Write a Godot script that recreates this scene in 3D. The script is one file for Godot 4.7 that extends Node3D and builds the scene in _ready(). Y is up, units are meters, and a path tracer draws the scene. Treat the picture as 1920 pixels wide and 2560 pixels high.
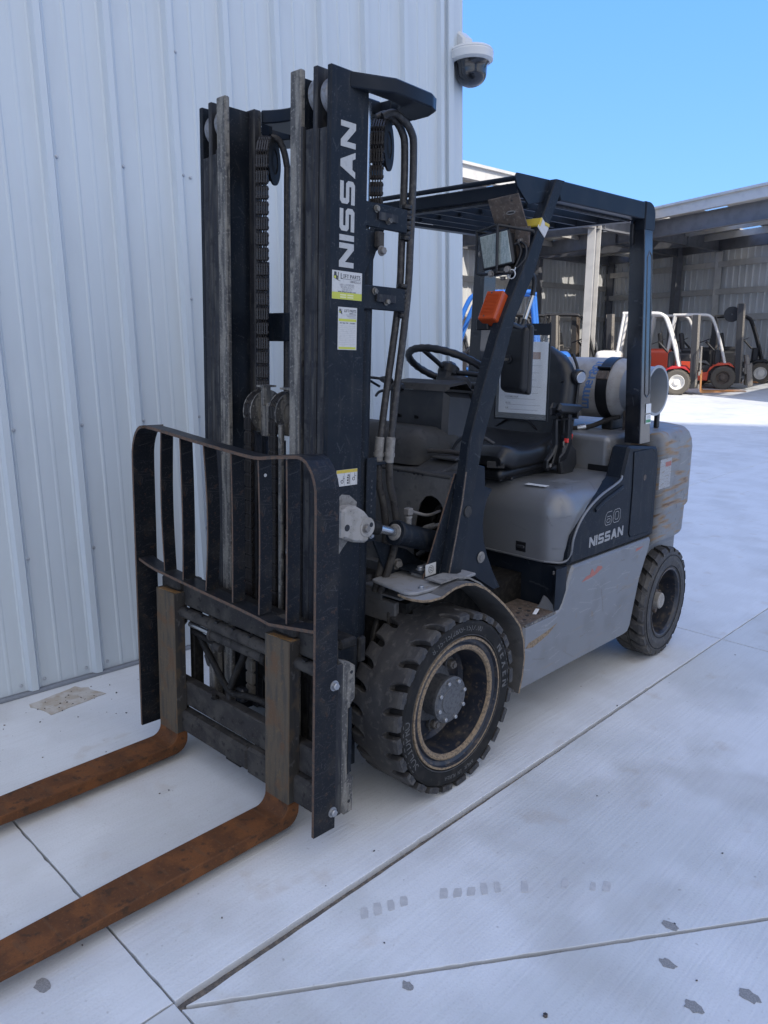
extends Node3D
# A worn grey forklift parked in the shade beside a ribbed metal building; a sunlit yard with parked forklifts and an open shed behind.
# Units are metres. The pavement is y = 0; the near forklift faces +z, its front axle is at x = z = 0.

class Surf:
	var v := PackedVector3Array()
	var n := PackedVector3Array()
	var u := PackedVector2Array()

class MB:                                   # collects shapes by material and becomes one mesh
	var s := {}
	var xf := Transform3D.IDENTITY
	func _init(t := Transform3D.IDENTITY): xf = t
	func surf(m) -> Surf:
		if not s.has(m): s[m] = Surf.new()
		return s[m]
	func tri(m, a: Vector3, b: Vector3, c: Vector3, na := Vector3.ZERO, nb := Vector3.ZERO, nc := Vector3.ZERO, ua := Vector2.ZERO, ub := Vector2.ZERO, uc := Vector2.ZERO):
		var f: Surf = surf(m)
		a = xf * a; b = xf * b; c = xf * c
		if na == Vector3.ZERO:
			na = (b - a).cross(c - a).normalized(); nb = na; nc = na
		else:
			na = (xf.basis * na).normalized(); nb = (xf.basis * nb).normalized(); nc = (xf.basis * nc).normalized()
		f.v.append(a); f.v.append(c); f.v.append(b)
		f.n.append(na); f.n.append(nc); f.n.append(nb)
		f.u.append(ua); f.u.append(uc); f.u.append(ub)
	func quad(m, a, b, c, d, uv := false):  # counter-clockwise seen from outside
		if uv:
			var z := Vector3.ZERO
			tri(m, a, b, c, z, z, z, Vector2(0, 1), Vector2(1, 1), Vector2(1, 0))
			tri(m, a, c, d, z, z, z, Vector2(0, 1), Vector2(1, 0), Vector2(0, 0))
		else:
			tri(m, a, b, c); tri(m, a, c, d)
	func qo(m, a: Vector3, b: Vector3, c: Vector3, d: Vector3, out: Vector3):
		if (b - a).cross(c - a).dot(out) + (c - a).cross(d - a).dot(out) >= 0: quad(m, a, b, c, d)
		else: quad(m, d, c, b, a)
	func box(m, c: Vector3, size: Vector3, bev := 0.0, B := Basis.IDENTITY):
		var h := size * 0.5
		bev = minf(bev, minf(h.x, minf(h.y, h.z)) * 0.9)
		var P = func(s3: Vector3, axis: int) -> Vector3:
			var p := Vector3.ZERO
			for k in 3: p[k] = s3[k] * (h[k] if k == axis else h[k] - bev)
			return c + B * p
		for a in 3:
			var b := (a + 1) % 3
			var d := (a + 2) % 3
			for sg in [-1.0, 1.0]:
				var q := []
				for e in [[-1, -1], [1, -1], [1, 1], [-1, 1]]:
					var s3 := Vector3.ZERO
					s3[a] = sg; s3[b] = e[0]; s3[d] = e[1]
					q.append(P.call(s3, a))
				var o := Vector3.ZERO
				o[a] = sg
				qo(m, q[0], q[1], q[2], q[3], B * o)
			if bev > 0:
				for e in [[-1, -1], [1, -1], [1, 1], [-1, 1]]:   # edges along axis a
					var lo := Vector3.ZERO
					lo[a] = -1; lo[b] = e[0]; lo[d] = e[1]
					var hi := lo
					hi[a] = 1
					var o := Vector3.ZERO
					o[b] = e[0]; o[d] = e[1]
					qo(m, P.call(lo, b), P.call(hi, b), P.call(hi, d), P.call(lo, d), B * o)
		if bev > 0:
			for x in [-1, 1]:
				for y in [-1, 1]:
					for z in [-1, 1]:
						var s3 := Vector3(x, y, z)
						var p0: Vector3 = P.call(s3, 0)
						var p1: Vector3 = P.call(s3, 1)
						var p2: Vector3 = P.call(s3, 2)
						if (p1 - p0).cross(p2 - p0).dot(B * s3) > 0: tri(m, p0, p1, p2)
						else: tri(m, p0, p2, p1)
	func bb(m, x0: float, x1: float, y0: float, y1: float, z0: float, z1: float, bev := 0.0):
		box(m, Vector3(x0 + x1, y0 + y1, z0 + z1) * 0.5, Vector3(absf(x1 - x0), absf(y1 - y0), absf(z1 - z0)), bev)
	# polygon in T's xy plane, extruded along T's z from d0 to d1
	func prism(m, poly: PackedVector2Array, d0: float, d1: float, T := Transform3D.IDENTITY, bev := 0.0, edge = null):
		if edge == null: edge = m
		var n := poly.size()
		var area := 0.0
		for i in n: area += poly[i].cross(poly[(i + 1) % n])
		var p := poly.duplicate()
		if area < 0: p.reverse()
		var en := PackedVector2Array()
		for i in n:
			var e := (p[(i + 1) % n] - p[i]).normalized()
			en.append(Vector2(e.y, -e.x))
		var ins := PackedVector2Array()
		for i in n:
			var a := en[(i + n - 1) % n]
			var b := en[i]
			ins.append(p[i] - (a + b) / maxf(0.4, 1.0 + a.dot(b)) * bev)
		var flip := T.basis.determinant() < 0
		var V = func(q: Vector2, z: float) -> Vector3: return T * Vector3(q.x, q.y, z)
		var idx := Geometry2D.triangulate_polygon(ins)
		var nz := T.basis.z.normalized()
		for k in range(0, idx.size(), 3):
			for side in 2:
				var z := d1 if side else d0
				var a: Vector3 = V.call(ins[idx[k]], z)
				var b: Vector3 = V.call(ins[idx[k + 1]], z)
				var c: Vector3 = V.call(ins[idx[k + 2]], z)
				var o := nz if side else -nz
				if (b - a).cross(c - a).dot(o) > 0: tri(m, a, b, c)
				else: tri(m, a, c, b)
		for i in n:
			var j := (i + 1) % n
			var pv := (i + n - 1) % n
			var na := en[i]
			var nb := en[i]
			if en[pv].dot(en[i]) > 0.75: na = (en[pv] + en[i]).normalized()
			if en[j].dot(en[i]) > 0.75: nb = (en[j] + en[i]).normalized()
			var Na := T.basis * Vector3(na.x, na.y, 0)
			var Nb := T.basis * Vector3(nb.x, nb.y, 0)
			var a0: Vector3 = V.call(p[i], d0 + bev)
			var b0: Vector3 = V.call(p[j], d0 + bev)
			var a1: Vector3 = V.call(p[i], d1 - bev)
			var b1: Vector3 = V.call(p[j], d1 - bev)
			if flip:
				tri(edge, a0, b1, b0, Na, Nb, Nb); tri(edge, a0, a1, b1, Na, Na, Nb)
			else:
				tri(edge, a0, b0, b1, Na, Nb, Nb); tri(edge, a0, b1, a1, Na, Nb, Na)
			if bev > 0:
				var o := T.basis * Vector3(en[i].x, en[i].y, 0)
				qo(edge, a1, b1, V.call(ins[j], d1), V.call(ins[i], d1), o + nz)
				qo(edge, a0, b0, V.call(ins[j], d0), V.call(ins[i], d0), o - nz)
	# side profile [(z, y)...] extruded along x
	func side(m, zy: Array, x0: float, x1: float, bev := 0.0, edge = null):
		var p := PackedVector2Array()
		for q in zy: p.append(Vector2(q[0], q[1]))
		prism(m, p, minf(x0, x1), maxf(x0, x1), Transform3D(Basis(Vector3(0, 0, 1), Vector3(0, 1, 0), Vector3(1, 0, 0)), Vector3.ZERO), bev, edge)
	# plan [(x, z)...] extruded along y
	func plan(m, xz: Array, y0: float, y1: float, bev := 0.0, edge = null):
		var p := PackedVector2Array()
		for q in xz: p.append(Vector2(q[0], q[1]))
		prism(m, p, y0, y1, Transform3D(Basis(Vector3(1, 0, 0), Vector3(0, 0, 1), Vector3(0, 1, 0)), Vector3.ZERO), bev, edge)
	# front outline [(x, y)...] extruded along z
	func front(m, xy: Array, z0: float, z1: float, bev := 0.0, edge = null):
		var p := PackedVector2Array()
		for q in xy: p.append(Vector2(q[0], q[1]))
		prism(m, p, z0, z1, Transform3D.IDENTITY, bev, edge)
	# rings of equal length joined into a smooth or faceted skin
	func loft(m, rings: Array, caps := true, smooth := true):
		var R := rings.size()
		var n: int = rings[0].size()
		var cen := []
		for r in rings:
			var c := Vector3.ZERO
			for q in r: c += q
			cen.append(c / n)
		var N := []
		var vote := 0.0
		for i in R:
			var row := PackedVector3Array()
			for j in n:
				var du: Vector3 = rings[i][(j + 1) % n] - rings[i][(j + n - 1) % n]
				var dv: Vector3 = rings[mini(i + 1, R - 1)][j] - rings[maxi(i - 1, 0)][j]
				var q := du.cross(dv)
				vote += q.normalized().dot(rings[i][j] - cen[i])
				row.append(q.normalized())
			N.append(row)
		var sg := 1.0 if vote >= 0 else -1.0
		for i in R - 1:
			for j in n:
				var k := (j + 1) % n
				var a: Vector3 = rings[i][j]
				var b: Vector3 = rings[i][k]
				var c: Vector3 = rings[i + 1][k]
				var d: Vector3 = rings[i + 1][j]
				if smooth:
					var na: Vector3 = N[i][j] * sg
					var nb: Vector3 = N[i][k] * sg
					var nc: Vector3 = N[i + 1][k] * sg
					var nd: Vector3 = N[i + 1][j] * sg
					if sg > 0: tri(m, a, b, c, na, nb, nc); tri(m, a, c, d, na, nc, nd)
					else: tri(m, a, c, b, na, nc, nb); tri(m, a, d, c, na, nd, nc)
				else:
					qo(m, a, b, c, d, N[i][j] * sg)
		if caps:
			for e in 2:
				var r: PackedVector3Array = rings[R - 1] if e else rings[0]
				var out: Vector3 = (cen[R - 1] - cen[R - 2]) if e else (cen[0] - cen[1])
				for j in n:
					var a := r[j]
					var b := r[(j + 1) % n]
					var c: Vector3 = cen[R - 1] if e else cen[0]
					if (b - a).cross(c - a).dot(out) > 0: tri(m, a, b, c)
					else: tri(m, b, a, c)
	func tube(m, pts: Array, r: float, n := 8, caps := true):
		var rings := []
		var up := Vector3.ZERO
		for i in pts.size():
			var t: Vector3 = (pts[mini(i + 1, pts.size() - 1)] - pts[maxi(i - 1, 0)]).normalized()
			if up == Vector3.ZERO: up = (Vector3.UP if absf(t.y) < 0.9 else Vector3.RIGHT)
			var a := t.cross(up).normalized()
			up = a.cross(t).normalized()
			var ring := PackedVector3Array()
			for j in n:
				var w := TAU * j / n
				ring.append(pts[i] + (a * cos(w) + up * sin(w)) * r)
			rings.append(ring)
		loft(m, rings, caps, true)
	func curve(m, pts: Array, r: float, n := 8, sub := 6):   # a tube through the points, rounded between them
		var c := Curve3D.new()
		for i in pts.size():
			var t: Vector3 = (pts[mini(i + 1, pts.size() - 1)] - pts[maxi(i - 1, 0)]) * 0.18
			c.add_point(pts[i], -t, t)
		var o := []
		for i in (pts.size() - 1) * sub + 1: o.append(c.sample(i / sub, float(i % sub) / sub) if i / sub < pts.size() - 1 else pts[-1])
		tube(m, o, r, n)
	func cyl(m, a: Vector3, b: Vector3, r: float, n := 16, bev := 0.0):
		var ax := (b - a)
		var L := ax.length()
		var z := ax / L
		var x := z.cross(Vector3.UP if absf(z.y) < 0.9 else Vector3.RIGHT).normalized()
		var T := Transform3D(Basis(x, z.cross(x), z), a)
		var pr := [[0, 0], [r, 0], [r, L], [0, L]]
		if bev > 0: pr = [[0, 0], [r - bev, 0], [r, bev], [r, L - bev], [r - bev, L], [0, L]]
		lathe(m, pr, T, n)
	# profile [(r, h)...] turned round T's z; ms may be one material or one per segment
	func lathe(m, pr: Array, T := Transform3D.IDENTITY, n := 24, smooth := false):
		for i in pr.size() - 1:
			var r0: float = pr[i][0]
			var h0: float = pr[i][1]
			var r1: float = pr[i + 1][0]
			var h1: float = pr[i + 1][1]
			var mm = m[i] if m is Array else m
			var nn := Vector2(h1 - h0, -(r1 - r0)).normalized()
			var n0 := nn
			var n1 := nn
			if smooth:
				if i > 0: n0 = (nn + Vector2(h0 - pr[i - 1][1], -(r0 - pr[i - 1][0])).normalized()).normalized()
				if i < pr.size() - 2: n1 = (nn + Vector2(pr[i + 2][1] - h1, -(pr[i + 2][0] - r1)).normalized()).normalized()
			for j in n:
				var w0 := TAU * j / n
				var w1 := TAU * (j + 1) / n
				var c0 := Vector2(cos(w0), sin(w0))
				var c1 := Vector2(cos(w1), sin(w1))
				var a := T * Vector3(c0.x * r0, c0.y * r0, h0)
				var b := T * Vector3(c1.x * r0, c1.y * r0, h0)
				var c := T * Vector3(c1.x * r1, c1.y * r1, h1)
				var d := T * Vector3(c0.x * r1, c0.y * r1, h1)
				var na := T.basis * Vector3(c0.x * n0.x, c0.y * n0.x, n0.y)
				var nb := T.basis * Vector3(c1.x * n0.x, c1.y * n0.x, n0.y)
				var nc := T.basis * Vector3(c1.x * n1.x, c1.y * n1.x, n1.y)
				var nd := T.basis * Vector3(c0.x * n1.x, c0.y * n1.x, n1.y)
				if r0 > 1e-6: tri(mm, a, b, c, na, nb, nc)
				if r1 > 1e-6: tri(mm, a, c, d, na, nc, nd)
	# a box whose edges and corners are round; lo / hi clamp it flat below or above
	func rbox(m, c: Vector3, size: Vector3, r: float, B := Basis.IDENTITY, n := 5, ylo := -1e9, yhi := 1e9):
		var h := size * 0.5 - Vector3(r, r, r)
		var rings := []
		for i in 2 * n + 2:
			var la := -PI / 2 + PI / 2 * (float(i) / n) if i <= n else PI / 2 * (float(i - n - 1) / n)
			var sy := -1.0 if i <= n else 1.0
			var ring := PackedVector3Array()
			for k in 4:
				var sx: float = [1, -1, -1, 1][k]
				var sz: float = [1, 1, -1, -1][k]
				for j in n + 1:
					var w := PI / 2 * k + PI / 2 * j / n
					var p := Vector3(sx * h.x, sy * h.y, sz * h.z) + Vector3(cos(la) * cos(w), sin(la), cos(la) * sin(w)) * r
					p.y = clampf(p.y, ylo - c.y, yhi - c.y)
					ring.append(c + B * p)
			rings.append(ring)
		loft(m, rings, true, true)
	# a flat strip of the given thickness that follows a path in T's xy plane, d0..d1 deep
	func strip(m, path: Array, th: float, d0: float, d1: float, T := Transform3D.IDENTITY, edge = null):
		var n := path.size()
		var a := PackedVector2Array()
		var b := PackedVector2Array()
		for i in n:
			var p := Vector2(path[i][0], path[i][1])
			var q := Vector2(path[mini(i + 1, n - 1)][0], path[mini(i + 1, n - 1)][1])
			var o := Vector2(path[maxi(i - 1, 0)][0], path[maxi(i - 1, 0)][1])
			var d := (q - o).normalized()
			var nn := Vector2(-d.y, d.x)
			a.append(p + nn * th * 0.5); b.append(p - nn * th * 0.5)
		for i in n - 1: prismq(m, [a[i], b[i], b[i + 1], a[i + 1]], d0, d1, T, i == 0, i == n - 2, edge)
	func prismq(m, q: Array, d0, d1, T, first, last, edge = null):
		if edge == null: edge = m
		var V = func(k: int, z: float) -> Vector3: return T * Vector3(q[k].x, q[k].y, z)
		var c: Vector2 = (q[0] + q[1] + q[2] + q[3]) * 0.25
		var cc: Vector3 = T * Vector3(c.x, c.y, (d0 + d1) * 0.5)
		for e in [[0, 3], [1, 2]]:
			var a: Vector3 = V.call(e[0], d0)
			qo(m, a, V.call(e[1], d0), V.call(e[1], d1), V.call(e[0], d1), a - cc - T.basis.z * (a - cc).dot(T.basis.z))
		for z in [d0, d1]:
			qo(edge, V.call(0, z), V.call(1, z), V.call(2, z), V.call(3, z), T.basis.z * (1.0 if z == d1 else -1.0))
		if first: qo(edge, V.call(0, d0), V.call(1, d0), V.call(1, d1), V.call(0, d1), V.call(0, d0) - V.call(3, d0))
		if last: qo(edge, V.call(3, d0), V.call(2, d0), V.call(2, d1), V.call(3, d1), V.call(3, d0) - V.call(0, d0))
	func tmesh(m, arrays: Array, T: Transform3D):
		var v: PackedVector3Array = arrays[Mesh.ARRAY_VERTEX]
		var nn: PackedVector3Array = arrays[Mesh.ARRAY_NORMAL]
		var ix: PackedInt32Array = arrays[Mesh.ARRAY_INDEX] if arrays[Mesh.ARRAY_INDEX] != null else PackedInt32Array(range(v.size()))
		for k in range(0, ix.size(), 3):   # the source winds clockwise
			tri(m, T * v[ix[k]], T * v[ix[k + 2]], T * v[ix[k + 1]], T.basis * nn[ix[k]], T.basis * nn[ix[k + 2]], T.basis * nn[ix[k + 1]])
	func mesh() -> ArrayMesh:
		var am := ArrayMesh.new()
		for m in s:
			var f: Surf = s[m]
			if f.v.is_empty(): continue
			var a := []
			a.resize(Mesh.ARRAY_MAX)
			a[Mesh.ARRAY_VERTEX] = f.v; a[Mesh.ARRAY_NORMAL] = f.n; a[Mesh.ARRAY_TEX_UV] = f.u
			am.add_surface_from_arrays(Mesh.PRIMITIVE_TRIANGLES, a)
			am.surface_set_material(am.get_surface_count() - 1, m)
		return am

# ---------- naming and tagging
func numbered(parent: Node, called: String) -> String:
	if not parent.has_node(called): return called
	var k := 1
	while parent.has_node("%s_%03d" % [called, k]): k += 1
	return "%s_%03d" % [called, k]

func put(parent: Node, called: String, b: MB, label := "") -> MeshInstance3D:
	var o := MeshInstance3D.new()
	o.name = numbered(parent, called)
	o.mesh = b.mesh()
	parent.add_child(o)
	if label: o.set_meta("label", label)
	return o

func node(parent: Node, called: String, t := Transform3D.IDENTITY) -> Node3D:
	var o := Node3D.new()
	o.name = numbered(parent, called)
	o.transform = t
	parent.add_child(o)
	return o

func tag(o: Node, label: String, category: String, group := ""):
	o.set_meta("label", label); o.set_meta("category", category)
	if group: o.set_meta("group", group)

func structure(o: Node, label: String):
	o.set_meta("kind", "structure"); o.set_meta("label", label)

# ---------- lettering
var fonts := {}
func glyphs(text: String, height: float, depth: float, weight := 400, mono := "Droid Sans") -> Array:
	var key := mono + str(weight)
	if not fonts.has(key):
		var f := SystemFont.new()
		f.font_names = PackedStringArray([mono]); f.font_weight = weight
		fonts[key] = f
	var t := TextMesh.new()
	t.font = fonts[key]; t.text = text; t.font_size = 32; t.pixel_size = height / 23.0; t.depth = depth; t.curve_step = 2.0
	return t.get_mesh_arrays()

# text centred at origin of T: T.x along the line, T.y up the letters, T.z out of the surface
func write(b: MB, m, text: String, height: float, T: Transform3D, weight := 400, width := 0.0, depth := 0.0004):
	var a := glyphs(text, height, depth, weight)
	if a.is_empty() or a[Mesh.ARRAY_VERTEX] == null: return
	var s := 1.0
	if width > 0:
		var lo := 1e9
		var hi := -1e9
		for p in a[Mesh.ARRAY_VERTEX]: lo = minf(lo, p.x); hi = maxf(hi, p.x)
		s = width / maxf(1e-4, hi - lo)
	b.tmesh(m, a, T * Transform3D(Basis.from_scale(Vector3(s, 1, 1)), Vector3.ZERO))

# letters round a circle in T's xy plane, starting at angle a0 (radians) and running clockwise; feet towards the centre
func arc_text(b: MB, m, text: String, height: float, r: float, a0: float, adv: float, T: Transform3D, weight := 400, depth := 0.0012, inward := false):
	var a := a0
	for ch in text:
		if ch != " ":
			var g := glyphs(ch, height, depth, weight)
			var ang := a - PI / 2 if not inward else a + PI / 2
			b.tmesh(m, g, T * Transform3D(Basis(Vector3(0, 0, 1), ang), Vector3(cos(a), sin(a), 0) * r))
		a += -adv / r if not inward else adv / r

# the wide squared capitals on the mast and the side; unit height, returns polygons
func wide_letter(ch: String) -> Array:
	var w := 1.22
	var t := 0.27
	match ch:
		"N": return [[[0, 0], [t, 0], [t, 0.60], [w - t - 0.04, 0], [w, 0], [w, 1], [w - t, 1], [w - t, 0.40], [t + 0.04, 1], [0, 1]]]
		"I": return [[[0, 0], [t + 0.02, 0], [t + 0.02, 1], [0, 1]]]
		"A": return [[[0, 0], [0.30, 0], [0.40, 0.2], [0.86, 0.2], [0.96, 0], [1.26, 0], [0.80, 1], [0.46, 1]]]
		"S": return [[[0.02, 0], [1.0, 0], [1.16, 0.14], [1.16, 0.46], [1.02, 0.6], [0.30, 0.6], [0.30, 0.76], [1.12, 0.76], [1.12, 1], [0.18, 1], [0.03, 0.87], [0.03, 0.5], [0.16, 0.38], [0.88, 0.38], [0.88, 0.24], [0.02, 0.24]]]
	return []

func wide_word(b: MB, m, text: String, h: float, length: float, T: Transform3D):
	var x := 0.0
	var items := []
	for ch in text:
		items.append([ch, x])
		x += (0.29 if ch == "I" else 1.26 if ch == "A" else 1.18) + 0.16
	var k := length / (x - 0.16)
	for it in items:
		for poly in wide_letter(it[0]):
			var p := PackedVector2Array()
			for q in poly: p.append(Vector2((it[1] + q[0]) * k, q[1] * h))
			b.prism(m, p, 0.0, 0.0007, T)

# ---------- materials
var M := {}
var lut := PackedByteArray()

func noise_bytes(seed: int, size: int, freq: float, oct := 4, ax := 1.0, ay := 1.0, kind := FastNoiseLite.TYPE_SIMPLEX_SMOOTH) -> PackedByteArray:
	var f := FastNoiseLite.new()
	f.seed = seed; f.noise_type = kind; f.frequency = freq / size * maxf(ax, ay); f.fractal_octaves = oct
	f.fractal_type = FastNoiseLite.FRACTAL_FBM if oct > 1 else FastNoiseLite.FRACTAL_NONE
	var im: Image = f.get_seamless_image(maxi(8, int(size / ax)), maxi(8, int(size / ay)))
	if ax > 1 or ay > 1: im.resize(size, size, Image.INTERPOLATE_CUBIC)
	im.convert(Image.FORMAT_L8)
	return im.get_data()

func scratch_bytes(seed: int, size: int, count: int, length: float, ang: float, spread: float) -> PackedByteArray:
	var b := PackedByteArray()
	b.resize(size * size)
	var r := RandomNumberGenerator.new()
	r.seed = seed
	for i in count:
		var x := r.randf() * size
		var y := r.randf() * size
		var w := ang + r.randfn(0, spread)
		var L := length * size * r.randf_range(0.2, 1.0)
		var v := r.randi_range(70, 255)
		var bend := r.randfn(0, 0.004)
		for k in int(L):
			b[(int(y) % size) * size + int(x) % size] = v
			if v > 246: b[(int(y + 1) % size) * size + int(x) % size] = v - 60
			x = fposmod(x + cos(w), size); y = fposmod(y + sin(w), size)
			w += bend
	return b

# layers: [bytes, lo, hi, colour (linear), strength]
func tex(size: int, base: Color, layers: Array) -> ImageTexture:
	if lut.is_empty():
		for i in 2049: lut.append(int(round(Color(i / 2048.0, 0, 0).linear_to_srgb().r * 255)))
	var out := PackedByteArray()
	out.resize(size * size * 3)
	var n := layers.size()
	var ls := []
	for l in layers:                       # a table of strengths per byte for each layer
		var t := PackedFloat32Array()
		for v in 256: t.append(smoothstep(l[1], l[2], v / 255.0) * l[4])
		ls.append(t)
	for i in size * size:
		var r := base.r
		var g := base.g
		var b := base.b
		for k in n:
			var a: float = ls[k][layers[k][0][i]]
			if a > 0.0:
				var c: Color = layers[k][3]
				r += (c.r - r) * a; g += (c.g - g) * a; b += (c.b - b) * a
		var j := i * 3
		out[j] = lut[int(clampf(r, 0, 1) * 2048)]; out[j + 1] = lut[int(clampf(g, 0, 1) * 2048)]; out[j + 2] = lut[int(clampf(b, 0, 1) * 2048)]
	return ImageTexture.create_from_image(Image.create_from_data(size, size, false, Image.FORMAT_RGB8, out))

func grey(size: int, bytes: PackedByteArray) -> ImageTexture:
	return ImageTexture.create_from_image(Image.create_from_data(size, size, false, Image.FORMAT_L8, bytes))

func flat(c: Color, rough := 0.6, metal := 0.0) -> StandardMaterial3D:
	var m := StandardMaterial3D.new()
	m.albedo_color = c.linear_to_srgb(); m.roughness = rough; m.metallic = metal
	return m

func skin(t: Texture2D, scale: Vector3, rough := 0.6, metal := 0.0, bump: Texture2D = null, cm := 0.0) -> StandardMaterial3D:
	var m := StandardMaterial3D.new()
	m.albedo_texture = t; m.roughness = rough; m.metallic = metal
	m.uv1_triplanar = true; m.uv1_world_triplanar = true; m.uv1_scale = scale; m.uv1_triplanar_sharpness = 4.0
	if bump: m.heightmap_enabled = true; m.heightmap_texture = bump; m.heightmap_scale = cm
	return m

func C(r: float, g: float, b: float) -> Color: return Color(r, g, b)

func make_materials():
	var S := 320
	var n1 := noise_bytes(1, S, 5, 5)
	var n2 := noise_bytes(2, S, 14, 4)
	var n3 := noise_bytes(3, S, 60, 3)
	var n4 := noise_bytes(4, S, 130, 1)
	var streak_h := noise_bytes(5, S, 3, 4, 8, 1)      # drawn out along the tile's u
	var streak_v := noise_bytes(6, S, 3, 4, 1, 8)      # along v
	var sc_h := scratch_bytes(11, S, 300, 0.10, 0.0, 0.25)
	var sc_a := scratch_bytes(12, S, 260, 0.045, 0.9, 1.4)
	var sc_few := scratch_bytes(13, S, 46, 0.10, 0.2, 0.7)
	var fine := noise_bytes(14, S, 200, 2)
	# concrete: pale new slab, broom lines along z, faint brown and grey stains
	var K := 1024
	var broom := noise_bytes(21, K, 6, 3, 1, 24)
	var cb := noise_bytes(22, K, 6, 5)
	var cg := noise_bytes(23, K, 260, 2)
	var cs := noise_bytes(24, K, 9, 4)
	var cp := noise_bytes(25, K, 90, 2)
	var ct := tex(K, C(0.625, 0.64, 0.64), [[cb, 0.35, 0.75, C(0.57, 0.58, 0.575), 0.7], [broom, 0.45, 0.80, C(0.52, 0.53, 0.515), 0.22], [cg, 0.55, 0.95, C(0.44, 0.43, 0.41), 0.35], [cs, 0.70, 0.92, C(0.44, 0.37, 0.29), 0.28], [cp, 0.84, 0.95, C(0.22, 0.20, 0.18), 0.45]])
	var rel := PackedByteArray()
	rel.resize(K * K)
	for i in K * K: rel[i] = (broom[i] * 2 + cg[i]) / 3
	var big := noise_bytes(26, 256, 5, 5)
	var blot := noise_bytes(27, 256, 12, 4)
	var over := tex(256, C(1, 1, 1), [[big, 0.38, 0.72, C(0.80, 0.81, 0.80), 0.85], [blot, 0.55, 0.82, C(0.74, 0.73, 0.70), 0.6]])
	var m := skin(ct, Vector3(0.42, 0.42, 0.42), 0.85, 0.0, grey(K, rel), 0.12)
	m.detail_enabled = true; m.detail_albedo = over; m.detail_blend_mode = BaseMaterial3D.BLEND_MODE_MUL
	m.detail_uv_layer = BaseMaterial3D.DETAIL_UV_2
	m.uv2_triplanar = true; m.uv2_world_triplanar = true; m.uv2_scale = Vector3(0.13, 0.13, 0.13)
	M.concrete = m
	M.concrete_pale = m.duplicate()  # cleaner, lighter slabs by the wall; paler colour also offsets the shade there
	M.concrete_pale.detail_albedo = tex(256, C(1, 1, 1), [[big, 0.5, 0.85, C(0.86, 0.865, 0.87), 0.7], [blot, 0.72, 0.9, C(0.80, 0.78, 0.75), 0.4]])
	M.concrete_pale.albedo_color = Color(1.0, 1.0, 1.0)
	M.joint = skin(tex(S, C(0.12, 0.105, 0.09), [[n2, 0.4, 0.7, C(0.22, 0.18, 0.13), 0.7], [n3, 0.5, 0.8, C(0.06, 0.055, 0.05), 0.7]]), Vector3(2, 2, 2), 0.95)
	M.dirt = skin(tex(S, C(0.40, 0.355, 0.29), [[n1, 0.35, 0.75, C(0.50, 0.48, 0.44), 0.8], [n2, 0.6, 0.9, C(0.30, 0.24, 0.17), 0.6], [n4, 0.8, 0.95, C(0.2, 0.16, 0.12), 0.4]]), Vector3(2.2, 2.2, 2.2), 0.95)
	M.stain = skin(tex(S, C(0.20, 0.20, 0.195), [[n3, 0.3, 0.7, C(0.29, 0.285, 0.275), 0.8]]), Vector3(3, 3, 3), 0.9)
	M.track = skin(tex(S, C(0.43, 0.43, 0.425), [[n2, 0.35, 0.65, C(0.50, 0.495, 0.48), 0.8], [fine, 0.4, 0.8, C(0.38, 0.38, 0.37), 0.6]]), Vector3(2, 2, 2), 0.9)
	# painted wall sheet
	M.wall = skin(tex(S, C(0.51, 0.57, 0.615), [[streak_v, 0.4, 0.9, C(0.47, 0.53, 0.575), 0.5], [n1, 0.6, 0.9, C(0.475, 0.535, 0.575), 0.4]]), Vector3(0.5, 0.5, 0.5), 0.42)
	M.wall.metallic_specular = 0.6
	M.screw = flat(C(0.42, 0.45, 0.49), 0.4, 0.3)
	M.flash = flat(C(0.20, 0.22, 0.25), 0.6)
	# forklift paints and metals
	M.navy = skin(tex(S, C(0.0085, 0.012, 0.0175), [[n1, 0.42, 0.85, C(0.016, 0.0185, 0.022), 0.8], [streak_v, 0.62, 0.9, C(0.042, 0.041, 0.039), 0.4], [sc_a, 0.2, 1.0, C(0.12, 0.125, 0.13), 0.28], [n4, 0.86, 0.94, C(0.14, 0.14, 0.14), 0.35], [n3, 0.70, 0.9, C(0.030, 0.031, 0.033), 0.6]]), Vector3(1.1, 1.1, 1.1), 0.45)
	M.navy_clean = skin(tex(S, C(0.0095, 0.0135, 0.020), [[n1, 0.4, 0.9, C(0.017, 0.0205, 0.026), 0.8], [sc_few, 0.2, 1.0, C(0.10, 0.105, 0.11), 0.28], [fine, 0.7, 0.95, C(0.028, 0.029, 0.031), 0.35]]), Vector3(0.9, 0.9, 0.9), 0.36)
	M.scratched = skin(tex(S, C(0.0105, 0.0125, 0.0165), [[n1, 0.42, 0.85, C(0.024, 0.0235, 0.023), 0.8], [n2, 0.70, 0.88, C(0.075, 0.045, 0.028), 0.5], [sc_h, 0.2, 1.0, C(0.10, 0.10, 0.10), 0.34], [sc_a, 0.2, 1.0, C(0.13, 0.125, 0.12), 0.38], [n3, 0.74, 0.92, C(0.085, 0.07, 0.055), 0.5], [n4, 0.84, 0.93, C(0.14, 0.135, 0.13), 0.4]]), Vector3(1.7, 1.7, 1.7), 0.44)
	M.worn = skin(tex(S, C(0.070, 0.067, 0.062), [[streak_v, 0.36, 0.68, C(0.20, 0.185, 0.155), 0.95], [n2, 0.60, 0.8, C(0.032, 0.032, 0.033), 0.85], [n3, 0.62, 0.84, C(0.30, 0.285, 0.25), 0.65], [fine, 0.6, 0.9, C(0.04, 0.037, 0.034), 0.5]]), Vector3(1.3, 1.3, 1.3), 0.58, 0.1)
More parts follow.
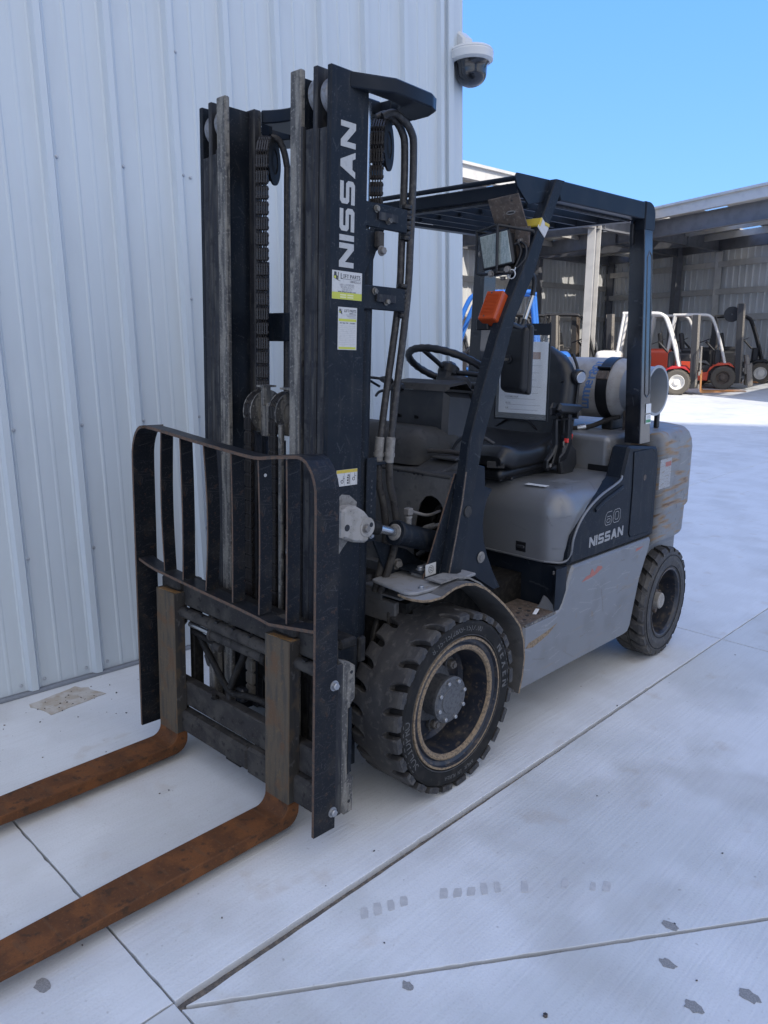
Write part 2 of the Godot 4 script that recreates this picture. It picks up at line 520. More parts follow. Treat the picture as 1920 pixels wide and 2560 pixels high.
	M.worn_dark = skin(tex(S, C(0.026, 0.028, 0.032), [[streak_v, 0.42, 0.8, C(0.068, 0.065, 0.060), 0.9], [n2, 0.6, 0.82, C(0.017, 0.018, 0.021), 0.8], [n3, 0.72, 0.92, C(0.11, 0.105, 0.095), 0.5]]), Vector3(1.2, 1.2, 1.2), 0.5, 0.1)
	M.grease = skin(tex(S, C(0.011, 0.0105, 0.010), [[n2, 0.4, 0.75, C(0.024, 0.022, 0.019), 0.9], [n3, 0.7, 0.9, C(0.050, 0.045, 0.038), 0.5]]), Vector3(2, 2, 2), 0.62)
	M.dusty = skin(tex(S, C(0.036, 0.034, 0.032), [[n1, 0.35, 0.75, C(0.062, 0.057, 0.050), 0.9], [n2, 0.62, 0.86, C(0.015, 0.0145, 0.014), 0.85], [n3, 0.70, 0.9, C(0.125, 0.112, 0.095), 0.5]]), Vector3(1.5, 1.5, 1.5), 0.72)
	M.dust_light = skin(tex(S, C(0.20, 0.19, 0.175), [[n2, 0.4, 0.75, C(0.12, 0.115, 0.105), 0.8], [n3, 0.6, 0.85, C(0.30, 0.285, 0.26), 0.6]]), Vector3(2, 2, 2), 0.8)
	M.rust = skin(tex(S, C(0.098, 0.043, 0.020), [[n1, 0.38, 0.75, C(0.155, 0.062, 0.024), 0.9], [n2, 0.60, 0.82, C(0.050, 0.031, 0.020), 0.85], [streak_h, 0.6, 0.88, C(0.115, 0.060, 0.032), 0.6], [n3, 0.66, 0.88, C(0.20, 0.080, 0.028), 0.55], [fine, 0.55, 0.9, C(0.065, 0.036, 0.021), 0.6]]), Vector3(1.4, 1.4, 1.4), 0.78)
	M.shank = skin(tex(S, C(0.105, 0.082, 0.056), [[streak_v, 0.42, 0.78, C(0.066, 0.060, 0.050), 0.9], [n1, 0.55, 0.8, C(0.125, 0.072, 0.040), 0.75], [n2, 0.68, 0.86, C(0.15, 0.105, 0.055), 0.6], [n3, 0.76, 0.92, C(0.21, 0.19, 0.15), 0.4], [fine, 0.55, 0.9, C(0.060, 0.050, 0.040), 0.55]]), Vector3(1.6, 1.6, 1.6), 0.66)
	M.shank_side = skin(tex(S, C(0.052, 0.048, 0.044), [[streak_v, 0.45, 0.8, C(0.036, 0.036, 0.038), 0.9], [n1, 0.56, 0.82, C(0.10, 0.075, 0.050), 0.7], [n2, 0.70, 0.88, C(0.15, 0.15, 0.15), 0.45], [sc_a, 0.2, 1.0, C(0.15, 0.14, 0.125), 0.45]]), Vector3(1.6, 1.6, 1.6), 0.6)
	M.rust_edge = skin(tex(S, C(0.095, 0.058, 0.038), [[n2, 0.45, 0.7, C(0.055, 0.044, 0.036), 0.9], [n3, 0.6, 0.85, C(0.20, 0.10, 0.045), 0.7]]), Vector3(3, 3, 3), 0.75)
	M.orange_rust = skin(tex(S, C(0.32, 0.16, 0.045), [[n2, 0.45, 0.72, C(0.13, 0.105, 0.075), 0.9], [n3, 0.6, 0.85, C(0.20, 0.11, 0.045), 0.7]]), Vector3(6, 6, 6), 0.8)
	M.silver = skin(tex(S, C(0.20, 0.205, 0.212), [[n1, 0.45, 0.85, C(0.165, 0.168, 0.170), 0.7], [sc_h, 0.2, 1.0, C(0.36, 0.36, 0.35), 0.42], [sc_few, 0.2, 1.0, C(0.12, 0.09, 0.07), 0.6], [n2, 0.78, 0.92, C(0.23, 0.15, 0.08), 0.42], [streak_h, 0.74, 0.92, C(0.26, 0.20, 0.13), 0.3]]), Vector3(0.8, 0.8, 0.8), 0.42, 0.25)
	M.silver_clean = skin(tex(S, C(0.165, 0.170, 0.178), [[n1, 0.45, 0.9, C(0.145, 0.147, 0.150), 0.6], [sc_few, 0.2, 1.0, C(0.08, 0.08, 0.08), 0.5], [n2, 0.8, 0.95, C(0.20, 0.17, 0.13), 0.3]]), Vector3(0.7, 0.7, 0.7), 0.30, 0.25)
	M.silver_rusty = skin(tex(S, C(0.20, 0.205, 0.21), [[n1, 0.45, 0.8, C(0.165, 0.16, 0.155), 0.7], [streak_h, 0.52, 0.72, C(0.26, 0.155, 0.06), 0.75], [streak_h, 0.74, 0.88, C(0.10, 0.055, 0.03), 0.8], [sc_h, 0.2, 1.0, C(0.38, 0.37, 0.35), 0.4], [n2, 0.74, 0.86, C(0.055, 0.06, 0.075), 0.5]]), Vector3(1.1, 1.1, 1.1), 0.5, 0.15)
	M.body_dust = skin(tex(S, C(0.085, 0.083, 0.080), [[n1, 0.4, 0.8, C(0.12, 0.115, 0.107), 0.8], [n2, 0.62, 0.85, C(0.055, 0.054, 0.054), 0.7], [n3, 0.70, 0.92, C(0.17, 0.16, 0.145), 0.4], [sc_a, 0.3, 1.0, C(0.05, 0.048, 0.046), 0.3]]), Vector3(1.2, 1.2, 1.2), 0.68)
	M.fender = skin(tex(S, C(0.24, 0.24, 0.238), [[n1, 0.4, 0.8, C(0.19, 0.187, 0.18), 0.8], [n2, 0.66, 0.86, C(0.17, 0.135, 0.10), 0.6], [n3, 0.7, 0.9, C(0.31, 0.305, 0.29), 0.4]]), Vector3(1.5, 1.5, 1.5), 0.6, 0.1)
	M.plastic = skin(tex(S, C(0.019, 0.0205, 0.0235), [[n1, 0.4, 0.9, C(0.034, 0.034, 0.035), 0.8], [n4, 0.6, 0.9, C(0.013, 0.014, 0.016), 0.5], [sc_few, 0.3, 1.0, C(0.09, 0.09, 0.09), 0.25]]), Vector3(1.6, 1.6, 1.6), 0.5)
	M.plastic_dust = skin(tex(S, C(0.043, 0.042, 0.041), [[n1, 0.4, 0.85, C(0.066, 0.063, 0.059), 0.8], [n2, 0.62, 0.86, C(0.028, 0.028, 0.029), 0.7]]), Vector3(1.5, 1.5, 1.5), 0.66)
	M.black = flat(C(0.007, 0.0075, 0.009), 0.45)
	M.black_gloss = skin(tex(S, C(0.010, 0.011, 0.014), [[n1, 0.4, 0.9, C(0.028, 0.027, 0.026), 0.7], [sc_a, 0.3, 1.0, C(0.12, 0.12, 0.12), 0.4]]), Vector3(1, 1, 1), 0.16)
	M.black_gloss.clearcoat_enabled = true; M.black_gloss.clearcoat = 0.6; M.black_gloss.clearcoat_roughness = 0.12
	M.vinyl = skin(tex(S, C(0.008, 0.009, 0.0105), [[n3, 0.4, 0.8, C(0.012, 0.013, 0.015), 0.8], [n1, 0.55, 0.9, C(0.018, 0.018, 0.019), 0.6]]), Vector3(2, 2, 2), 0.36, 0.0, grey(S, fine), 0.05)
	M.rubber = skin(tex(S, C(0.0135, 0.013, 0.0125), [[n1, 0.4, 0.8, C(0.024, 0.022, 0.020), 0.8], [n2, 0.66, 0.88, C(0.045, 0.041, 0.035), 0.5], [fine, 0.6, 0.9, C(0.010, 0.010, 0.010), 0.5]]), Vector3(2, 2, 2), 0.62)
	M.rubber_worn = skin(tex(S, C(0.037, 0.035, 0.033), [[n1, 0.4, 0.8, C(0.060, 0.055, 0.049), 0.8], [n2, 0.60, 0.84, C(0.105, 0.096, 0.082), 0.6], [sc_a, 0.3, 1.0, C(0.015, 0.015, 0.015), 0.5], [n3, 0.68, 0.9, C(0.020, 0.019, 0.018), 0.6]]), Vector3(2, 2, 2), 0.62)
	M.letters = flat(C(0.085, 0.083, 0.08), 0.7)
	M.tan_rust = skin(tex(S, C(0.23, 0.165, 0.10), [[n2, 0.42, 0.68, C(0.10, 0.075, 0.052), 0.9], [n3, 0.55, 0.8, C(0.32, 0.25, 0.165), 0.7], [n4, 0.75, 0.9, C(0.035, 0.034, 0.038), 0.7]]), Vector3(4, 4, 4), 0.85)
	M.rim = skin(tex(S, C(0.018, 0.021, 0.030), [[n1, 0.5, 0.85, C(0.055, 0.050, 0.044), 0.8], [n2, 0.62, 0.82, C(0.13, 0.10, 0.07), 0.6], [n3, 0.78, 0.92, C(0.20, 0.16, 0.11), 0.5]]), Vector3(2.4, 2.4, 2.4), 0.34)
	M.hub = skin(tex(S, C(0.082, 0.086, 0.092), [[n2, 0.4, 0.75, C(0.045, 0.048, 0.055), 0.8], [n3, 0.6, 0.86, C(0.17, 0.16, 0.145), 0.6]]), Vector3(4, 4, 4), 0.6)
	M.bolt = flat(C(0.36, 0.37, 0.38), 0.38, 0.7)
	M.bolt_dirty = skin(tex(S, C(0.22, 0.21, 0.195), [[n3, 0.4, 0.8, C(0.12, 0.10, 0.08), 0.8]]), Vector3(8, 8, 8), 0.6, 0.4)
	M.chrome = flat(C(0.45, 0.46, 0.47), 0.22, 0.9)
	M.roller = skin(tex(S, C(0.22, 0.225, 0.235), [[n2, 0.4, 0.8, C(0.15, 0.14, 0.125), 0.7]]), Vector3(4, 4, 4), 0.45, 0.4)
	M.chain = skin(tex(S, C(0.014, 0.012, 0.011), [[n3, 0.5, 0.85, C(0.040, 0.033, 0.027), 0.8]]), Vector3(5, 5, 5), 0.5)
	M.chain_dry = skin(tex(S, C(0.17, 0.155, 0.13), [[n3, 0.5, 0.85, C(0.08, 0.07, 0.06), 0.8]]), Vector3(5, 5, 5), 0.7)
	M.hose = skin(tex(S, C(0.022, 0.021, 0.021), [[n2, 0.5, 0.8, C(0.075, 0.068, 0.058), 0.7], [n3, 0.72, 0.9, C(0.16, 0.145, 0.12), 0.6]]), Vector3(3, 3, 3), 0.55)
	M.cast = skin(tex(S, C(0.30, 0.285, 0.26), [[n1, 0.4, 0.7, C(0.23, 0.215, 0.19), 0.8], [n2, 0.72, 0.86, C(0.06, 0.055, 0.05), 0.7], [fine, 0.5, 0.9, C(0.36, 0.345, 0.315), 0.5]]), Vector3(3, 3, 3), 0.8)
	M.decal = skin(tex(S, C(0.40, 0.40, 0.385), [[n2, 0.55, 0.85, C(0.33, 0.33, 0.315), 0.7], [n4, 0.86, 0.94, C(0.10, 0.10, 0.10), 0.6]]), Vector3(4, 4, 4), 0.5)
	M.decal_worn = skin(tex(S, C(0.38, 0.38, 0.37), [[n3, 0.42, 0.60, C(0.06, 0.065, 0.075), 0.75]]), Vector3(6, 6, 6), 0.5)
	M.label = skin(tex(S, C(0.50, 0.49, 0.46), [[n2, 0.5, 0.85, C(0.42, 0.41, 0.38), 0.7]]), Vector3(6, 6, 6), 0.4)
	M.label_white = flat(C(0.62, 0.63, 0.62), 0.4)
	M.lime = flat(C(0.46, 0.47, 0.05), 0.4)
	M.lime_pale = flat(C(0.60, 0.60, 0.30), 0.4)
	M.ink = flat(C(0.03, 0.03, 0.032), 0.5)
	M.ink_grey = flat(C(0.16, 0.16, 0.165), 0.5)
	M.ink_green = flat(C(0.05, 0.22, 0.10), 0.5)
	M.amber = StandardMaterial3D.new()
	M.amber.albedo_color = C(0.42, 0.065, 0.016).linear_to_srgb(); M.amber.roughness = 0.22; M.amber.backlight_enabled = true; M.amber.backlight = Color(0.5, 0.12, 0.03)
	M.red = flat(C(0.60, 0.035, 0.03), 0.35)
	M.red_scrape = skin(tex(S, C(0.38, 0.10, 0.07), [[n3, 0.45, 0.65, C(0.20, 0.17, 0.16), 0.9]]), Vector3(9, 9, 9), 0.6)
	M.yellow = skin(tex(S, C(0.50, 0.37, 0.035), [[n2, 0.55, 0.8, C(0.34, 0.27, 0.08), 0.7]]), Vector3(8, 8, 8), 0.4)
	M.bracket = skin(tex(S, C(0.105, 0.078, 0.060), [[n1, 0.4, 0.7, C(0.060, 0.048, 0.040), 0.8], [n2, 0.6, 0.8, C(0.19, 0.165, 0.14), 0.7], [n3, 0.72, 0.9, C(0.30, 0.28, 0.25), 0.5]]), Vector3(4, 4, 4), 0.7)
	M.tank = skin(tex(S, C(0.36, 0.345, 0.325), [[n1, 0.4, 0.75, C(0.28, 0.262, 0.24), 0.8], [n3, 0.6, 0.85, C(0.44, 0.425, 0.40), 0.5], [sc_a, 0.3, 1.0, C(0.20, 0.185, 0.17), 0.4], [streak_h, 0.72, 0.9, C(0.20, 0.17, 0.14), 0.4]]), Vector3(2.2, 2.2, 2.2), 0.6, 0.25)
	M.tank_end = flat(C(0.34, 0.36, 0.38), 0.5, 0.4)
	M.blue_ink = skin(tex(S, C(0.05, 0.15, 0.38), [[n3, 0.5, 0.75, C(0.28, 0.29, 0.32), 0.8]]), Vector3(9, 9, 9), 0.6)
	M.paper = flat(C(0.74, 0.76, 0.78), 0.5)
	M.sleeve = StandardMaterial3D.new()
	M.sleeve.albedo_color = Color(0.75, 0.76, 0.74, 0.10); M.sleeve.roughness = 0.15; M.sleeve.transparency = BaseMaterial3D.TRANSPARENCY_ALPHA
	M.sepia = flat(C(0.36, 0.22, 0.16), 0.6)
	M.lens = skin(tex(S, C(0.30, 0.335, 0.31), [[noise_bytes(31, S, 2, 2, 1, 8), 0.35, 0.65, C(0.20, 0.235, 0.22), 0.8], [n2, 0.5, 0.8, C(0.40, 0.42, 0.39), 0.5]]), Vector3(9, 9, 9), 0.12)
	M.mirror = flat(C(0.7, 0.72, 0.74), 0.05, 1.0)
	for k in ['navy', 'navy_clean', 'scratched', 'rust', 'shank', 'shank_side', 'worn_dark', 'rubber', 'grease', 'dusty', 'plastic_dust']: M[k].metallic_specular = 0.28
	# yard
	M.shed_wall = skin(tex(S, C(0.74, 0.74, 0.72), [[streak_v, 0.4, 0.8, C(0.66, 0.665, 0.65), 0.7]]), Vector3(0.3, 0.3, 0.3), 0.55)
	M.shed_steel = skin(tex(S, C(0.17, 0.175, 0.19), [[n1, 0.4, 0.8, C(0.13, 0.135, 0.15), 0.7]]), Vector3(0.5, 0.5, 0.5), 0.6)
	M.shed_light = skin(tex(S, C(0.56, 0.54, 0.50), [[n1, 0.4, 0.8, C(0.48, 0.46, 0.43), 0.7]]), Vector3(0.5, 0.5, 0.5), 0.55)
	M.skylight = StandardMaterial3D.new()
	M.skylight.albedo_color = Color(0.92, 0.92, 0.88, 0.28); M.skylight.roughness = 0.3; M.skylight.transparency = BaseMaterial3D.TRANSPARENCY_ALPHA
	M.torn = skin(tex(S, C(0.20, 0.205, 0.21), [[n3, 0.46, 0.56, C(0.46, 0.46, 0.46), 0.8], [streak_h, 0.6, 0.8, C(0.20, 0.16, 0.12), 0.7]]), Vector3(4, 4, 4), 0.5)
	M.roof = skin(tex(S, C(0.52, 0.51, 0.49), [[n1, 0.4, 0.8, C(0.44, 0.43, 0.41), 0.7]]), Vector3(0.3, 0.3, 0.3), 0.5)
	M.yard_red = flat(C(0.42, 0.022, 0.025), 0.35)
	M.yard_orange = flat(C(0.62, 0.075, 0.03), 0.4)
	M.yard_white = flat(C(0.66, 0.64, 0.60), 0.45)
	M.yard_steel = skin(tex(S, C(0.21, 0.19, 0.165), [[n2, 0.4, 0.75, C(0.30, 0.27, 0.23), 0.8], [n3, 0.6, 0.85, C(0.09, 0.08, 0.07), 0.6]]), Vector3(1.5, 1.5, 1.5), 0.6)
	M.yard_black = flat(C(0.022, 0.022, 0.024), 0.5)
	M.yard_tyre = flat(C(0.10, 0.088, 0.072), 0.85)
	M.yard_fork = skin(tex(S, C(0.42, 0.20, 0.075), [[n1, 0.4, 0.75, C(0.33, 0.14, 0.05), 0.8]]), Vector3(1, 1, 1), 0.8)
	M.yard_blue = flat(C(0.025, 0.13, 0.42), 0.4)
	M.yard_grey = flat(C(0.30, 0.30, 0.30), 0.5)
	M.caster = skin(tex(S, C(0.62, 0.63, 0.64), [[streak_v, 0.4, 0.8, C(0.56, 0.57, 0.58), 0.7]]), Vector3(0.3, 0.3, 0.3), 0.6)

# ---------- the setting
const SUN_EL := 42.0
const SUN_AZ := Vector2(0.93, 0.37)          # towards the sun, on the ground (x, z)

func make_camera_and_light():
	var cam := Camera3D.new()
	cam.name = "camera"
	cam.fov = 66.35; cam.near = 0.05; cam.far = 400.0
	cam.position = Vector3(2.19507, 1.6565, 2.07634)
	cam.rotation = Vector3(-0.22696, 0.76687, 0.00014)
	add_child(cam)
	var sm := ProceduralSkyMaterial.new()
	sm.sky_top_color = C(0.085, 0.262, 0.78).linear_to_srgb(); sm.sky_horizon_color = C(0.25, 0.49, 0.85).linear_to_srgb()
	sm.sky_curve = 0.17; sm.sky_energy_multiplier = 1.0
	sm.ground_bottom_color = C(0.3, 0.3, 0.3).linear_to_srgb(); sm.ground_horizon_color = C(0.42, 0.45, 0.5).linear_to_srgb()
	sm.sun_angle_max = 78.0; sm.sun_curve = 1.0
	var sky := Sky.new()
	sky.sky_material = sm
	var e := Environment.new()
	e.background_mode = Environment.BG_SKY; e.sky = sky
	e.tonemap_mode = Environment.TONE_MAPPER_LINEAR
	e.tonemap_exposure = 1.75
	e.sdfgi_enabled = true; e.ssao_enabled = true; e.ssil_enabled = true
	var we := WorldEnvironment.new()
	we.name = "environment"; we.environment = e
	add_child(we)
	var sun := DirectionalLight3D.new()
	sun.name = "sun"; sun.light_energy = 0.98; sun.light_angular_distance = 0.4; sun.light_color = Color(1.0, 0.975, 0.94); sun.shadow_enabled = true
	add_child(sun)
	var az := SUN_AZ.normalized()
	sun.look_at_from_position(Vector3.ZERO, -Vector3(az.x, tan(deg_to_rad(SUN_EL)), az.y), Vector3.UP)

# a slab of concrete with an uneven sawn edge
func slab(parent: Node, pts: Array, gap := 0.0026, rng: RandomNumberGenerator = null, m = null):
	if m == null: m = M.concrete
	var p := PackedVector2Array()
	var n := pts.size()
	var c := Vector2.ZERO
	for q in pts: c += q
	c /= n
	for i in n:
		var a: Vector2 = pts[i]
		var b: Vector2 = pts[(i + 1) % n]
		var L := a.distance_to(b)
		var nn := (b - a).orthogonal().normalized()
		if nn.dot(c - a) < 0: nn = -nn
		var near := minf(a.distance_to(Vector2(1.5, 0.5)), (a + b).distance_to(Vector2(3, 1)) * 0.5) < 4.5
		var k := int(clampf(L / (0.03 if near else 0.5), 1, 160))
		for j in k:
			var t := float(j) / k
			var off := gap + (absf(rng.randfn(0, 0.0008)) if near else 0.0)
			if near and rng.randf() < 0.06: off += rng.randf() * 0.0035
			if j == 0:
				p.append(a + (c - a).normalized() * gap * 1.4)
			else: p.append(a.lerp(b, t) + nn * off)
	var b := MB.new()
	var xz := []
	for q in p: xz.append([q.x, q.y])
	b.plan(m, xz, -0.05, 0.0, 0.0015)
	put(parent, "concrete_slab", b)

func make_ground():
	var far := MB.new()
	far.quad(M.concrete, Vector3(-160, -0.06, 60), Vector3(160, -0.06, 60), Vector3(160, -0.06, -260), Vector3(-160, -0.06, -260))
	var g := put(self, "ground", far)
	structure(g, "wide pale concrete ground of the yard reaching to the horizon")
	var pv := node(self, "pavement")
	structure(pv, "pale concrete pavement of large sawn slabs around the forklift")
	var bed := MB.new()
	bed.quad(M.joint, Vector3(-30, -0.022, 12), Vector3(30, -0.022, 12), Vector3(30, -0.022, -60), Vector3(-30, -0.022, -60))
	put(pv, "joint_filler", bed)
	var r := RandomNumberGenerator.new()
	r.seed = 5
	var a := 0.0169
	var T = func(x: float, z: float) -> Vector2:      # slab grid, slightly turned
		return Vector2(0.665 + x * cos(a) - z * sin(a), 1.254 + z * cos(a) + x * sin(a))
	var xs := [-9.2, -5.6, -2.055, 0.0, 3.65, 7.3, 11.0, 15.0]
	var zs := [7.0, 3.39, 0.0, -3.392, -6.75, -10.15, -13.6, -17.1, -20.6, -24.2, -28.0, -33.0, -40.0]
	for i in xs.size() - 1:
		for j in zs.size() - 1:
			var x0: float = xs[i]
			var x1: float = xs[i + 1]
			var z0: float = zs[j]
			var z1: float = zs[j + 1]
			if i == 3 and j == 2:      # the sawn line that runs slantwise from the crossing
				var dz := -2.33
				var dx := -z1 * (0.965 / 1.396)
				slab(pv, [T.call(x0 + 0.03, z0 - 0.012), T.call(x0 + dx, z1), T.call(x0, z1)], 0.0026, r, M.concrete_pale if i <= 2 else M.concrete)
				slab(pv, [T.call(x0 + 0.03, z0), T.call(x1, z0), T.call(x1, z1), T.call(x0 + dx + 0.002, z1)], 0.0026, r)
			else:
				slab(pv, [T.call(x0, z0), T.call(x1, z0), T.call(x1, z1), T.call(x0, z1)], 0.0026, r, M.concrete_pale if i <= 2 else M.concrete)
	# worn marks that lie on the slabs
	var spot_at := [Vector2(1.455, 0.13), Vector2(1.512, 0.267), Vector2(1.706, 0.224), Vector2(1.619, 0.354), Vector2(1.056, 0.807), Vector2(0.371, 1.462)]
	var spot_size := [0.017, 0.018, 0.021, 0.021, 0.014, 0.022]
	for i in spot_at.size():
		var b := MB.new()
		var pl := []
		for k in 14:
			var w := TAU * k / 14
			var rr: float = spot_size[i] * (1.0 + r.randf_range(-0.22, 0.22))
			pl.append([spot_at[i].x + cos(w) * rr * 1.25, spot_at[i].y + sin(w) * rr * 0.85])
		b.plan(M.stain, pl, 0.0006, 0.0016)
		put(pv, "damp_spot", b)
	# tread prints of a lift truck tyre
	var arc := [Vector2(0.79, 0.70), Vector2(0.898, 0.486), Vector2(1.008, 0.332), Vector2(1.135, 0.196), Vector2(1.30, 0.07)]
	var cv := Curve2D.new()
	for i in arc.size():
		var t: Vector2 = (arc[mini(i + 1, arc.size() - 1)] - arc[maxi(i - 1, 0)]) * 0.17
		cv.add_point(arc[i], -t, t)
	var L := cv.get_baked_length()
	var tr := MB.new()
	var s := 0.0
	while s < L - 0.03:
		var p := cv.sample_baked(s)
		var q := cv.sample_baked(s + 0.01)
		var d := (q - p).normalized()
		var w := d.orthogonal()
		if r.randf() < 0.8:
			var wd := r.randf_range(0.035, 0.055)
			var ln := r.randf_range(0.016, 0.026)
			var o := w * r.randf_range(-0.008, 0.008)
			var pl := []
			for e in [[-1, -1], [-0.2, -1.15], [1, -0.9], [0.9, 0.8], [0.1, 1.1], [-1, 0.9]]:
				var z: Vector2 = p + o + w * wd * 0.5 * e[0] + d * ln * 0.5 * (e[1] + 0.5 * e[0])
				pl.append([z.x, z.y])
			tr.plan(M.track, pl, 0.0004, 0.0012)
		s += 0.042
	put(pv, "tyre_print", tr).set_meta("kind", "stuff")
	# brown patch at the foot of the wall
	var pt := MB.new()
	var outl := []
	var cor := [Vector2(-1.24, 0.835), Vector2(-1.27, 0.60), Vector2(-1.10, 0.545), Vector2(-1.065, 0.815)]
	for i in 4:
		for k in 6:
			var q: Vector2 = cor[i].lerp(cor[(i + 1) % 4], k / 6.0) + Vector2(r.randfn(0, 0.006), r.randfn(0, 0.006))
			outl.append([q.x, q.y])
	pt.plan(M.dirt, outl, 0.0008, 0.0022)
	put(pv, "dirt_patch", pt)
	# grit and leaf scraps
	var gr := MB.new()
	for k in 150:
		var p := Vector3(r.randf_range(-1.2, 2.4), 0.002, r.randf_range(-2.6, 1.6))
		if k < 55: p = Vector3(-1.2 + absf(r.randfn(0, 0.18)), 0.002, r.randf_range(-1.0, 1.3))
		elif k < 75: p = Vector3(r.randfn(-1.16, 0.05), 0.004, r.randfn(0.68, 0.10))
		var sz := r.randf_range(0.0015, 0.005)
		gr.box(M.bracket if k % 3 else M.ink, p, Vector3(sz * 1.6, sz * 0.5, sz), 0.0, Basis(Vector3.UP, r.randf() * TAU))
	var gn := put(pv, "grit", gr)
	gn.set_meta("kind", "stuff")
	var nut := MB.new()
	var hx := []
	for k in 6: hx.append([1.365 + cos(TAU * k / 6) * 0.0065, 0.638 + sin(TAU * k / 6) * 0.0065])
	nut.plan(M.bracket, hx, 0.001, 0.007, 0.0008)
	nut.cyl(M.ink, Vector3(1.365, 0.0072, 0.638), Vector3(1.365, 0.0076, 0.638), 0.0032, 10)
	tag(put(self, "steel_nut", nut), "small rusty steel nut lying on the concrete in the foreground", "nut")

# one ribbed sheet: local x along the wall, y up, z outwards
func ribbed(m, ribs: Array, x0: float, x1: float, y0: float, y1: float, rh := 0.03, minor := true) -> MB:
	var b := MB.new()
	var pr := [[x0, 0.0]]
	for r in ribs:
		pr.append_array([[r - 0.001, 0.0], [r + 0.006, 0.004], [r + 0.010, 0.004], [r + 0.022, rh], [r + 0.051, rh], [r + 0.064, 0.004], [r + 0.069, 0.004], [r + 0.076, 0.0]])
		if minor:
			for k in [0.150, 0.228]: pr.append_array([[r + k, 0.0], [r + k + 0.006, (0.0032 if k < 0.2 else 0.0016)], [r + k + 0.014, (0.0032 if k < 0.2 else 0.0016)], [r + k + 0.020, 0.0]])
	pr.append([x1, 0.0])
	for i in pr.size() - 1:
		if pr[i + 1][0] - pr[i][0] < 1e-6: continue
		b.quad(m, Vector3(pr[i][0], y0, pr[i][1]), Vector3(pr[i + 1][0], y0, pr[i + 1][1]), Vector3(pr[i + 1][0], y1, pr[i + 1][1]), Vector3(pr[i][0], y1, pr[i][1]))
		b.quad(m, Vector3(pr[i + 1][0], y0, pr[i + 1][1] - 0.003), Vector3(pr[i][0], y0, pr[i][1] - 0.003), Vector3(pr[i][0], y1, pr[i][1] - 0.003), Vector3(pr[i + 1][0], y1, pr[i + 1][1] - 0.003))
	return b

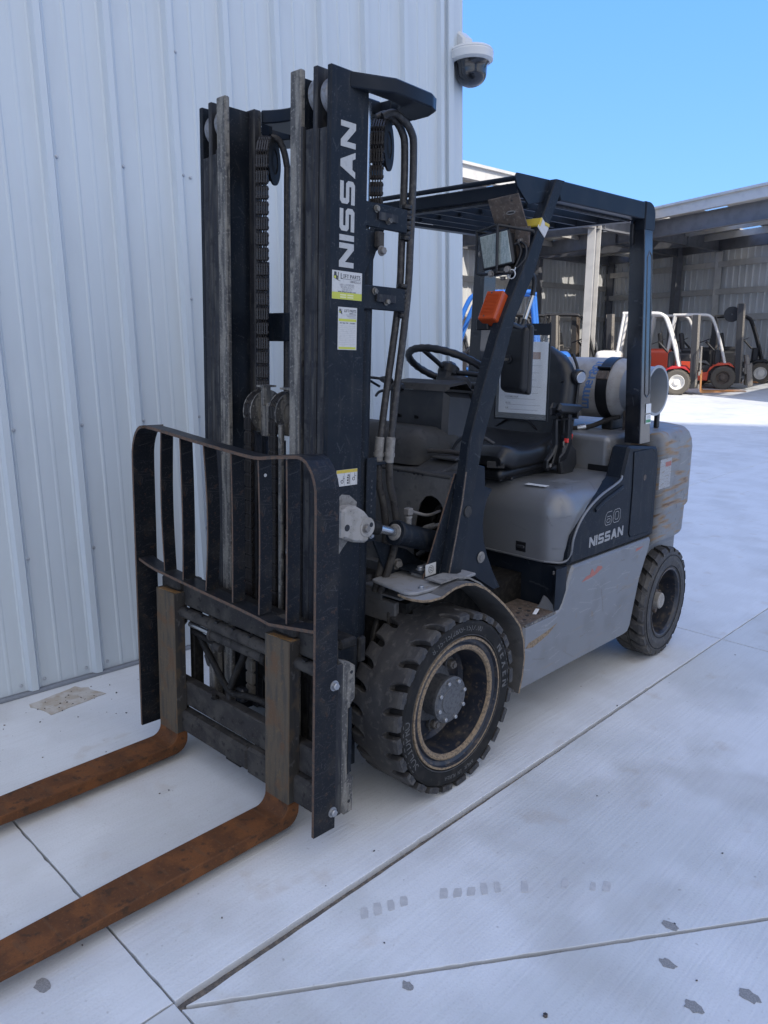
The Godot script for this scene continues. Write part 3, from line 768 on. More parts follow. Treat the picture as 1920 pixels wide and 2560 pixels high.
func make_near_building():
	# local x runs along the wall away from the camera, y up the wall, z out of it
	var w := Vector3(0.07606, -0.00433, -0.99709).normalized()
	var up := Vector3(-0.03344, 0.99942, -0.00689).normalized()
	var nn := w.cross(up).normalized()
	var root := node(self, "metal_building", Transform3D(Basis(w, up, nn), Vector3(-1.363, 0, 0.92)))
	tag(root, "pale grey metal building with tall ribbed wall sheets beside the forklift", "building")
	var H := 5.2
	# ribs every 0.305 m, sheets of three ribs
	for k in range(-4, 3):
		var x0 := 1.012 + 0.915 * k - 0.915 + 0.915
		var ribs := [x0 + 0.018, x0 + 0.323, x0 + 0.628]
		var x1 := x0 + 0.915 + 0.062
		if k == 1: x1 = 2.842
		if k == 2:
			ribs = [x0 + 0.018]; x1 = 2.99
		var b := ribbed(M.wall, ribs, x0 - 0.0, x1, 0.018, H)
		var o := put(root, "wall_panel", b)
		o.position.z = 0.001 * (k % 2)
	var body := MB.new()      # walls behind the sheets, end wall and roof
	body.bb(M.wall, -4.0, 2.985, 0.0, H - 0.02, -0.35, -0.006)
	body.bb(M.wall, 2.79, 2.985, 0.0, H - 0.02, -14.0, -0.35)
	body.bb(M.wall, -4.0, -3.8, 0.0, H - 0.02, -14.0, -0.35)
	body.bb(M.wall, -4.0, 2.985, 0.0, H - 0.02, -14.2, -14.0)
	body.bb(M.roof, -4.1, 3.05, H + 0.06, H + 0.2, -14.3, 0.12)
	put(root, "wall", body)
	var tr := MB.new()
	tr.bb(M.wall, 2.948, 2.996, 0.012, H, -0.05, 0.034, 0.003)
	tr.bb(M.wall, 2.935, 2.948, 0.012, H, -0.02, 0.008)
	put(root, "corner_trim", tr)
	var bt := MB.new()
	bt.bb(M.flash, -4.0, 2.94, 0.0, 0.016, -0.004, 0.028, 0.003)
	put(root, "base_trim", bt)
	var sc := MB.new()
	sc.lathe(M.screw, [[0.0001, 0.0], [0.0085, 0.0], [0.0085, 0.0018], [0.0052, 0.0026], [0.0048, 0.0068], [0.0001, 0.0074]], Transform3D.IDENTITY, 10)
	var sm := sc.mesh()
	for k in range(-3, 9):
		var x := 0.490 + 0.3045 * k
		for lv in [0.64, 1.23, 1.82, 2.405, 2.955, 3.55, 4.15]:
			if (k + 30) % 3 == 0 and lv == 1.82: continue
			var off := 0.0
			if lv in [2.955, 1.82] and (k + 30) % 3 != 2: continue
			var o := MeshInstance3D.new()
			o.name = numbered(root, "screw"); o.mesh = sm; root.add_child(o)
			o.position = Vector3(x + 0.004, lv, 0.002)
			if (k + 30) % 3 == 2 and lv > 2.0 and lv < 2.9:
				var o2 := o.duplicate()
				o2.name = numbered(root, "screw"); root.add_child(o2); o2.position = Vector3(x + 0.042, lv - 0.006, 0.002)
		for e in [[-0.088, 0.050], [0.018, 0.054]]:
			var o := MeshInstance3D.new()
			o.name = numbered(root, "screw"); o.mesh = sm; root.add_child(o)
			o.position = Vector3(x + e[0], e[1], 0.002)
	# the dome camera on the end wall, just round the corner
	var cam := node(self, "security_camera", Transform3D(Basis(w, up, nn), Vector3(-1.363, 0, 0.92)))
	tag(cam, "white dome security camera on an arm at the corner of the metal building", "security camera")
	var cx := 2.985
	var cz := 0.075
	var b1 := MB.new()
	var T := Transform3D(Basis(Vector3(1, 0, 0), Vector3(0, 0, -1), Vector3(0, 1, 0)), Vector3(cx + 0.12, 3.30, cz))
	b1.lathe(M.label_white, [[0.0001, 0.0], [0.118, 0.0], [0.136, 0.012], [0.140, 0.052], [0.136, 0.060], [0.138, 0.064], [0.128, 0.078], [0.07, 0.098], [0.0001, 0.10]], T, 40)
	put(cam, "housing", b1)
	var b2 := MB.new()
	b2.side(M.label_white, [[-0.06, 3.385], [0.02, 3.388], [0.055, 3.39], [0.055, 3.45], [0.0, 3.50], [-0.10, 3.55], [-0.16, 3.55], [-0.16, 3.46]], cx + 0.075, cx + 0.165, 0.012)
	b2.xf = Transform3D.IDENTITY
	b2.bb(M.label_white, cx - 0.004, cx + 0.17, 3.40, 3.56, -0.22, -0.16, 0.01)
	put(cam, "arm", b2)
	var b3 := MB.new()
	var D := []
	for k in 9: D.append([0.097 * sin(PI / 2 * k / 8.0) if k else 0.0001, -0.135 - 0.0 + 0.075 * (1 - cos(PI / 2 * k / 8.0))])
	D.append([0.099, -0.02]); D.append([0.112, 0.001])
	b3.lathe(M.black_gloss, D, T, 36, true)
	put(cam, "dome", b3)

# out of frame to the right: an unseen tower, added to cast the shade over the forklift
func make_shade_tower():
	var root := node(self, "added_shade_tower")
	tag(root, "tall pale concrete grain elevator far off to the right, whose shade covers the forklift", "shade tower")
	var e := Vector2(0.87, -0.49).normalized()
	var n := Vector2(0.49, 0.87).normalized()
	var H := 54.0
	var A := e * -5.8 + n * -12.2 + SUN_AZ.normalized() * (H / tan(deg_to_rad(SUN_EL)))
	var q := [A, A + e * 11.6, A + e * 11.6 + n * 12.0, A + n * 12.0]
	var b := MB.new()
	var pl := []
	for p in q: pl.append([p.x, p.y])
	b.plan(M.caster, pl, 0.0, H)
	put(root, "wall", b)
	var rf := MB.new()
	var pr := []
	var cc: Vector2 = (q[0] + q[2]) * 0.5
	for p in q:
		var z: Vector2 = cc + (p - cc) * 1.01
		pr.append([z.x, z.y])
	rf.plan(M.roof, pr, H + 0.003, H + 0.3)
	put(root, "roof", rf)

# ---------- the open shed behind
func beam(b: MB, m, a: Vector3, c: Vector3, h: float, w: float):
	var d := (c - a).normalized()
	var s := d.cross(Vector3.UP).normalized()
	var B := Basis(d, s.cross(d), s)
	b.box(m, (a + c) * 0.5, Vector3(a.distance_to(c), h, w), 0.0, B)

func ibeam(b: MB, m, me, a: Vector3, c: Vector3, h: float, w: float):
	var d := (c - a).normalized()
	var s := d.cross(Vector3.UP).normalized()
	var u := s.cross(d)
	var B := Basis(d, u, s)
	var L := a.distance_to(c)
	b.box(m, (a + c) * 0.5, Vector3(L, h - 0.03, 0.02), 0.0, B)
	for k in [-1, 1]: b.box(me, (a + c) * 0.5 + u * (h * 0.5 - 0.0075) * k, Vector3(L, 0.015, w), 0.0, B)

func hcolumn(b: MB, at: Vector3, h: float, across: Vector3, d := 0.32, w := 0.24):   # web along 'across'
	var t := across.cross(Vector3.UP).normalized()
	var B := Basis(across, Vector3.UP, t)
	b.box(M.shed_steel, at + Vector3(0, h * 0.5, 0), Vector3(d - 0.05, h, 0.02), 0.0, B)  # dark web, pale flanges: shade and sun are put into the colours
	for k in [-1, 1]: b.box(M.shed_light, at + Vector3(0, h * 0.5, 0) + across * (d * 0.5 - 0.012) * k, Vector3(0.024, h, w), 0.0, B)

func shed_wing(called: String, label: String, corner: Vector3, dir: Vector3, length: float, front_off: Vector3, eave: float, back_h: float, cols: Array, wall_cols: Array, girts: Array, skirt: float):
	# back wall from corner along dir; front line is the back line moved by front_off
	var root := node(self, called)
	tag(root, label, "shed")
	var nrm := dir.cross(Vector3.UP).normalized()
	if nrm.dot(front_off) < 0: nrm = -nrm
	# wall sheets
	var flip := Vector3.UP.cross(nrm).dot(dir) < 0
	var mesh := ribbed(M.shed_wall, [0.10, 0.405, 0.71], 0.0, 0.915, skirt, back_h, 0.03, false).mesh()
	var k := 0
	while k * 0.915 < length:
		var o := MeshInstance3D.new()
		o.name = numbered(root, "wall_panel"); o.mesh = mesh; root.add_child(o)
		var x := Vector3.UP.cross(nrm)
		var org := corner + dir * (k * 0.915 + (0.915 if flip else 0.0))
		o.transform = Transform3D(Basis(x, Vector3.UP, nrm), org)
		k += 1
	for g in girts:
		var b := MB.new()
		beam(b, M.shed_light, corner + nrm * 0.12 + Vector3(0, g, 0), corner + dir * length + nrm * 0.12 + Vector3(0, g, 0), 0.20, 0.08)
		put(root, "girt", b)
	for c in wall_cols:
		var b := MB.new()
		var p: Vector3 = corner + dir * c + nrm * 0.32
		b.box(M.shed_steel, p + Vector3(0, back_h * 0.5, 0), Vector3(0.26, back_h, 0.26), 0.0, Basis(dir, Vector3.UP, nrm))
		put(root, "wall_column", b)
		var rb := MB.new()          # rafter from the wall column to the eave
		var f: Vector3 = p + front_off * 0.96
		ibeam(rb, M.shed_steel, M.shed_steel, p + Vector3(0, back_h - 0.15, 0), Vector3(f.x, eave - 0.35, f.z), 0.5, 0.2)
		put(root, "rafter", rb)
	var ev := MB.new()
	var f0 := corner + front_off
	ibeam(ev, M.shed_steel, M.shed_steel, Vector3(f0.x, eave - 0.33, f0.z), Vector3(f0.x, eave - 0.33, f0.z) + dir * length, 0.46, 0.2)
	put(root, "eave_beam", ev)
	var bk := MB.new()
	beam(bk, M.shed_steel, corner + nrm * 0.2 + Vector3(0, back_h - 0.12, 0), corner + nrm * 0.2 + dir * length + Vector3(0, back_h - 0.12, 0), 0.42, 0.16)
	put(root, "wall_beam", bk)
	for j in 3:
		var pb := MB.new()
		var t := (j + 1) / 4.0
		var o := corner + front_off * t
		beam(pb, M.shed_light, Vector3(o.x, lerpf(back_h, eave, t) - 0.06, o.z), Vector3(o.x, lerpf(back_h, eave, t) - 0.06, o.z) + dir * length, 0.2, 0.07)
		put(root, "purlin", pb)
	for c in cols:
		var b := MB.new()
		var p: Vector3 = Vector3(f0.x, 0, f0.z) + dir * c
		hcolumn(b, p, eave - 0.1, dir)
		put(root, "column", b)
	# roof sheets with ribs across the slope
	var rf := MB.new()
	var sk := MB.new()
	var a := corner - front_off.normalized() * 0.2 + Vector3(0, back_h + 0.08, 0)
	var fo := front_off + front_off.normalized() * 0.45
	var rise := eave + 0.10 - back_h
	var s := 0.0
	while s < length:
		var p := a + dir * s
		var q := p + dir * 0.30
		var r2 := Vector3(fo.x, rise, fo.z)
		if int(s / 0.30 + 0.5) % 8 in [3, 4, 5]:
			sk.qo(M.skylight, p, q, q + r2, p + r2, Vector3.UP)
			s += 0.30
			continue
		rf.qo(M.roof, p, q, q + r2, p + r2, Vector3.UP)
		rf.qo(M.roof, p - Vector3(0, 0.01, 0), q - Vector3(0, 0.01, 0), q + r2 - Vector3(0, 0.01, 0), p + r2 - Vector3(0, 0.01, 0), Vector3.DOWN)
		s += 0.30
	put(root, "roof", rf)
	put(root, "roof_light", sk)
	var gt := MB.new()
	var g0 := Vector3(f0.x, eave + 0.04, f0.z) + front_off.normalized() * 0.34
	beam(gt, M.shed_light, g0, g0 + dir * length, 0.26, 0.16)
	beam(gt, M.shed_light, g0 + Vector3(0, 0.16, 0) + front_off.normalized() * 0.03, g0 + Vector3(0, 0.16, 0) + front_off.normalized() * 0.03 + dir * length, 0.06, 0.24)
	put(root, "gutter", gt)
	return root

func make_shed():
	var corner := Vector3(-15.7, 0, -30.7)
	# left wing: its wall runs along z, its open front faces +x
	shed_wing("open_shed", "long open metal shed with a tan gutter seen through the forklift's guard", corner, Vector3(0, 0, 1), 19.5, Vector3(6.1, 0, 0.0), 5.0, 4.75,
		[3.0, 12.05], [0.2, 6.0, 11.6], [2.15, 3.45], 0.0)
	# right wing: slants towards the camera on the right
	var d := Vector3(0.898, 0, 0.441).normalized()
	var nf := Vector3(-0.441, 0, 0.898).normalized()
	shed_wing("open_shed", "open metal shed with a grey eave beam standing behind the red forklifts", corner, d, 24.0, nf * 5.6 + d * 3.6, 4.92, 4.8,
		[16.0], [4.9, 15.0], [2.15, 3.05, 4.0], 0.0)

# ---------- the forklift
const TILT := 0.039
var MX: Transform3D                       # mast frame: y' up the mast, z' out of its front
var lift: Node3D

func mast_frame() -> Transform3D:
	return Transform3D(Basis(Vector3(1, 0, 0), Vector3(0, cos(TILT), -sin(TILT)), Vector3(0, sin(TILT), cos(TILT))), Vector3.ZERO)

func hex(b: MB, m, at: Vector3, axis: Vector3, r: float, h: float, washer := true):
	var z := axis.normalized()
	var x := z.cross(Vector3.UP if absf(z.y) < 0.9 else Vector3.RIGHT).normalized()
	var T := Transform3D(Basis(x, z.cross(x), z), at)
	if washer: b.lathe(m, [[r * 1.35, -0.001], [r * 1.35, 0.002], [0.0001, 0.002]], T, 18)
	b.lathe(m, [[r, 0.0], [r, h * 0.8], [r * 0.86, h], [0.0001, h]], T, 6)

func make_mast():
	MX = mast_frame()
	for s in [1.0, -1.0]:
		var b := MB.new(MX)
		b.bb(M.navy, s * 0.325, s * 0.344, 0.12, 2.400, 0.311, 0.469, 0.003)
		b.bb(M.worn_dark, s * 0.2925, s * 0.3248, 0.12, 2.232, 0.447, 0.4685, 0.003)
		b.bb(M.worn_dark, s * 0.2925, s * 0.3248, 0.12, 2.30, 0.3115, 0.333, 0.003)
		put(lift, "outer_rail", b)
		b = MB.new(MX)
		b.bb(M.worn_dark, s * 0.265, s * 0.2845, 0.15, 2.406, 0.330, 0.472, 0.003)
		b.bb(M.worn_dark, s * 0.2315, s * 0.2648, 0.15, 2.236, 0.450, 0.4715, 0.003)
		b.bb(M.worn_dark, s * 0.2847, s * 0.2905, 0.15, 2.233, 0.452, 0.4705, 0.002)
		b.bb(M.worn_dark, s * 0.2315, s * 0.2648, 0.15, 2.30, 0.331, 0.352, 0.003)
		put(lift, "middle_rail", b)
		b = MB.new(MX)
		b.bb(M.worn, s * 0.170, s * 0.2215, 0.17, 2.408, 0.4615, 0.482, 0.004)
		b.bb(M.worn_dark, s * 0.2217, s * 0.2290, 0.17, 2.245, 0.4625, 0.481, 0.002)
		b.bb(M.navy, s * 0.200, s * 0.218, 0.17, 2.385, 0.362, 0.4613, 0.0)
		b.bb(M.worn_dark, s * 0.170, s * 0.2215, 0.17, 2.392, 0.329, 0.3617, 0.004)
		put(lift, "inner_rail", b)
		for e in [[0.2315, 0.2625, 2.338], [0.2885, 0.3215, 2.328]]:
			b = MB.new(MX)
			b.cyl(M.roller, Vector3(s * e[0], e[2], 0.412), Vector3(s * e[1], e[2], 0.412), 0.054, 30, 0.005)
			put(lift, "roller", b)
	# top plate joining the outer rails behind the mast
	var b := MB.new(MX)
	var pl := []
	for k in 13:
		var x := -0.178 + 0.356 * k / 12.0
		pl.append([x, 0.279 + 0.045 * pow(absf(x) / 0.178, 3.0)])
	pl.append_array([[0.215, 0.30], [0.215, 0.13], [-0.215, 0.13], [-0.215, 0.30]])
	b.plan(M.navy_clean, pl, 2.353, 2.397, 0.004)
	for s in [1.0, -1.0]:
		b.plan(M.navy_clean, [[s * 0.345, 0.392], [s * 0.412, 0.262], [s * 0.406, 0.09], [s * 0.385, 0.045], [s * 0.335, 0.02], [s * 0.262, 0.016], [s * 0.262, 0.1295], [s * 0.30, 0.14], [s * 0.332, 0.165], [s * 0.345, 0.20], [s * 0.345, 0.235], [s * 0.3455, 0.30]], 2.353, 2.397, 0.004)
	b.bb(M.navy_clean, -0.2615, 0.2615, 2.354, 2.396, 0.016, 0.1295, 0.003)
	for s in [1.0, -1.0]: b.front(M.navy_clean, [[s * 0.3245, 2.353], [s * 0.285, 2.353], [s * 0.3245, 2.30]], 0.315, 0.327)
	b.front(M.navy_clean, [[-0.168, 2.352], [-0.125, 2.335], [-0.125, 2.31], [-0.168, 2.27]], 0.318, 0.330)
	b.front(M.navy_clean, [[0.168, 2.352], [0.125, 2.335], [0.125, 2.31], [0.168, 2.27]], 0.318, 0.330)
	put(lift, "mast_top_plate", b)
	for y in [0.42, 1.02, 1.66]:
		b = MB.new(MX)
		b.bb(M.navy, -0.324, 0.324, y - 0.05, y + 0.05, 0.284, 0.309, 0.004)
		put(lift, "mast_cross_member", b)
	b = MB.new(MX)
	b.bb(M.grease, -0.169, 0.169, 0.30, 0.42, 0.332, 0.36, 0.004)
	put(lift, "mast_cross_member", b)
	# lift cylinders behind the rails and the free lift cylinder in the middle
	for s in [1.0, -1.0]:
		b = MB.new(MX)
		b.cyl(M.navy, Vector3(s * 0.275, 0.2, 0.262), Vector3(s * 0.275, 1.9, 0.262), 0.038, 18)
		b.cyl(M.chrome, Vector3(s * 0.275, 1.9, 0.262), Vector3(s * 0.275, 2.352, 0.262), 0.022, 14)
		put(lift, "lift_cylinder", b)
	b = MB.new(MX)
	b.cyl(M.navy, Vector3(-0.02, 0.3, 0.385), Vector3(-0.02, 1.26, 0.385), 0.036, 20)
	b.bb(M.worn, -0.115, 0.085, 1.285, 1.335, 0.365, 0.405, 0.004)
	b.bb(M.worn, -0.068, -0.028, 1.275, 1.395, 0.392, 0.418, 0.004)
	b.bb(M.worn, -0.050, -0.034, 1.385, 1.452, 0.395, 0.43, 0.003)
	b.bb(M.worn, -0.075, -0.034, 1.449, 1.456, 0.372, 0.43, 0.0)
	b.bb(M.worn, 0.058, 0.112, 1.446, 1.453, 0.372, 0.43, 0.0)
	put(lift, "free_lift_cylinder", b)
	# sheaves
	for e in [[-0.112, 1.362, 0.385, 0.062, 0.0], [0.028, 1.362, 0.385, 0.062, 0.0], [-0.150, 2.226, 0.315, 0.064, 0.62], [0.262, 2.246, 0.165, 0.064, 0.55]]:
		b = MB.new(MX)
		var x: float = e[0]
		var R: float = e[3]
		var T := Transform3D(Basis(Vector3.UP, e[4]) * Basis(Vector3(0, 1, 0), Vector3(0, 0, 1), Vector3(1, 0, 0)), Vector3(x, e[1], e[2])) * Transform3D(Basis.IDENTITY, Vector3(0, 0, 0.0 if e[4] == 0.0 else -0.023))
		b.lathe(M.worn if e[1] < 2 else M.grease, [[0.02, 0.0], [R * 0.62, 0.004], [R * 0.68, 0.0], [R + 0.014, 0.0], [R + 0.014, 0.006], [R, 0.009], [R, 0.036], [R + 0.014, 0.039], [R + 0.014, 0.046], [R * 0.68, 0.046], [R * 0.62, 0.042], [0.02, 0.046], [0.0001, 0.046]], T, 36)
		put(lift, "chain_sheave", b)
	# chains: each link a piece
	make_chain(Vector3(-0.089, 1.362, 0.385), 0.067, 1.06, 0.0)
	make_chain(Vector3(0.051, 1.362, 0.385), 0.067, 0.91, 0.0)
	make_chain(Vector3(-0.150, 2.226, 0.315), 0.074, 0.93, 0.62)
	make_chain(Vector3(0.262, 2.246, 0.165), 0.074, 0.20, 0.55)
	# hoses
	b = MB.new(MX)
	b.curve(M.hose, [Vector3(-0.112, 1.40, 0.262), Vector3(-0.112, 2.12, 0.262), Vector3(-0.114, 2.22, 0.262), Vector3(-0.122, 2.29, 0.285), Vector3(-0.135, 2.305, 0.32)], 0.0115, 10)
	put(lift, "hydraulic_hose", b)
	b = MB.new(MX)
	b.cyl(M.worn, Vector3(0.098, 0.5, 0.455), Vector3(0.098, 1.33, 0.455), 0.0105, 12)
	put(lift, "hydraulic_pipe", b)
	for e in [[0.286, 0.0], [0.313, 0.014]]:
		b = MB.new(MX)
		var x: float = e[0]
		var o: float = e[1]
		b.curve(M.hose, [Vector3(x - 0.02, 2.322, 0.20), Vector3(x, 2.335, 0.165 - o * 0.3), Vector3(x, 2.30, 0.10 - o), Vector3(x, 2.22, 0.082 - o), Vector3(x + 0.01, 1.95, 0.095 - o), Vector3(x + 0.012, 1.75, 0.105 - o), Vector3(x + 0.006, 1.42, 0.150 - o * 1.6), Vector3(x + 0.004, 1.235, 0.175 - o * 2.0)], 0.0125, 10)
		put(lift, "hydraulic_hose", b)
		b = MB.new(MX)
		b.curve(M.dusty, [Vector3(x + 0.004, 1.20, 0.177 - o * 2), Vector3(x + 0.006, 1.12, 0.17 - o * 2), Vector3(x + 0.0, 1.03, 0.135 - o * 2), Vector3(x - 0.005, 0.90, 0.120 - o * 2), Vector3(x - 0.01, 0.72, 0.16)], 0.0135, 10)
		b.cyl(M.dust_light, Vector3(x + 0.004, 1.20, 0.177 - o * 2), Vector3(x + 0.004, 1.29, 0.170 - o * 2), 0.0165, 12, 0.002)
		b.cyl(M.dust_light, Vector3(x + 0.004, 1.222, 0.176 - o * 2), Vector3(x + 0.004, 1.236, 0.175 - o * 2), 0.0195, 6)
		put(lift, "hydraulic_hose", b)
	# hose clamps on brackets
	for y in [2.01, 1.755]:
		b = MB.new(MX)
		b.bb(M.navy, 0.318, 0.330, y - 0.038, y + 0.038, 0.105, 0.3105, 0.003)
		b.bb(M.worn_dark, 0.331, 0.338, y - 0.012, y + 0.012, 0.16, 0.25)
		hex(b, M.worn, Vector3(0.331, y + 0.02, 0.255), Vector3(1, 0, 0), 0.009, 0.010)
		hex(b, M.worn, Vector3(0.331, y - 0.01, 0.20), Vector3(1, 0, 0), 0.009, 0.014)
		if y > 1.9:
			b.bb(M.dusty, 0.331, 0.352, y - 0.10, y - 0.05, 0.235, 0.265, 0.004)
			b.side(M.navy, [[0.305, y - 0.05], [0.305, y - 0.19], [0.28, y - 0.13], [0.24, y - 0.10], [0.24, y - 0.05]], 0.322, 0.332)
			hex(b, M.bolt_dirty, Vector3(0.352, y - 0.11, 0.25), Vector3(1, 0, 0), 0.012, 0.015)
		put(lift, "hose_bracket", b)
		b = MB.new(MX)
		for k in 7:
			var yy: float = y + 0.048 - k * 0.0165
			var zz := 0.092 if y > 1.9 else 0.098
			b.lathe(M.black, [[0.013, -0.007], [0.0195, -0.006], [0.0205, 0.0], [0.0195, 0.006], [0.013, 0.007]], MX.affine_inverse() * (MX * Transform3D(Basis(Vector3(1, 0, 0), Vector3(0, 0, -1), Vector3(0, 1, 0)).rotated(Vector3(1, 0, 0), 0.25 if k % 2 else -0.1), Vector3(0.311, yy, zz))), 14)
		put(lift, "hose_tie", b)
	# perforated strip at the foot of the hoses
	b = MB.new(MX)
	b.bb(M.navy, 0.318, 0.324, 0.93, 1.225, 0.215, 0.265, 0.002)
	b.bb(M.navy, 0.290, 0.318, 1.196, 1.206, 0.15, 0.262, 0.002)
	for k in 8: b.cyl(M.ink, Vector3(0.3242, 1.145 - k * 0.022, 0.24), Vector3(0.3247, 1.145 - k * 0.022, 0.24), 0.0042, 10)
	hex(b, M.bolt, Vector3(0.3245, 0.972, 0.238), Vector3(1, 0, 0), 0.008, 0.009)
	hex(b, M.bolt, Vector3(0.3245, 0.952, 0.238), Vector3(1, 0, 0), 0.008, 0.009)
	put(lift, "perforated_bracket", b)
	# the big lettering and the stickers on the mast's side
	var out := Basis(Vector3(0, 1, 0), Vector3(0, 0, 1), Vector3(1, 0, 0))     # line runs up, letters lean to the front
	b = MB.new(MX)
	wide_word(b, M.decal, "NISSAN", 0.062, 0.418, Transform3D(out, Vector3(0.3443, 1.835, 0.3665)))
	put(lift, "mast_lettering", b)
	var R := Basis(Vector3(0, 0, -1), Vector3(0, 1, 0), Vector3(1, 0, 0))      # upright, reading towards the back
	sticker_big(Transform3D(R, Vector3(0.3443, 1.781, 0.392)))
	sticker_tall(Transform3D(R, Vector3(0.3443, 1.650, 0.388)))
	sticker_warn(Transform3D(R, Vector3(0.3443, 1.1725, 0.378)))
	# cast lug and the tilt cylinder on the near side
	b = MB.new(MX)
	b.side(M.cast, [[0.437, 1.074], [0.41, 1.086], [0.375, 1.083], [0.335, 1.060], [0.298, 1.022], [0.292, 1.002], [0.315, 0.958], [0.330, 0.952], [0.385, 0.962], [0.437, 0.984]], 0.345, 0.392, 0.008)
	b.cyl(M.black, Vector3(0.3915, 1.016, 0.418), Vector3(0.3925, 1.016, 0.418), 0.0115, 16)
	b.cyl(M.cast, Vector3(0.391, 1.005, 0.325), Vector3(0.394, 1.005, 0.325), 0.034, 24, 0.002)
	b.cyl(M.black, Vector3(0.3935, 1.012, 0.308), Vector3(0.3945, 1.012, 0.308), 0.0085, 14)
	hex(b, M.bolt_dirty, Vector3(0.394, 1.003, 0.333), Vector3(1, 0, 0), 0.0125, 0.012)
	put(lift, "tilt_bracket", b)
	b = MB.new(MX)
	b.side(M.cast, [[0.437, 1.074], [0.375, 1.083], [0.335, 1.060], [0.292, 1.002], [0.330, 0.952], [0.437, 0.984]], -0.392, -0.345, 0.008)
	put(lift, "tilt_bracket", b)
	b = MB.new(MX)      # oily smudges round the lug
	b.side(M.dust_light, [[0.437, 1.075], [0.43, 1.10], [0.40, 1.118], [0.365, 1.112], [0.33, 1.085], [0.335, 1.05], [0.437, 1.05]], 0.3442, 0.3447)
	put(lift, "grease_smudge", b)
	b = MB.new(MX)
	b.side(M.dust_light, [[0.437, 0.985], [0.432, 0.945], [0.41, 0.915], [0.395, 0.932], [0.37, 0.955], [0.345, 0.962], [0.35, 0.99]], 0.3442, 0.3447)
	put(lift, "grease_smudge", b)
	for s in [1.0, -1.0]:
		b = MB.new()
		var a := Vector3(s * 0.355, 0.995, 0.235)
		var d := (Vector3(s * 0.335, 0.845, -0.22) - Vector3(s * 0.345, 0.957, 0.095)).normalized()
		var p1 := Vector3(s * 0.348, 0.957, 0.100)
		b.cyl(M.chrome, p1 - d * 0.12, p1, 0.0165, 18)
		b.cyl(M.grease, p1 - d * 0.20, p1 - d * 0.10, 0.026, 14, 0.004)
		put(lift, "tilt_rod", b)
		b = MB.new()
		b.cyl(M.navy, p1 - d * 0.004, p1 + d * 0.022, 0.046, 28, 0.004)
		b.cyl(M.dust_light, p1 - d * 0.010, p1 - d * 0.004, 0.030, 20, 0.002)
		b.cyl(M.navy, p1 + d * 0.022, p1 + d * 0.42, 0.042, 28)
		var f := p1 + d * 0.075 + Vector3(0, 0.040, 0)
		b.cyl(M.dust_light, f, f + Vector3(0, 0.028, 0), 0.011, 6)
		b.cyl(M.dust_light, f + Vector3(0, 0.026, 0), f + Vector3(0, 0.034, 0), 0.014, 8)
		b.box(M.bolt_dirty, f + Vector3(0, 0.050, 0), Vector3(0.026, 0.026, 0.026), 0.003)
		b.curve(M.bolt_dirty, [f + Vector3(0, 0.05, -0.012), f + Vector3(0, 0.035, -0.05), f + Vector3(0, 0.018, -0.11), f + Vector3(-0.02 * s, 0.015, -0.2)], 0.006, 8)
		put(lift, "tilt_cylinder", b)

func make_chain(c: Vector3, R: float, drop: float, yaw: float):
	# up the front of the sheave, over it and a little down behind
	var root := node(lift, "lift_chain")
	var pts := []
	var pitch := 0.0254
	var s := 0.0
	var TC := MX * Transform3D(Basis(Vector3.UP, yaw), c)
	var dry := yaw == 0.0 and c.x < 0
	while s < drop + PI * R * 0.9:
		if s < drop: pts.append([Vector3(0, s - drop, R), 0.0])
		else:
			var w := (s - drop) / R
			pts.append([Vector3(0, sin(w) * R, cos(w) * R), w])
		s += pitch
	var mats := [M.chain, M.chain_dry]
	var meshes := []
	for mt in mats:
		var b := MB.new()
		for k in 5:          # leaf plates
			var x := -0.017 + 0.0085 * k
			var pl := []
			var L2 := pitch * (1.0 if k % 2 == 0 else 1.0)
			for j in 20:
				var w := TAU * j / 20.0
				var yy := sin(w) * 0.0098 + (L2 * 0.5 if sin(w) > 0 else -L2 * 0.5)
				pl.append([cos(w) * 0.0098 * (0.82 if absf(sin(w)) < 0.35 else 1.0), yy])
			b.side(mt, pl, x - 0.0026, x + 0.0026)
		b.cyl(mt, Vector3(-0.0225, pitch * 0.5, 0), Vector3(0.0225, pitch * 0.5, 0), 0.0048, 10)
		b.cyl(mt, Vector3(-0.0225, -pitch * 0.5, 0), Vector3(0.0225, -pitch * 0.5, 0), 0.0048, 10)
		meshes.append(b.mesh())
	for i in pts.size():
		if i % 2 == 1: continue
		var o := MeshInstance3D.new()
		o.name = numbered(root, "chain_link")
		var p: Vector3 = pts[i][0]
		o.mesh = meshes[1] if (p.y < -0.78 and dry) else meshes[0]
		root.add_child(o)
		o.transform = TC * Transform3D(Basis(Vector3(1, 0, 0), -pts[i][1]), p)
	# inner plates between the links: one joined piece
	var b := MB.new(TC)
	for i in pts.size():
		if i % 2 == 0: continue
		var p: Vector3 = pts[i][0]
		for x in [-0.0128, -0.0043, 0.0043, 0.0128]:
			b.box(M.chain_dry if (p.y < -0.78 and dry) else M.chain, p + Vector3(x, 0, 0), Vector3(0.0036, pitch * 1.35, 0.0125), 0.003, Basis(Vector3(1, 0, 0), -pts[i][1]))
	put(root, "inner_plates", b).set_meta("kind", "stuff")

# ---------- stickers (lettering about as in the photograph)
func sheet(b: MB, m, T: Transform3D, x0: float, x1: float, y0: float, y1: float, lift_ := 0.0006):
	b.box(m, T * Vector3((x0 + x1) * 0.5, (y0 + y1) * 0.5, lift_ * 0.5), Vector3(absf(x1 - x0), absf(y1 - y0), lift_), 0.0, T.basis)

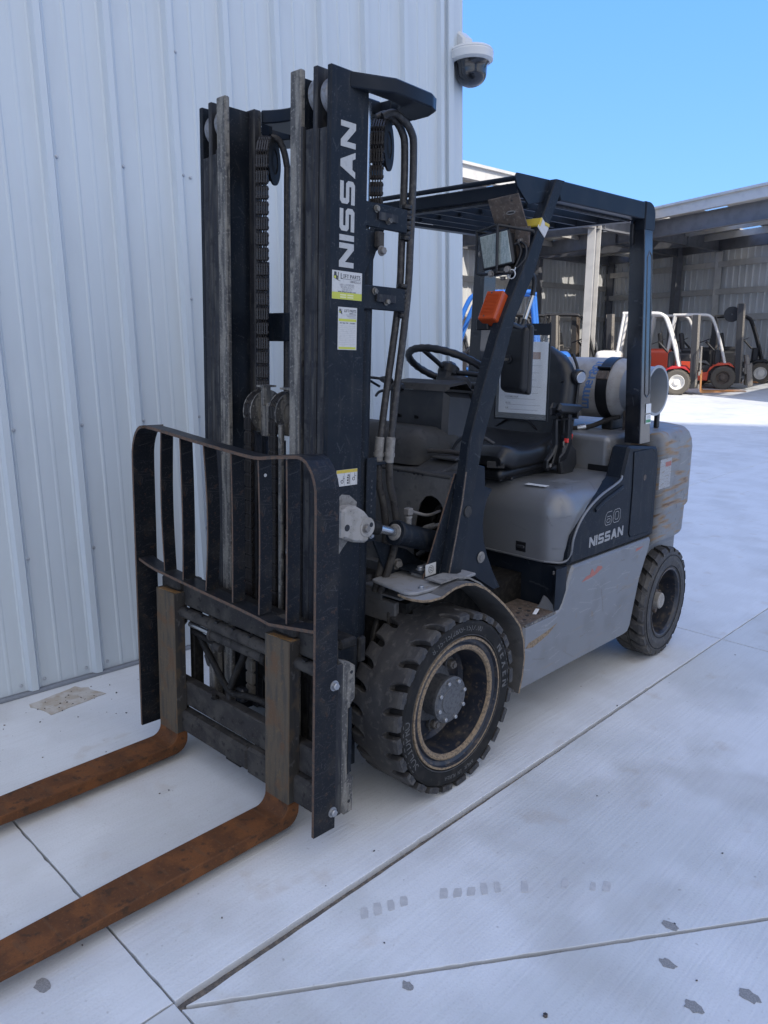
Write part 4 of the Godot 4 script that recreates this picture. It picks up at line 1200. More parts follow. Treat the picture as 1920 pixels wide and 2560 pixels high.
func little_truck(b: MB, T: Transform3D, at: Vector2, s: float):     # the small lift truck emblem on the stickers
	var P = func(q: Array, m):
		var p := PackedVector2Array()
		for e in q: p.append(at + Vector2(e[0], e[1]) * s)
		b.prism(m, p, 0.0006, 0.0011, T)
	P.call([[0, -0.1], [0.75, -0.35], [0.75, 0.2], [0.55, 0.3], [0.5, 0.75], [0.1, 0.75], [0.08, 0.3], [0, 0.2]], M.ink)
	P.call([[0.78, -0.35], [0.88, -0.38], [0.95, 0.75], [0.84, 0.75]], M.ink)
	P.call([[0.78, -0.42], [1.25, -0.46], [1.25, -0.42], [0.78, -0.36]], M.ink)
	var p2 := PackedVector2Array()
	for e in [[0.04, -0.06], [0.42, -0.2], [0.42, 0.2], [0.04, 0.18]]: p2.append(at + Vector2(e[0], e[1]) * s)
	b.prism(M.lime, p2, 0.0011, 0.0014, T)

func sticker_big(T: Transform3D):
	var b := MB.new(MX)
	sheet(b, M.label, T, -0.064, 0.064, -0.0425, 0.0425)
	var pp := put(lift, "parts_sticker", b)
	b = MB.new(MX)
	var U := func(x: float, y: float) -> Transform3D: return T * Transform3D(Basis.IDENTITY, Vector3(x, y, 0.0006))
	sheet(b, M.lime, T, -0.0638, 0.0638, -0.0423, -0.0215, 0.0009)
	little_truck(b, T, Vector2(-0.058, 0.022), 0.022)
	write(b, M.ink, "L", 0.017, U.call(-0.025, 0.027), 700, 0.008)
	write(b, M.ink, "IFT PARTS", 0.0112, U.call(0.020, 0.0275), 700, 0.074)
	sheet(b, M.ink, T, -0.029, 0.0585, 0.0188, 0.0199, 0.001)
	write(b, M.ink, "SERVICE L.L.C.", 0.0062, U.call(0.037, 0.0125), 700, 0.047)
	write(b, M.ink_grey, "3409 S. HOOVER RD.", 0.0062, U.call(0.0, 0.0015), 400, 0.064)
	write(b, M.ink_grey, "WICHITA, KS 67215", 0.0062, U.call(0.001, -0.006), 400, 0.058)
	write(b, M.ink_grey, "(316) 943-2270", 0.0060, U.call(0.0, -0.013), 400, 0.044)
	write(b, M.ink, "www.liftpartsservice.com", 0.0054, U.call(-0.001, -0.0195), 700, 0.076)
	for r in 2:
		for c in 2: sheet(b, M.lime_pale, T, -0.03 + c * 0.031, -0.004 + c * 0.031, -0.031 - r * 0.007, -0.0265 - r * 0.007, 0.0012)
	put(pp, "sticker_print", b)

func sticker_tall(T: Transform3D):
	var b := MB.new(MX)
	sheet(b, M.label, T, -0.041, 0.041, -0.0655, 0.0655)
	var pp := put(lift, "service_sticker", b)
	b = MB.new(MX)
	var U := func(x: float, y: float) -> Transform3D: return T * Transform3D(Basis.IDENTITY, Vector3(x, y, 0.0006))
	little_truck(b, T, Vector2(-0.037, 0.050), 0.013)
	write(b, M.ink, "LIFT PARTS", 0.0085, U.call(0.011, 0.0545), 700, 0.052)
	write(b, M.ink, "SERVICE L.L.C.", 0.004, U.call(0.022, 0.0465), 700, 0.029)
	for k in 3: sheet(b, M.ink_grey, T, -0.008 + k * 0.006, 0.037, 0.0415 - k * 0.0042, 0.0427 - k * 0.0042, 0.0009)
	sheet(b, M.lime, T, -0.038, 0.038, 0.022, 0.030, 0.0009)
	write(b, M.ink, "Date   Hours   Tech        Description", 0.0042, U.call(0.0, 0.017), 700, 0.066)
	for k in 11: sheet(b, M.ink_grey, T, -0.034, 0.035, 0.008 - k * 0.0057, 0.0083 - k * 0.0057, 0.0008)
	sheet(b, M.lime, T, -0.037, 0.037, -0.0635, -0.0565, 0.0009)
	put(pp, "sticker_print", b)

func sticker_warn(T: Transform3D):
	var b := MB.new(MX)
	sheet(b, M.label, T, -0.047, 0.047, -0.027, 0.027)
	var pp := put(lift, "warning_sticker", b)
	b = MB.new(MX)
	var U := func(x: float, y: float) -> Transform3D: return T * Transform3D(Basis.IDENTITY, Vector3(x, y, 0.0006))
	sheet(b, M.yellow, T, -0.0465, 0.0465, 0.016, 0.0265, 0.0009)
	write(b, M.ink, "ATTENTION ATTENTION ATTENTION", 0.0062, U.call(0.0, 0.0212), 700, 0.088)
	for x in [-0.012, 0.016, 0.042]: sheet(b, M.ink_grey, T, x - 0.0004, x + 0.0004, -0.026, 0.0155, 0.0009)
	for e in [[-0.022, -0.012], [0.030, -0.006]]:
		b.lathe(M.ink, [[0.0040, 0.0006], [0.0062, 0.0006], [0.0062, 0.0011], [0.0040, 0.0011]], T * Transform3D(Basis.IDENTITY, Vector3(e[0], e[1], 0)), 18)
		sheet(b, M.ink, T, e[0] + 0.004, e[0] + 0.0055, e[1] + 0.004, e[1] + 0.02, 0.001)
		sheet(b, M.ink, T, e[0] + 0.004, e[0] + 0.012, e[1] + 0.009, e[1] + 0.0105, 0.001)
	for k in 3: b.cyl(M.ink, T * Vector3(0.003, -0.018 + k * 0.009, 0.0005), T * Vector3(0.003, -0.018 + k * 0.009, 0.0012), 0.0032, 12)
	sheet(b, M.ink, T, 0.008, 0.0115, -0.022, 0.010, 0.001)
	sheet(b, M.ink, T, 0.002, 0.0115, 0.006, 0.0095, 0.0011)
	put(pp, "sticker_print", b)

# ---------- carriage, backrest and forks (mast frame)
func make_carriage():
	var b := MB.new(MX)
	b.bb(M.dusty, -0.50, 0.50, 0.607, 0.692, 0.545, 0.578, 0.005)
	b.bb(M.grease, -0.44, 0.44, 0.60, 0.70, 0.50, 0.5445, 0.004)
	for k in 9: b.bb(M.black, -0.30 + k * 0.075, -0.29 + k * 0.075, 0.693, 0.697, 0.55, 0.566)
	put(lift, "carriage_upper_bar", b)
	b = MB.new(MX)
	b.cyl(M.dusty, Vector3(-0.49, 0.585, 0.586), Vector3(0.49, 0.585, 0.586), 0.0215, 22)
	for k in 8: b.bb(M.black, -0.30 + k * 0.098, -0.285 + k * 0.098, 0.603, 0.609, 0.583, 0.600)
	put(lift, "shift_rail", b)
	b = MB.new(MX)
	b.cyl(M.dusty, Vector3(-0.155, 0.538, 0.572), Vector3(0.165, 0.538, 0.572), 0.0205, 22, 0.003)
	b.cyl(M.dusty, Vector3(-0.165, 0.538, 0.572), Vector3(-0.15, 0.538, 0.572), 0.0255, 22, 0.003)
	b.cyl(M.grease, Vector3(0.15, 0.538, 0.572), Vector3(0.175, 0.538, 0.572), 0.0255, 22, 0.003)
	b.cyl(M.chrome, Vector3(-0.31, 0.538, 0.572), Vector3(-0.165, 0.538, 0.572), 0.010, 14)
	put(lift, "shift_cylinder", b)
	b = MB.new(MX)
	b.curve(M.grease, [Vector3(-0.32, 0.50, 0.55), Vector3(-0.22, 0.497, 0.555), Vector3(-0.15, 0.500, 0.56)], 0.012, 10)
	b.cyl(M.dusty, Vector3(-0.155, 0.492, 0.565), Vector3(-0.115, 0.492, 0.565), 0.017, 8, 0.003)
	put(lift, "hydraulic_hose", b)
	b = MB.new(MX)
	b.curve(M.grease, [Vector3(-0.33, 0.505, 0.53), Vector3(-0.27, 0.46, 0.54), Vector3(-0.19, 0.40, 0.545), Vector3(-0.115, 0.345, 0.55), Vector3(-0.06, 0.33, 0.555), Vector3(0.02, 0.345, 0.55), Vector3(0.09, 0.355, 0.55), Vector3(0.17, 0.35, 0.54)], 0.0125, 10)
	put(lift, "hydraulic_hose", b)
	b = MB.new(MX)
	b.curve(M.grease, [Vector3(-0.045, 0.56, 0.50), Vector3(-0.05, 0.47, 0.51), Vector3(-0.072, 0.40, 0.53), Vector3(-0.085, 0.34, 0.545)], 0.014, 10)
	put(lift, "hydraulic_hose", b)
	b = MB.new(MX)
	b.bb(M.dusty, -0.105, -0.08, 0.28, 0.35, 0.53, 0.556, 0.004)
	b.bb(M.black, -0.078, -0.03, 0.29, 0.345, 0.50, 0.535, 0.008)
	hex(b, M.grease, Vector3(-0.125, 0.302, 0.588), Vector3(0, 1, 0.3), 0.011, 0.014)
	b.cyl(M.grease, Vector3(0.165, 0.46, 0.565), Vector3(0.20, 0.49, 0.56), 0.02, 10)
	put(lift, "hose_junction", b)
	b = MB.new(MX)
	b.curve(M.hose, [Vector3(0.40, 0.43, 0.50), Vector3(0.425, 0.40, 0.54), Vector3(0.425, 0.33, 0.55), Vector3(0.40, 0.28, 0.53), Vector3(0.37, 0.27, 0.50)], 0.009, 10)
	put(lift, "hydraulic_hose", b)
	b = MB.new(MX)
	b.bb(M.dusty, -0.505, 0.505, 0.195, 0.296, 0.535, 0.579, 0.005)
	put(lift, "carriage_plate", b)
	b = MB.new(MX)
	b.bb(M.dusty, -0.512, 0.085, 0.092, 0.180, 0.55, 0.602, 0.010)
	b.bb(M.dusty, 0.0852, 0.512, 0.086, 0.192, 0.55, 0.604, 0.010)
	b.bb(M.grease, -0.06, 0.03, 0.080, 0.0918, 0.555, 0.59, 0.002)
	put(lift, "carriage_lower_bar", b)
	for s in [1.0, -1.0]:
		b = MB.new(MX)
		b.bb(M.grease, s * 0.345, s * 0.375, 0.19, 0.70, 0.49, 0.5345, 0.004)
		b.bb(M.worn, s * 0.22, s * 0.25, 0.19, 0.66, 0.486, 0.530, 0.004)
		put(lift, "carriage_upright", b)
	# backrest
	for s in [1.0, -1.0]:
		b = MB.new(MX)
		var path := [[s * 0.526, 0.074], [s * 0.526, 0.4], [s * 0.526, 0.8], [s * 0.525, 1.13]]
		for k in 7:
			var w := PI / 2 * (k + 1) / 7.0
			path.append([s * (0.445 + 0.08 * cos(w)), 1.16 + (0.112 if s > 0 else 0.128) * sin(w)])
		b.strip(M.scratched, path, 0.0105, 0.583, 0.672, Transform3D.IDENTITY, M.rust_edge)
		pass
		put(lift, "backrest_side", b)
	b = MB.new(MX)
	b.strip(M.scratched, [[-0.4455, 1.288], [-0.346, 1.282], [-0.1, 1.263], [0.10, 1.250], [0.18, 1.246]], 0.0105, 0.604, 0.660, Transform3D.IDENTITY, M.rust_edge)
	b.strip(M.scratched, [[0.1802, 1.246], [0.215, 1.245], [0.25, 1.247], [0.30, 1.255], [0.364, 1.263], [0.4455, 1.272]], 0.0105, 0.604, 0.660, Transform3D.IDENTITY, M.rust_edge)
	put(lift, "backrest_top_bar", b)
	b = MB.new(MX)
	b.strip(M.scratched, [[-0.5202, 0.769], [-0.46, 0.758], [-0.392, 0.750], [-0.1, 0.737], [0.14, 0.728], [0.236, 0.723], [0.291, 0.717], [0.40, 0.733], [0.5202, 0.752]], 0.0105, 0.602, 0.662, Transform3D.IDENTITY, M.rust_edge)
	put(lift, "backrest_lower_bar", b)
	var bars := [[-0.343, 0.75, 1.277, -0.012], [-0.218, 0.744, 1.267, 0.006], [-0.072, 0.738, 1.256, 0.018], [0.087, 0.732, 1.246, 0.004], [0.232, 0.726, 1.2385, 0.006], [0.372, 0.732, 1.257, 0.003]]
	for e in bars:
		b = MB.new(MX)
		var path := []
		for k in 9:
			var t := k / 8.0
			path.append([e[0] + e[3] * sin(PI * t), lerpf(e[1] + 0.0055, e[2], t)])
		b.strip(M.scratched, path, 0.0075, 0.606, 0.655, Transform3D.IDENTITY, M.rust_edge)
		if e[0] == 0.232: b.cyl(M.label, Vector3(0.2385, 1.19, 0.632), Vector3(0.2393, 1.19, 0.632), 0.0055, 12)
		put(lift, "backrest_bar", b)
	# bolts and plates at the sides
	for s in [1.0, -1.0]:
		b = MB.new(MX)
		b.side(M.worn_dark, [[0.575, 0.62], [0.582, 0.60], [0.570, 0.55], [0.570, 0.49], [0.582, 0.47], [0.5815, 0.10], [0.545, 0.10], [0.545, 0.62]], s * 0.5205, s * 0.5065, 0.002)
		put(lift, "side_plate", b)
		b = MB.new(MX)
		for y in [0.566, 0.134]: hex(b, M.bolt, Vector3(s * 0.5315, y, 0.594), Vector3(s, 0, 0), 0.0125, 0.014)
		put(lift, "bolt", b)
		b = MB.new(MX)
		b.side(M.worn, [[0.551, 0.631], [0.505, 0.612], [0.478, 0.592], [0.476, 0.480], [0.495, 0.462], [0.492, 0.223], [0.478, 0.203], [0.478, 0.078], [0.515, 0.076], [0.533, 0.095]], s * 0.478, s * 0.506, 0.004)
		b.side(M.navy, [[0.508, 0.455], [0.494, 0.455], [0.4915, 0.228], [0.508, 0.222]], s * 0.5065, s * 0.5085)
		for e in [[0.496, 0.575], [0.497, 0.12]]: b.cyl(M.black, Vector3(s * 0.506, e[1], e[0]), Vector3(s * 0.5068, e[1], e[0]), 0.006, 12)
		put(lift, "hook_bar", b)
		b = MB.new(MX)
		b.bb(M.grease, s * 0.40, s * 0.505, 0.655, 0.69, 0.47, 0.5445, 0.008)
		b.bb(M.grease, s * 0.495, s * 0.515, 0.60, 0.685, 0.44, 0.4695, 0.006)
		put(lift, "carriage_hook", b)

func make_forks():
	for e in [[0.2865, "near fork"], [-0.399, "far fork"]]:
		var b := MB.new(MX)
		var x: float = e[0]
		var w := 0.0635
		var zf := 0.6255
		var th := 0.048
		var y1 := 0.663
		var yt := 0.0465           # top of the blade at the heel
		var pr := [[zf - th, y1], [zf - th, 0.06]]
		for k in 7:
			var a := PI + PI / 2 * k / 6.0
			pr.append([zf - th + 0.055 + cos(a) * 0.055, yt - 0.043 + 0.055 + sin(a) * 0.055])
		pr.append_array([[zf + 0.45, yt - 0.055], [zf + 1.02, yt - 0.052], [zf + 1.02, yt - 0.036], [zf + 0.5, yt - 0.013]])
		for k in 7:
			var a := -PI / 2 - PI / 2 * k / 6.0
			pr.append([zf + 0.042 + cos(a) * 0.042, yt + 0.042 + sin(a) * 0.042])
		pr.append([zf, y1])
		# shank front, shank side and blade differ in wear
		var shank := []
		var blade := []
		for q in pr:
			if q[0] <= zf + 0.0001 and q[1] >= 0.088: shank.append(q)
		var cut := 0.0885
		b.side(M.shank_side, [[zf - th, y1], [zf - th, cut], [zf, cut], [zf, y1]], x - w, x + w, 0.003, M.shank)
		for q in pr:
			if q[1] < cut - 0.0001: blade.append(q)
		var p2 := [[zf - th, cut - 0.0002]]
		for q in blade: p2.append(q)
		p2.append([zf, cut - 0.0002])
		b.side(M.rust, p2, x - w, x + w, 0.003)
		b.box(M.orange_rust, Vector3(x + 0.012, y1 + 0.0008, zf - 0.014), Vector3(w * 1.7, 0.0014, 0.022), 0.0, Basis(Vector3.UP, 0.12))
		var o := put(lift, "fork", b)
		b = MB.new(MX)
		b.bb(M.dusty, x - 0.06, x + 0.06, 0.60, 0.705, 0.552 + 0.0265, zf - th - 0.001, 0.004)
		b.bb(M.dusty, x - 0.058, x + 0.058, 0.665, 0.715, 0.548, 0.60, 0.008)
		b.cyl(M.worn_dark, Vector3(x + 0.03, 0.71, 0.588), Vector3(x + 0.03, 0.725, 0.588), 0.022, 14, 0.003)
		b.cyl(M.dust_light, Vector3(x + 0.03, 0.724, 0.588), Vector3(x + 0.03, 0.730, 0.588), 0.013, 10)
		put(o, "fork_hook", b)
		b = MB.new(MX)
		b.bb(M.grease, x - 0.055, x + 0.055, 0.075, 0.16, 0.552 + 0.053, zf - th - 0.001, 0.004)
		put(o, "fork_hook", b)

# ---------- wheels
func drive_wheel(s: float) -> Node3D:
	# built at the axle with +x outwards, then placed
	var root := node(lift, "front_wheel")
	var X := Transform3D(Basis(Vector3(0, 0, 1), Vector3(0, 1, 0), Vector3(-1, 0, 0)), Vector3.ZERO)
	X = Transform3D(Basis(Vector3(0, 1, 0), Vector3(0, 0, 1), Vector3(1, 0, 0)), Vector3.ZERO)   # lathe axis along x
	var b := MB.new()
	var ro := 0.337
	b.lathe([M.rubber, M.rubber, M.rubber, M.rubber, M.rubber, M.rubber_worn, M.rubber_worn, M.rubber_worn, M.rubber, M.rubber, M.rubber, M.rubber, M.rubber, M.rubber], [[0.24, -0.105], [0.295, -0.112], [0.306, -0.106], [0.310, -0.10], [0.310, -0.052], [ro - 0.0005, -0.048], [ro, -0.02], [ro - 0.0005, 0.048], [0.310, 0.052], [0.310, 0.106], [0.308, 0.110], [0.298, 0.1125], [0.262, 0.1105], [0.252, 0.107], [0.244, 0.098]], X, 84)
	for e in [0.3055, 0.2555]: b.lathe(M.rubber_worn, [[e - 0.0018, 0.1095], [e, 0.1115 if e < 0.3 else 0.1085], [e + 0.0018, 0.1095]], X, 72)
	put(root, "tyre", b)
	b = MB.new()
	# rusty flange, dark step, inner flange, well, disc
	b.lathe([M.tan_rust, M.tan_rust, M.rim, M.rim, M.rim, M.tan_rust, M.tan_rust, M.tan_rust, M.rim, M.rim, M.rim],
		[[0.250, 0.095], [0.2475, 0.1105], [0.2395, 0.1105], [0.236, 0.098], [0.223, 0.093], [0.216, 0.100], [0.209, 0.103], [0.200, 0.101], [0.195, 0.092], [0.188, -0.02], [0.175, -0.035], [0.0001, -0.035]], X, 72)
	put(root, "rim", b)
	b = MB.new()
	b.lathe(M.hub, [[0.115, -0.033], [0.108, -0.018], [0.078, -0.005], [0.078, 0.055], [0.088, 0.058], [0.088, 0.070], [0.080, 0.074], [0.052, 0.074], [0.050, 0.077], [0.0001, 0.077]], X, 36)
	for k in 8:
		var w := TAU * (k + 0.35) / 8
		hex(b, M.bolt, Vector3(0.073, cos(w) * 0.074, sin(w) * 0.074), Vector3(1, 0, 0), 0.0085, 0.011, false)
	put(root, "hub", b)
	for k in 6:
		b = MB.new()
		var w := TAU * (k + 0.1) / 6
		b.lathe(M.hub, [[0.026, -0.034], [0.026, -0.024], [0.0001, -0.024]], X * Transform3D(Basis.IDENTITY, Vector3(cos(w) * 0.135, sin(w) * 0.135, 0)), 20)
		hex(b, M.bolt_dirty, Vector3(-0.024, cos(w) * 0.135, sin(w) * 0.135), Vector3(1, 0, 0), 0.019, 0.022, false)
		b.cyl(M.bolt_dirty, Vector3(-0.004, cos(w) * 0.135, sin(w) * 0.135), Vector3(0.004, cos(w) * 0.135, sin(w) * 0.135), 0.010, 12)
		put(root, "wheel_nut", b)
	# lugs: curved blocks with a small ribbed mark on the shoulder
	var count := 25
	var pitch := TAU / count
	var lug := MB.new()
	var nx := 6
	var rings := []
	var h0 := 0.3385
	for i in nx:
		var t := i / (nx - 1.0)
		var x := lerpf(0.042, 0.1135, t)
		var sweep := -0.055 * sin(t * 1.5)
		var half := pitch * (0.5 - 0.165 * smoothstep(0.0, 0.30, t))
		var top := h0 - (0.004 if i == nx - 1 else 0.0)
		var ring := PackedVector3Array()
		for e in [[-half - 0.006, 0.314], [half + 0.006, 0.314], [half, top - 0.003], [half - 0.012, top], [-half + 0.012, top], [-half, top - 0.003]]:
			var a: float = e[0] + sweep
			ring.append(Vector3(x, cos(a) * e[1], sin(a) * e[1]))
		rings.append(ring)
	lug.loft(M.rubber_worn, rings, true, false)
	for k in 3:
		var a := -0.055 * sin(1.5) + (k - 1) * 0.019
		var B := Basis(Vector3(1, 0, 0), a)
		lug.box(M.ink, B * Vector3(0.1137, 0.3215, 0), Vector3(0.0014, 0.015 if k != 1 else 0.010, 0.0046), 0.0, B)
	lug.box(M.ink, Basis(Vector3(1, 0, 0), -0.055) * Vector3(0.1137, 0.3125, 0), Vector3(0.0014, 0.0036, 0.020), 0.0, Basis(Vector3(1, 0, 0), -0.055))
	var lm := lug.mesh()
	var lug2 := MB.new()      # inner shoulder
	var r2 := []
	for r in rings:
		var q := PackedVector3Array()
		for p in r: q.append(Vector3(-p.x, p.y, p.z))
		r2.append(q)
	lug2.loft(M.rubber_worn, r2, true, false)
	var lm2 := lug2.mesh()
	for k in count:
		for side in 2:
			var o := MeshInstance3D.new()
			o.name = numbered(root, "tread_lug")
			o.mesh = lm if side == 0 else lm2
			root.add_child(o)
			o.rotation.x = pitch * (k + 0.5 * side)
	# raised lettering
	b = MB.new()
	var F := Transform3D(Basis(Vector3(0, 0, -1), Vector3(0, 1, 0), Vector3(1, 0, 0)), Vector3(0.1115, 0, 0))
	arc_text(b, M.letters, "8.15-15(28X9-15)7.00", 0.021, 0.283, deg_to_rad(121), 0.0146, F)
	arc_text(b, M.letters, "SOLIDPRO", 0.032, 0.284, deg_to_rad(214), 0.0265, F, 400)
	arc_text(b, M.letters, "NEXEN", 0.034, 0.284, deg_to_rad(31), 0.042, F, 700)
	arc_text(b, M.letters, "MADE IN KOREA", 0.017, 0.284, deg_to_rad(-73), 0.0128, F)
	put(root, "tyre_lettering", b)
	root.position = Vector3(s * 0.4625, 0.337, 0)
	if s < 0: root.rotation.y = PI
	return root

func steer_wheel(s: float):
	var root := node(lift, "rear_wheel")
	var X := Transform3D(Basis(Vector3(0, 1, 0), Vector3(0, 0, 1), Vector3(1, 0, 0)), Vector3.ZERO)
	var b := MB.new()
	b.lathe([M.rubber, M.rubber, M.rubber, M.rubber, M.rubber_worn, M.rubber, M.rubber_worn, M.rubber_worn, M.rubber_worn, M.rubber_worn], [[0.19, -0.075], [0.245, -0.085], [0.262, -0.082], [0.270, -0.07], [0.278, -0.05], [0.281, 0.0], [0.278, 0.05], [0.270, 0.07], [0.258, 0.082], [0.22, 0.0865], [0.178, 0.080]], X, 64)
	for e in [0.248, 0.190]: b.lathe(M.rubber, [[e - 0.002, 0.084], [e, 0.0868], [e + 0.002, 0.084]], X, 56)
	put(root, "tyre", b)
	var count := 22
	var lug := MB.new()
	for side in 1:
		var rings := []
		for i in 5:
			var t := i / 4.0
			var x := lerpf(0.008, 0.078, t)
			var half := 0.105
			var top := 0.2885 - (0.008 if i == 4 else 0.0)
			var sw := 0.16 * t
			var ring := PackedVector3Array()
			for e in [[-half, 0.262], [half, 0.262], [half - 0.01, top], [-half + 0.01, top]]:
				var a: float = e[0] + sw
				ring.append(Vector3(x, cos(a) * e[1], sin(a) * e[1]))
			rings.append(ring)
		lug.loft(M.rubber_worn, rings, true, false)
	var lm := lug.mesh()
	for k in count:
		for side in 2:
			var o := MeshInstance3D.new()
			o.name = numbered(root, "tread_lug")
			o.mesh = lm
			root.add_child(o)
			o.transform = Transform3D(Basis(Vector3(1, 0, 0), TAU / count * (k + 0.5 * side)), Vector3.ZERO) * (Transform3D.IDENTITY if side == 0 else Transform3D(Basis(Vector3(0, 1, 0), PI), Vector3.ZERO))
	b = MB.new()
	b.lathe([M.tan_rust, M.rim, M.rim, M.rim, M.rim, M.rim], [[0.182, 0.074], [0.178, 0.082], [0.171, 0.080], [0.166, 0.066], [0.158, -0.02], [0.145, -0.03], [0.0001, -0.03]], X, 56)
	put(root, "rim", b)
	b = MB.new()
	b.lathe(M.bracket, [[0.115, -0.029], [0.10, -0.012], [0.07, -0.006], [0.06, 0.01], [0.052, 0.028], [0.0001, 0.028]], X, 28)
	b.lathe(M.cast, [[0.042, 0.026], [0.042, 0.055], [0.036, 0.06], [0.0001, 0.06]], X, 24)
	put(root, "hub", b)
	for k in 6:
		b = MB.new()
		var w := TAU * (k + 0.6) / 6
		hex(b, M.bracket, Vector3(-0.010, cos(w) * 0.092, sin(w) * 0.092), Vector3(1, 0, 0), 0.018, 0.024, false)
		put(root, "wheel_nut", b)
	root.position = Vector3(s * 0.490, 0.287, -1.713)
	root.rotation.y = 0.05 if s > 0 else PI + 0.05

# ---------- body
func make_body():
	var b: MB
	# frame and dark works under the covers
	b = MB.new()
	b.bb(M.grease, -0.34, 0.34, 0.24, 0.62, -1.5, -0.16)
	b.bb(M.grease, -0.40, 0.40, 0.48, 0.70, -0.42, 0.10)
	b.cyl(M.grease, Vector3(-0.50, 0.337, 0), Vector3(0.40, 0.337, 0), 0.085, 20)
	b.bb(M.grease, -0.46, 0.46, 0.20, 0.36, -1.80, -1.62, 0.02)
	b.bb(M.black, -0.48, 0.48, 0.36, 0.95, -1.55, -0.76)
	b.bb(M.body_dust, -0.37, 0.37, 0.36, 0.74, -0.30, -0.12, 0.004)
	put(lift, "frame", b)
	b = MB.new()
	for e in [[0.12, 0.50, 0.09, 0.03], [0.22, 0.46, 0.12, 0.022], [-0.12, 0.5, 0.11, 0.03]]:
		b.curve(M.hose, [Vector3(e[0], e[1] + 0.22, 0.0), Vector3(e[0] + 0.04, e[1] + 0.1, e[2]), Vector3(e[0] + 0.02, e[1] - 0.06, e[2]), Vector3(e[0] - 0.05, e[1] - 0.16, 0.05)], e[3] * 0.6, 8)
	b.bb(M.body_dust, 0.20, 0.37, 0.62, 0.70, 0.10, 0.125, 0.004)
	b.bb(M.dusty, 0.33, 0.345, 0.56, 0.66, 0.09, 0.13, 0.004)
	put(lift, "front_pipework", b)
	# bulkhead with an arched opening, its folded top and the floor shroud
	b = MB.new()
	b.front(M.body_dust, [[-0.40, 0.70], [0.205, 0.70], [0.215, 0.90], [0.228, 0.965], [0.245, 1.01], [0.27, 1.038], [0.30, 1.047], [0.33, 1.038], [0.352, 1.018], [0.364, 0.99], [0.37, 0.93], [0.40, 0.93], [0.40, 1.128], [-0.40, 1.128]], -0.156, -0.150, 0.0)
	put(lift, "bulkhead", b)
	b = MB.new()
	b.bb(M.black, 0.15, 0.395, 0.70, 1.06, -0.27, -0.255)
	b.bb(M.black, 0.15, 0.16, 0.70, 1.06, -0.255, -0.16)
	b.curve(M.dusty, [Vector3(0.22, 0.92, -0.25), Vector3(0.27, 0.985, -0.24), Vector3(0.33, 0.995, -0.24), Vector3(0.39, 0.99, -0.245)], 0.010, 8)
	b.curve(M.dust_light, [Vector3(0.20, 0.885, -0.18), Vector3(0.27, 0.91, -0.17), Vector3(0.33, 0.935, -0.17), Vector3(0.40, 0.95, -0.2)], 0.0075, 8)
	b.cyl(M.dust_light, Vector3(0.25, 0.905, -0.172), Vector3(0.30, 0.925, -0.170), 0.012, 8)
	b.curve(M.dust_light, [Vector3(0.23, 0.862, -0.14), Vector3(0.29, 0.878, -0.14), Vector3(0.36, 0.88, -0.17)], 0.0085, 8)
	b.cyl(M.dust_light, Vector3(0.27, 0.868, -0.14), Vector3(0.32, 0.882, -0.142), 0.0125, 6)
	b.curve(M.hose, [Vector3(0.24, 0.80, -0.14), Vector3(0.30, 0.84, -0.18), Vector3(0.36, 0.78, -0.2)], 0.011, 8)
	put(lift, "hydraulic_pipework", b)
	b = MB.new()       # sheet between bulkhead and axle, with its bolt
	b.side(M.navy, [[0.16, 0.93], [0.10, 0.80], [0.11, 0.70], [-0.02, 0.66], [-0.15, 0.74], [-0.10, 0.80], [-0.02, 0.86]], 0.285, 0.295, 0.002)
	hex(b, M.bolt_dirty, Vector3(0.296, 0.815, 0.035), Vector3(1, 0, 0.2), 0.016, 0.016)
	b.bb(M.body_dust, 0.18, 0.40, 0.72, 0.728, -0.15, 0.13)
	b.front(M.body_dust, [[-0.30, 0.74], [0.30, 0.74], [0.30, 0.62], [-0.30, 0.62]], 0.118, 0.124)
	put(lift, "axle_cover", b)
	b = MB.new()
	b.rbox(M.plastic_dust, Vector3(-0.12, 1.105, -0.345), Vector3(0.62, 0.345, 0.34), 0.085, Basis(Vector3(1, 0, 0), -0.10), 6, 1.128)
	b.bb(M.plastic_dust, -0.41, 0.392, 1.118, 1.136, -0.26, -0.146, 0.006)
	b.side(M.plastic_dust, [[-0.16, 1.118], [-0.16, 1.13], [-0.30, 1.175], [-0.36, 1.175], [-0.36, 1.118]], 0.19, 0.33, 0.004)
	for k in 4: b.cyl(M.black, Vector3(0.13 + [0.0, 0.085, 0.105, 0.128][k], 1.122, -0.1465), Vector3(0.13 + [0.0, 0.085, 0.105, 0.128][k], 1.122, -0.1450), 0.0052, 8)
	put(lift, "lower_cowl", b)
	b = MB.new()
	b.curve(M.dusty, [Vector3(0.20, 1.20, -0.24), Vector3(0.28, 1.195, -0.30), Vector3(0.36, 1.18, -0.34)], 0.010, 8)
	b.bb(M.plastic_dust, 0.22, 0.34, 1.172, 1.182, -0.38, -0.24, 0.003)
	b.curve(M.plastic, [Vector3(0.20, 1.19, -0.40), Vector3(0.235, 1.235, -0.41), Vector3(0.30, 1.25, -0.43), Vector3(0.36, 1.22, -0.46)], 0.008, 8)
	put(lift, "pedal_linkage", b)
	# dashboard box
	b = MB.new()
	b.side(M.plastic, [[-0.385, 1.10], [-0.385, 1.282], [-0.395, 1.418], [-0.56, 1.40], [-0.60, 1.33], [-0.50, 1.10]], -0.165, 0.168, 0.020)
	b.side(M.plastic_dust, [[-0.388, 1.419], [-0.402, 1.446], [-0.52, 1.455], [-0.60, 1.385], [-0.605, 1.335], [-0.57, 1.402]], -0.168, 0.172, 0.010)
	for x in [-0.085, 0.012]: b.cyl(M.black, Vector3(x, 1.305, -0.3855), Vector3(x, 1.304, -0.3835), 0.0115, 16)
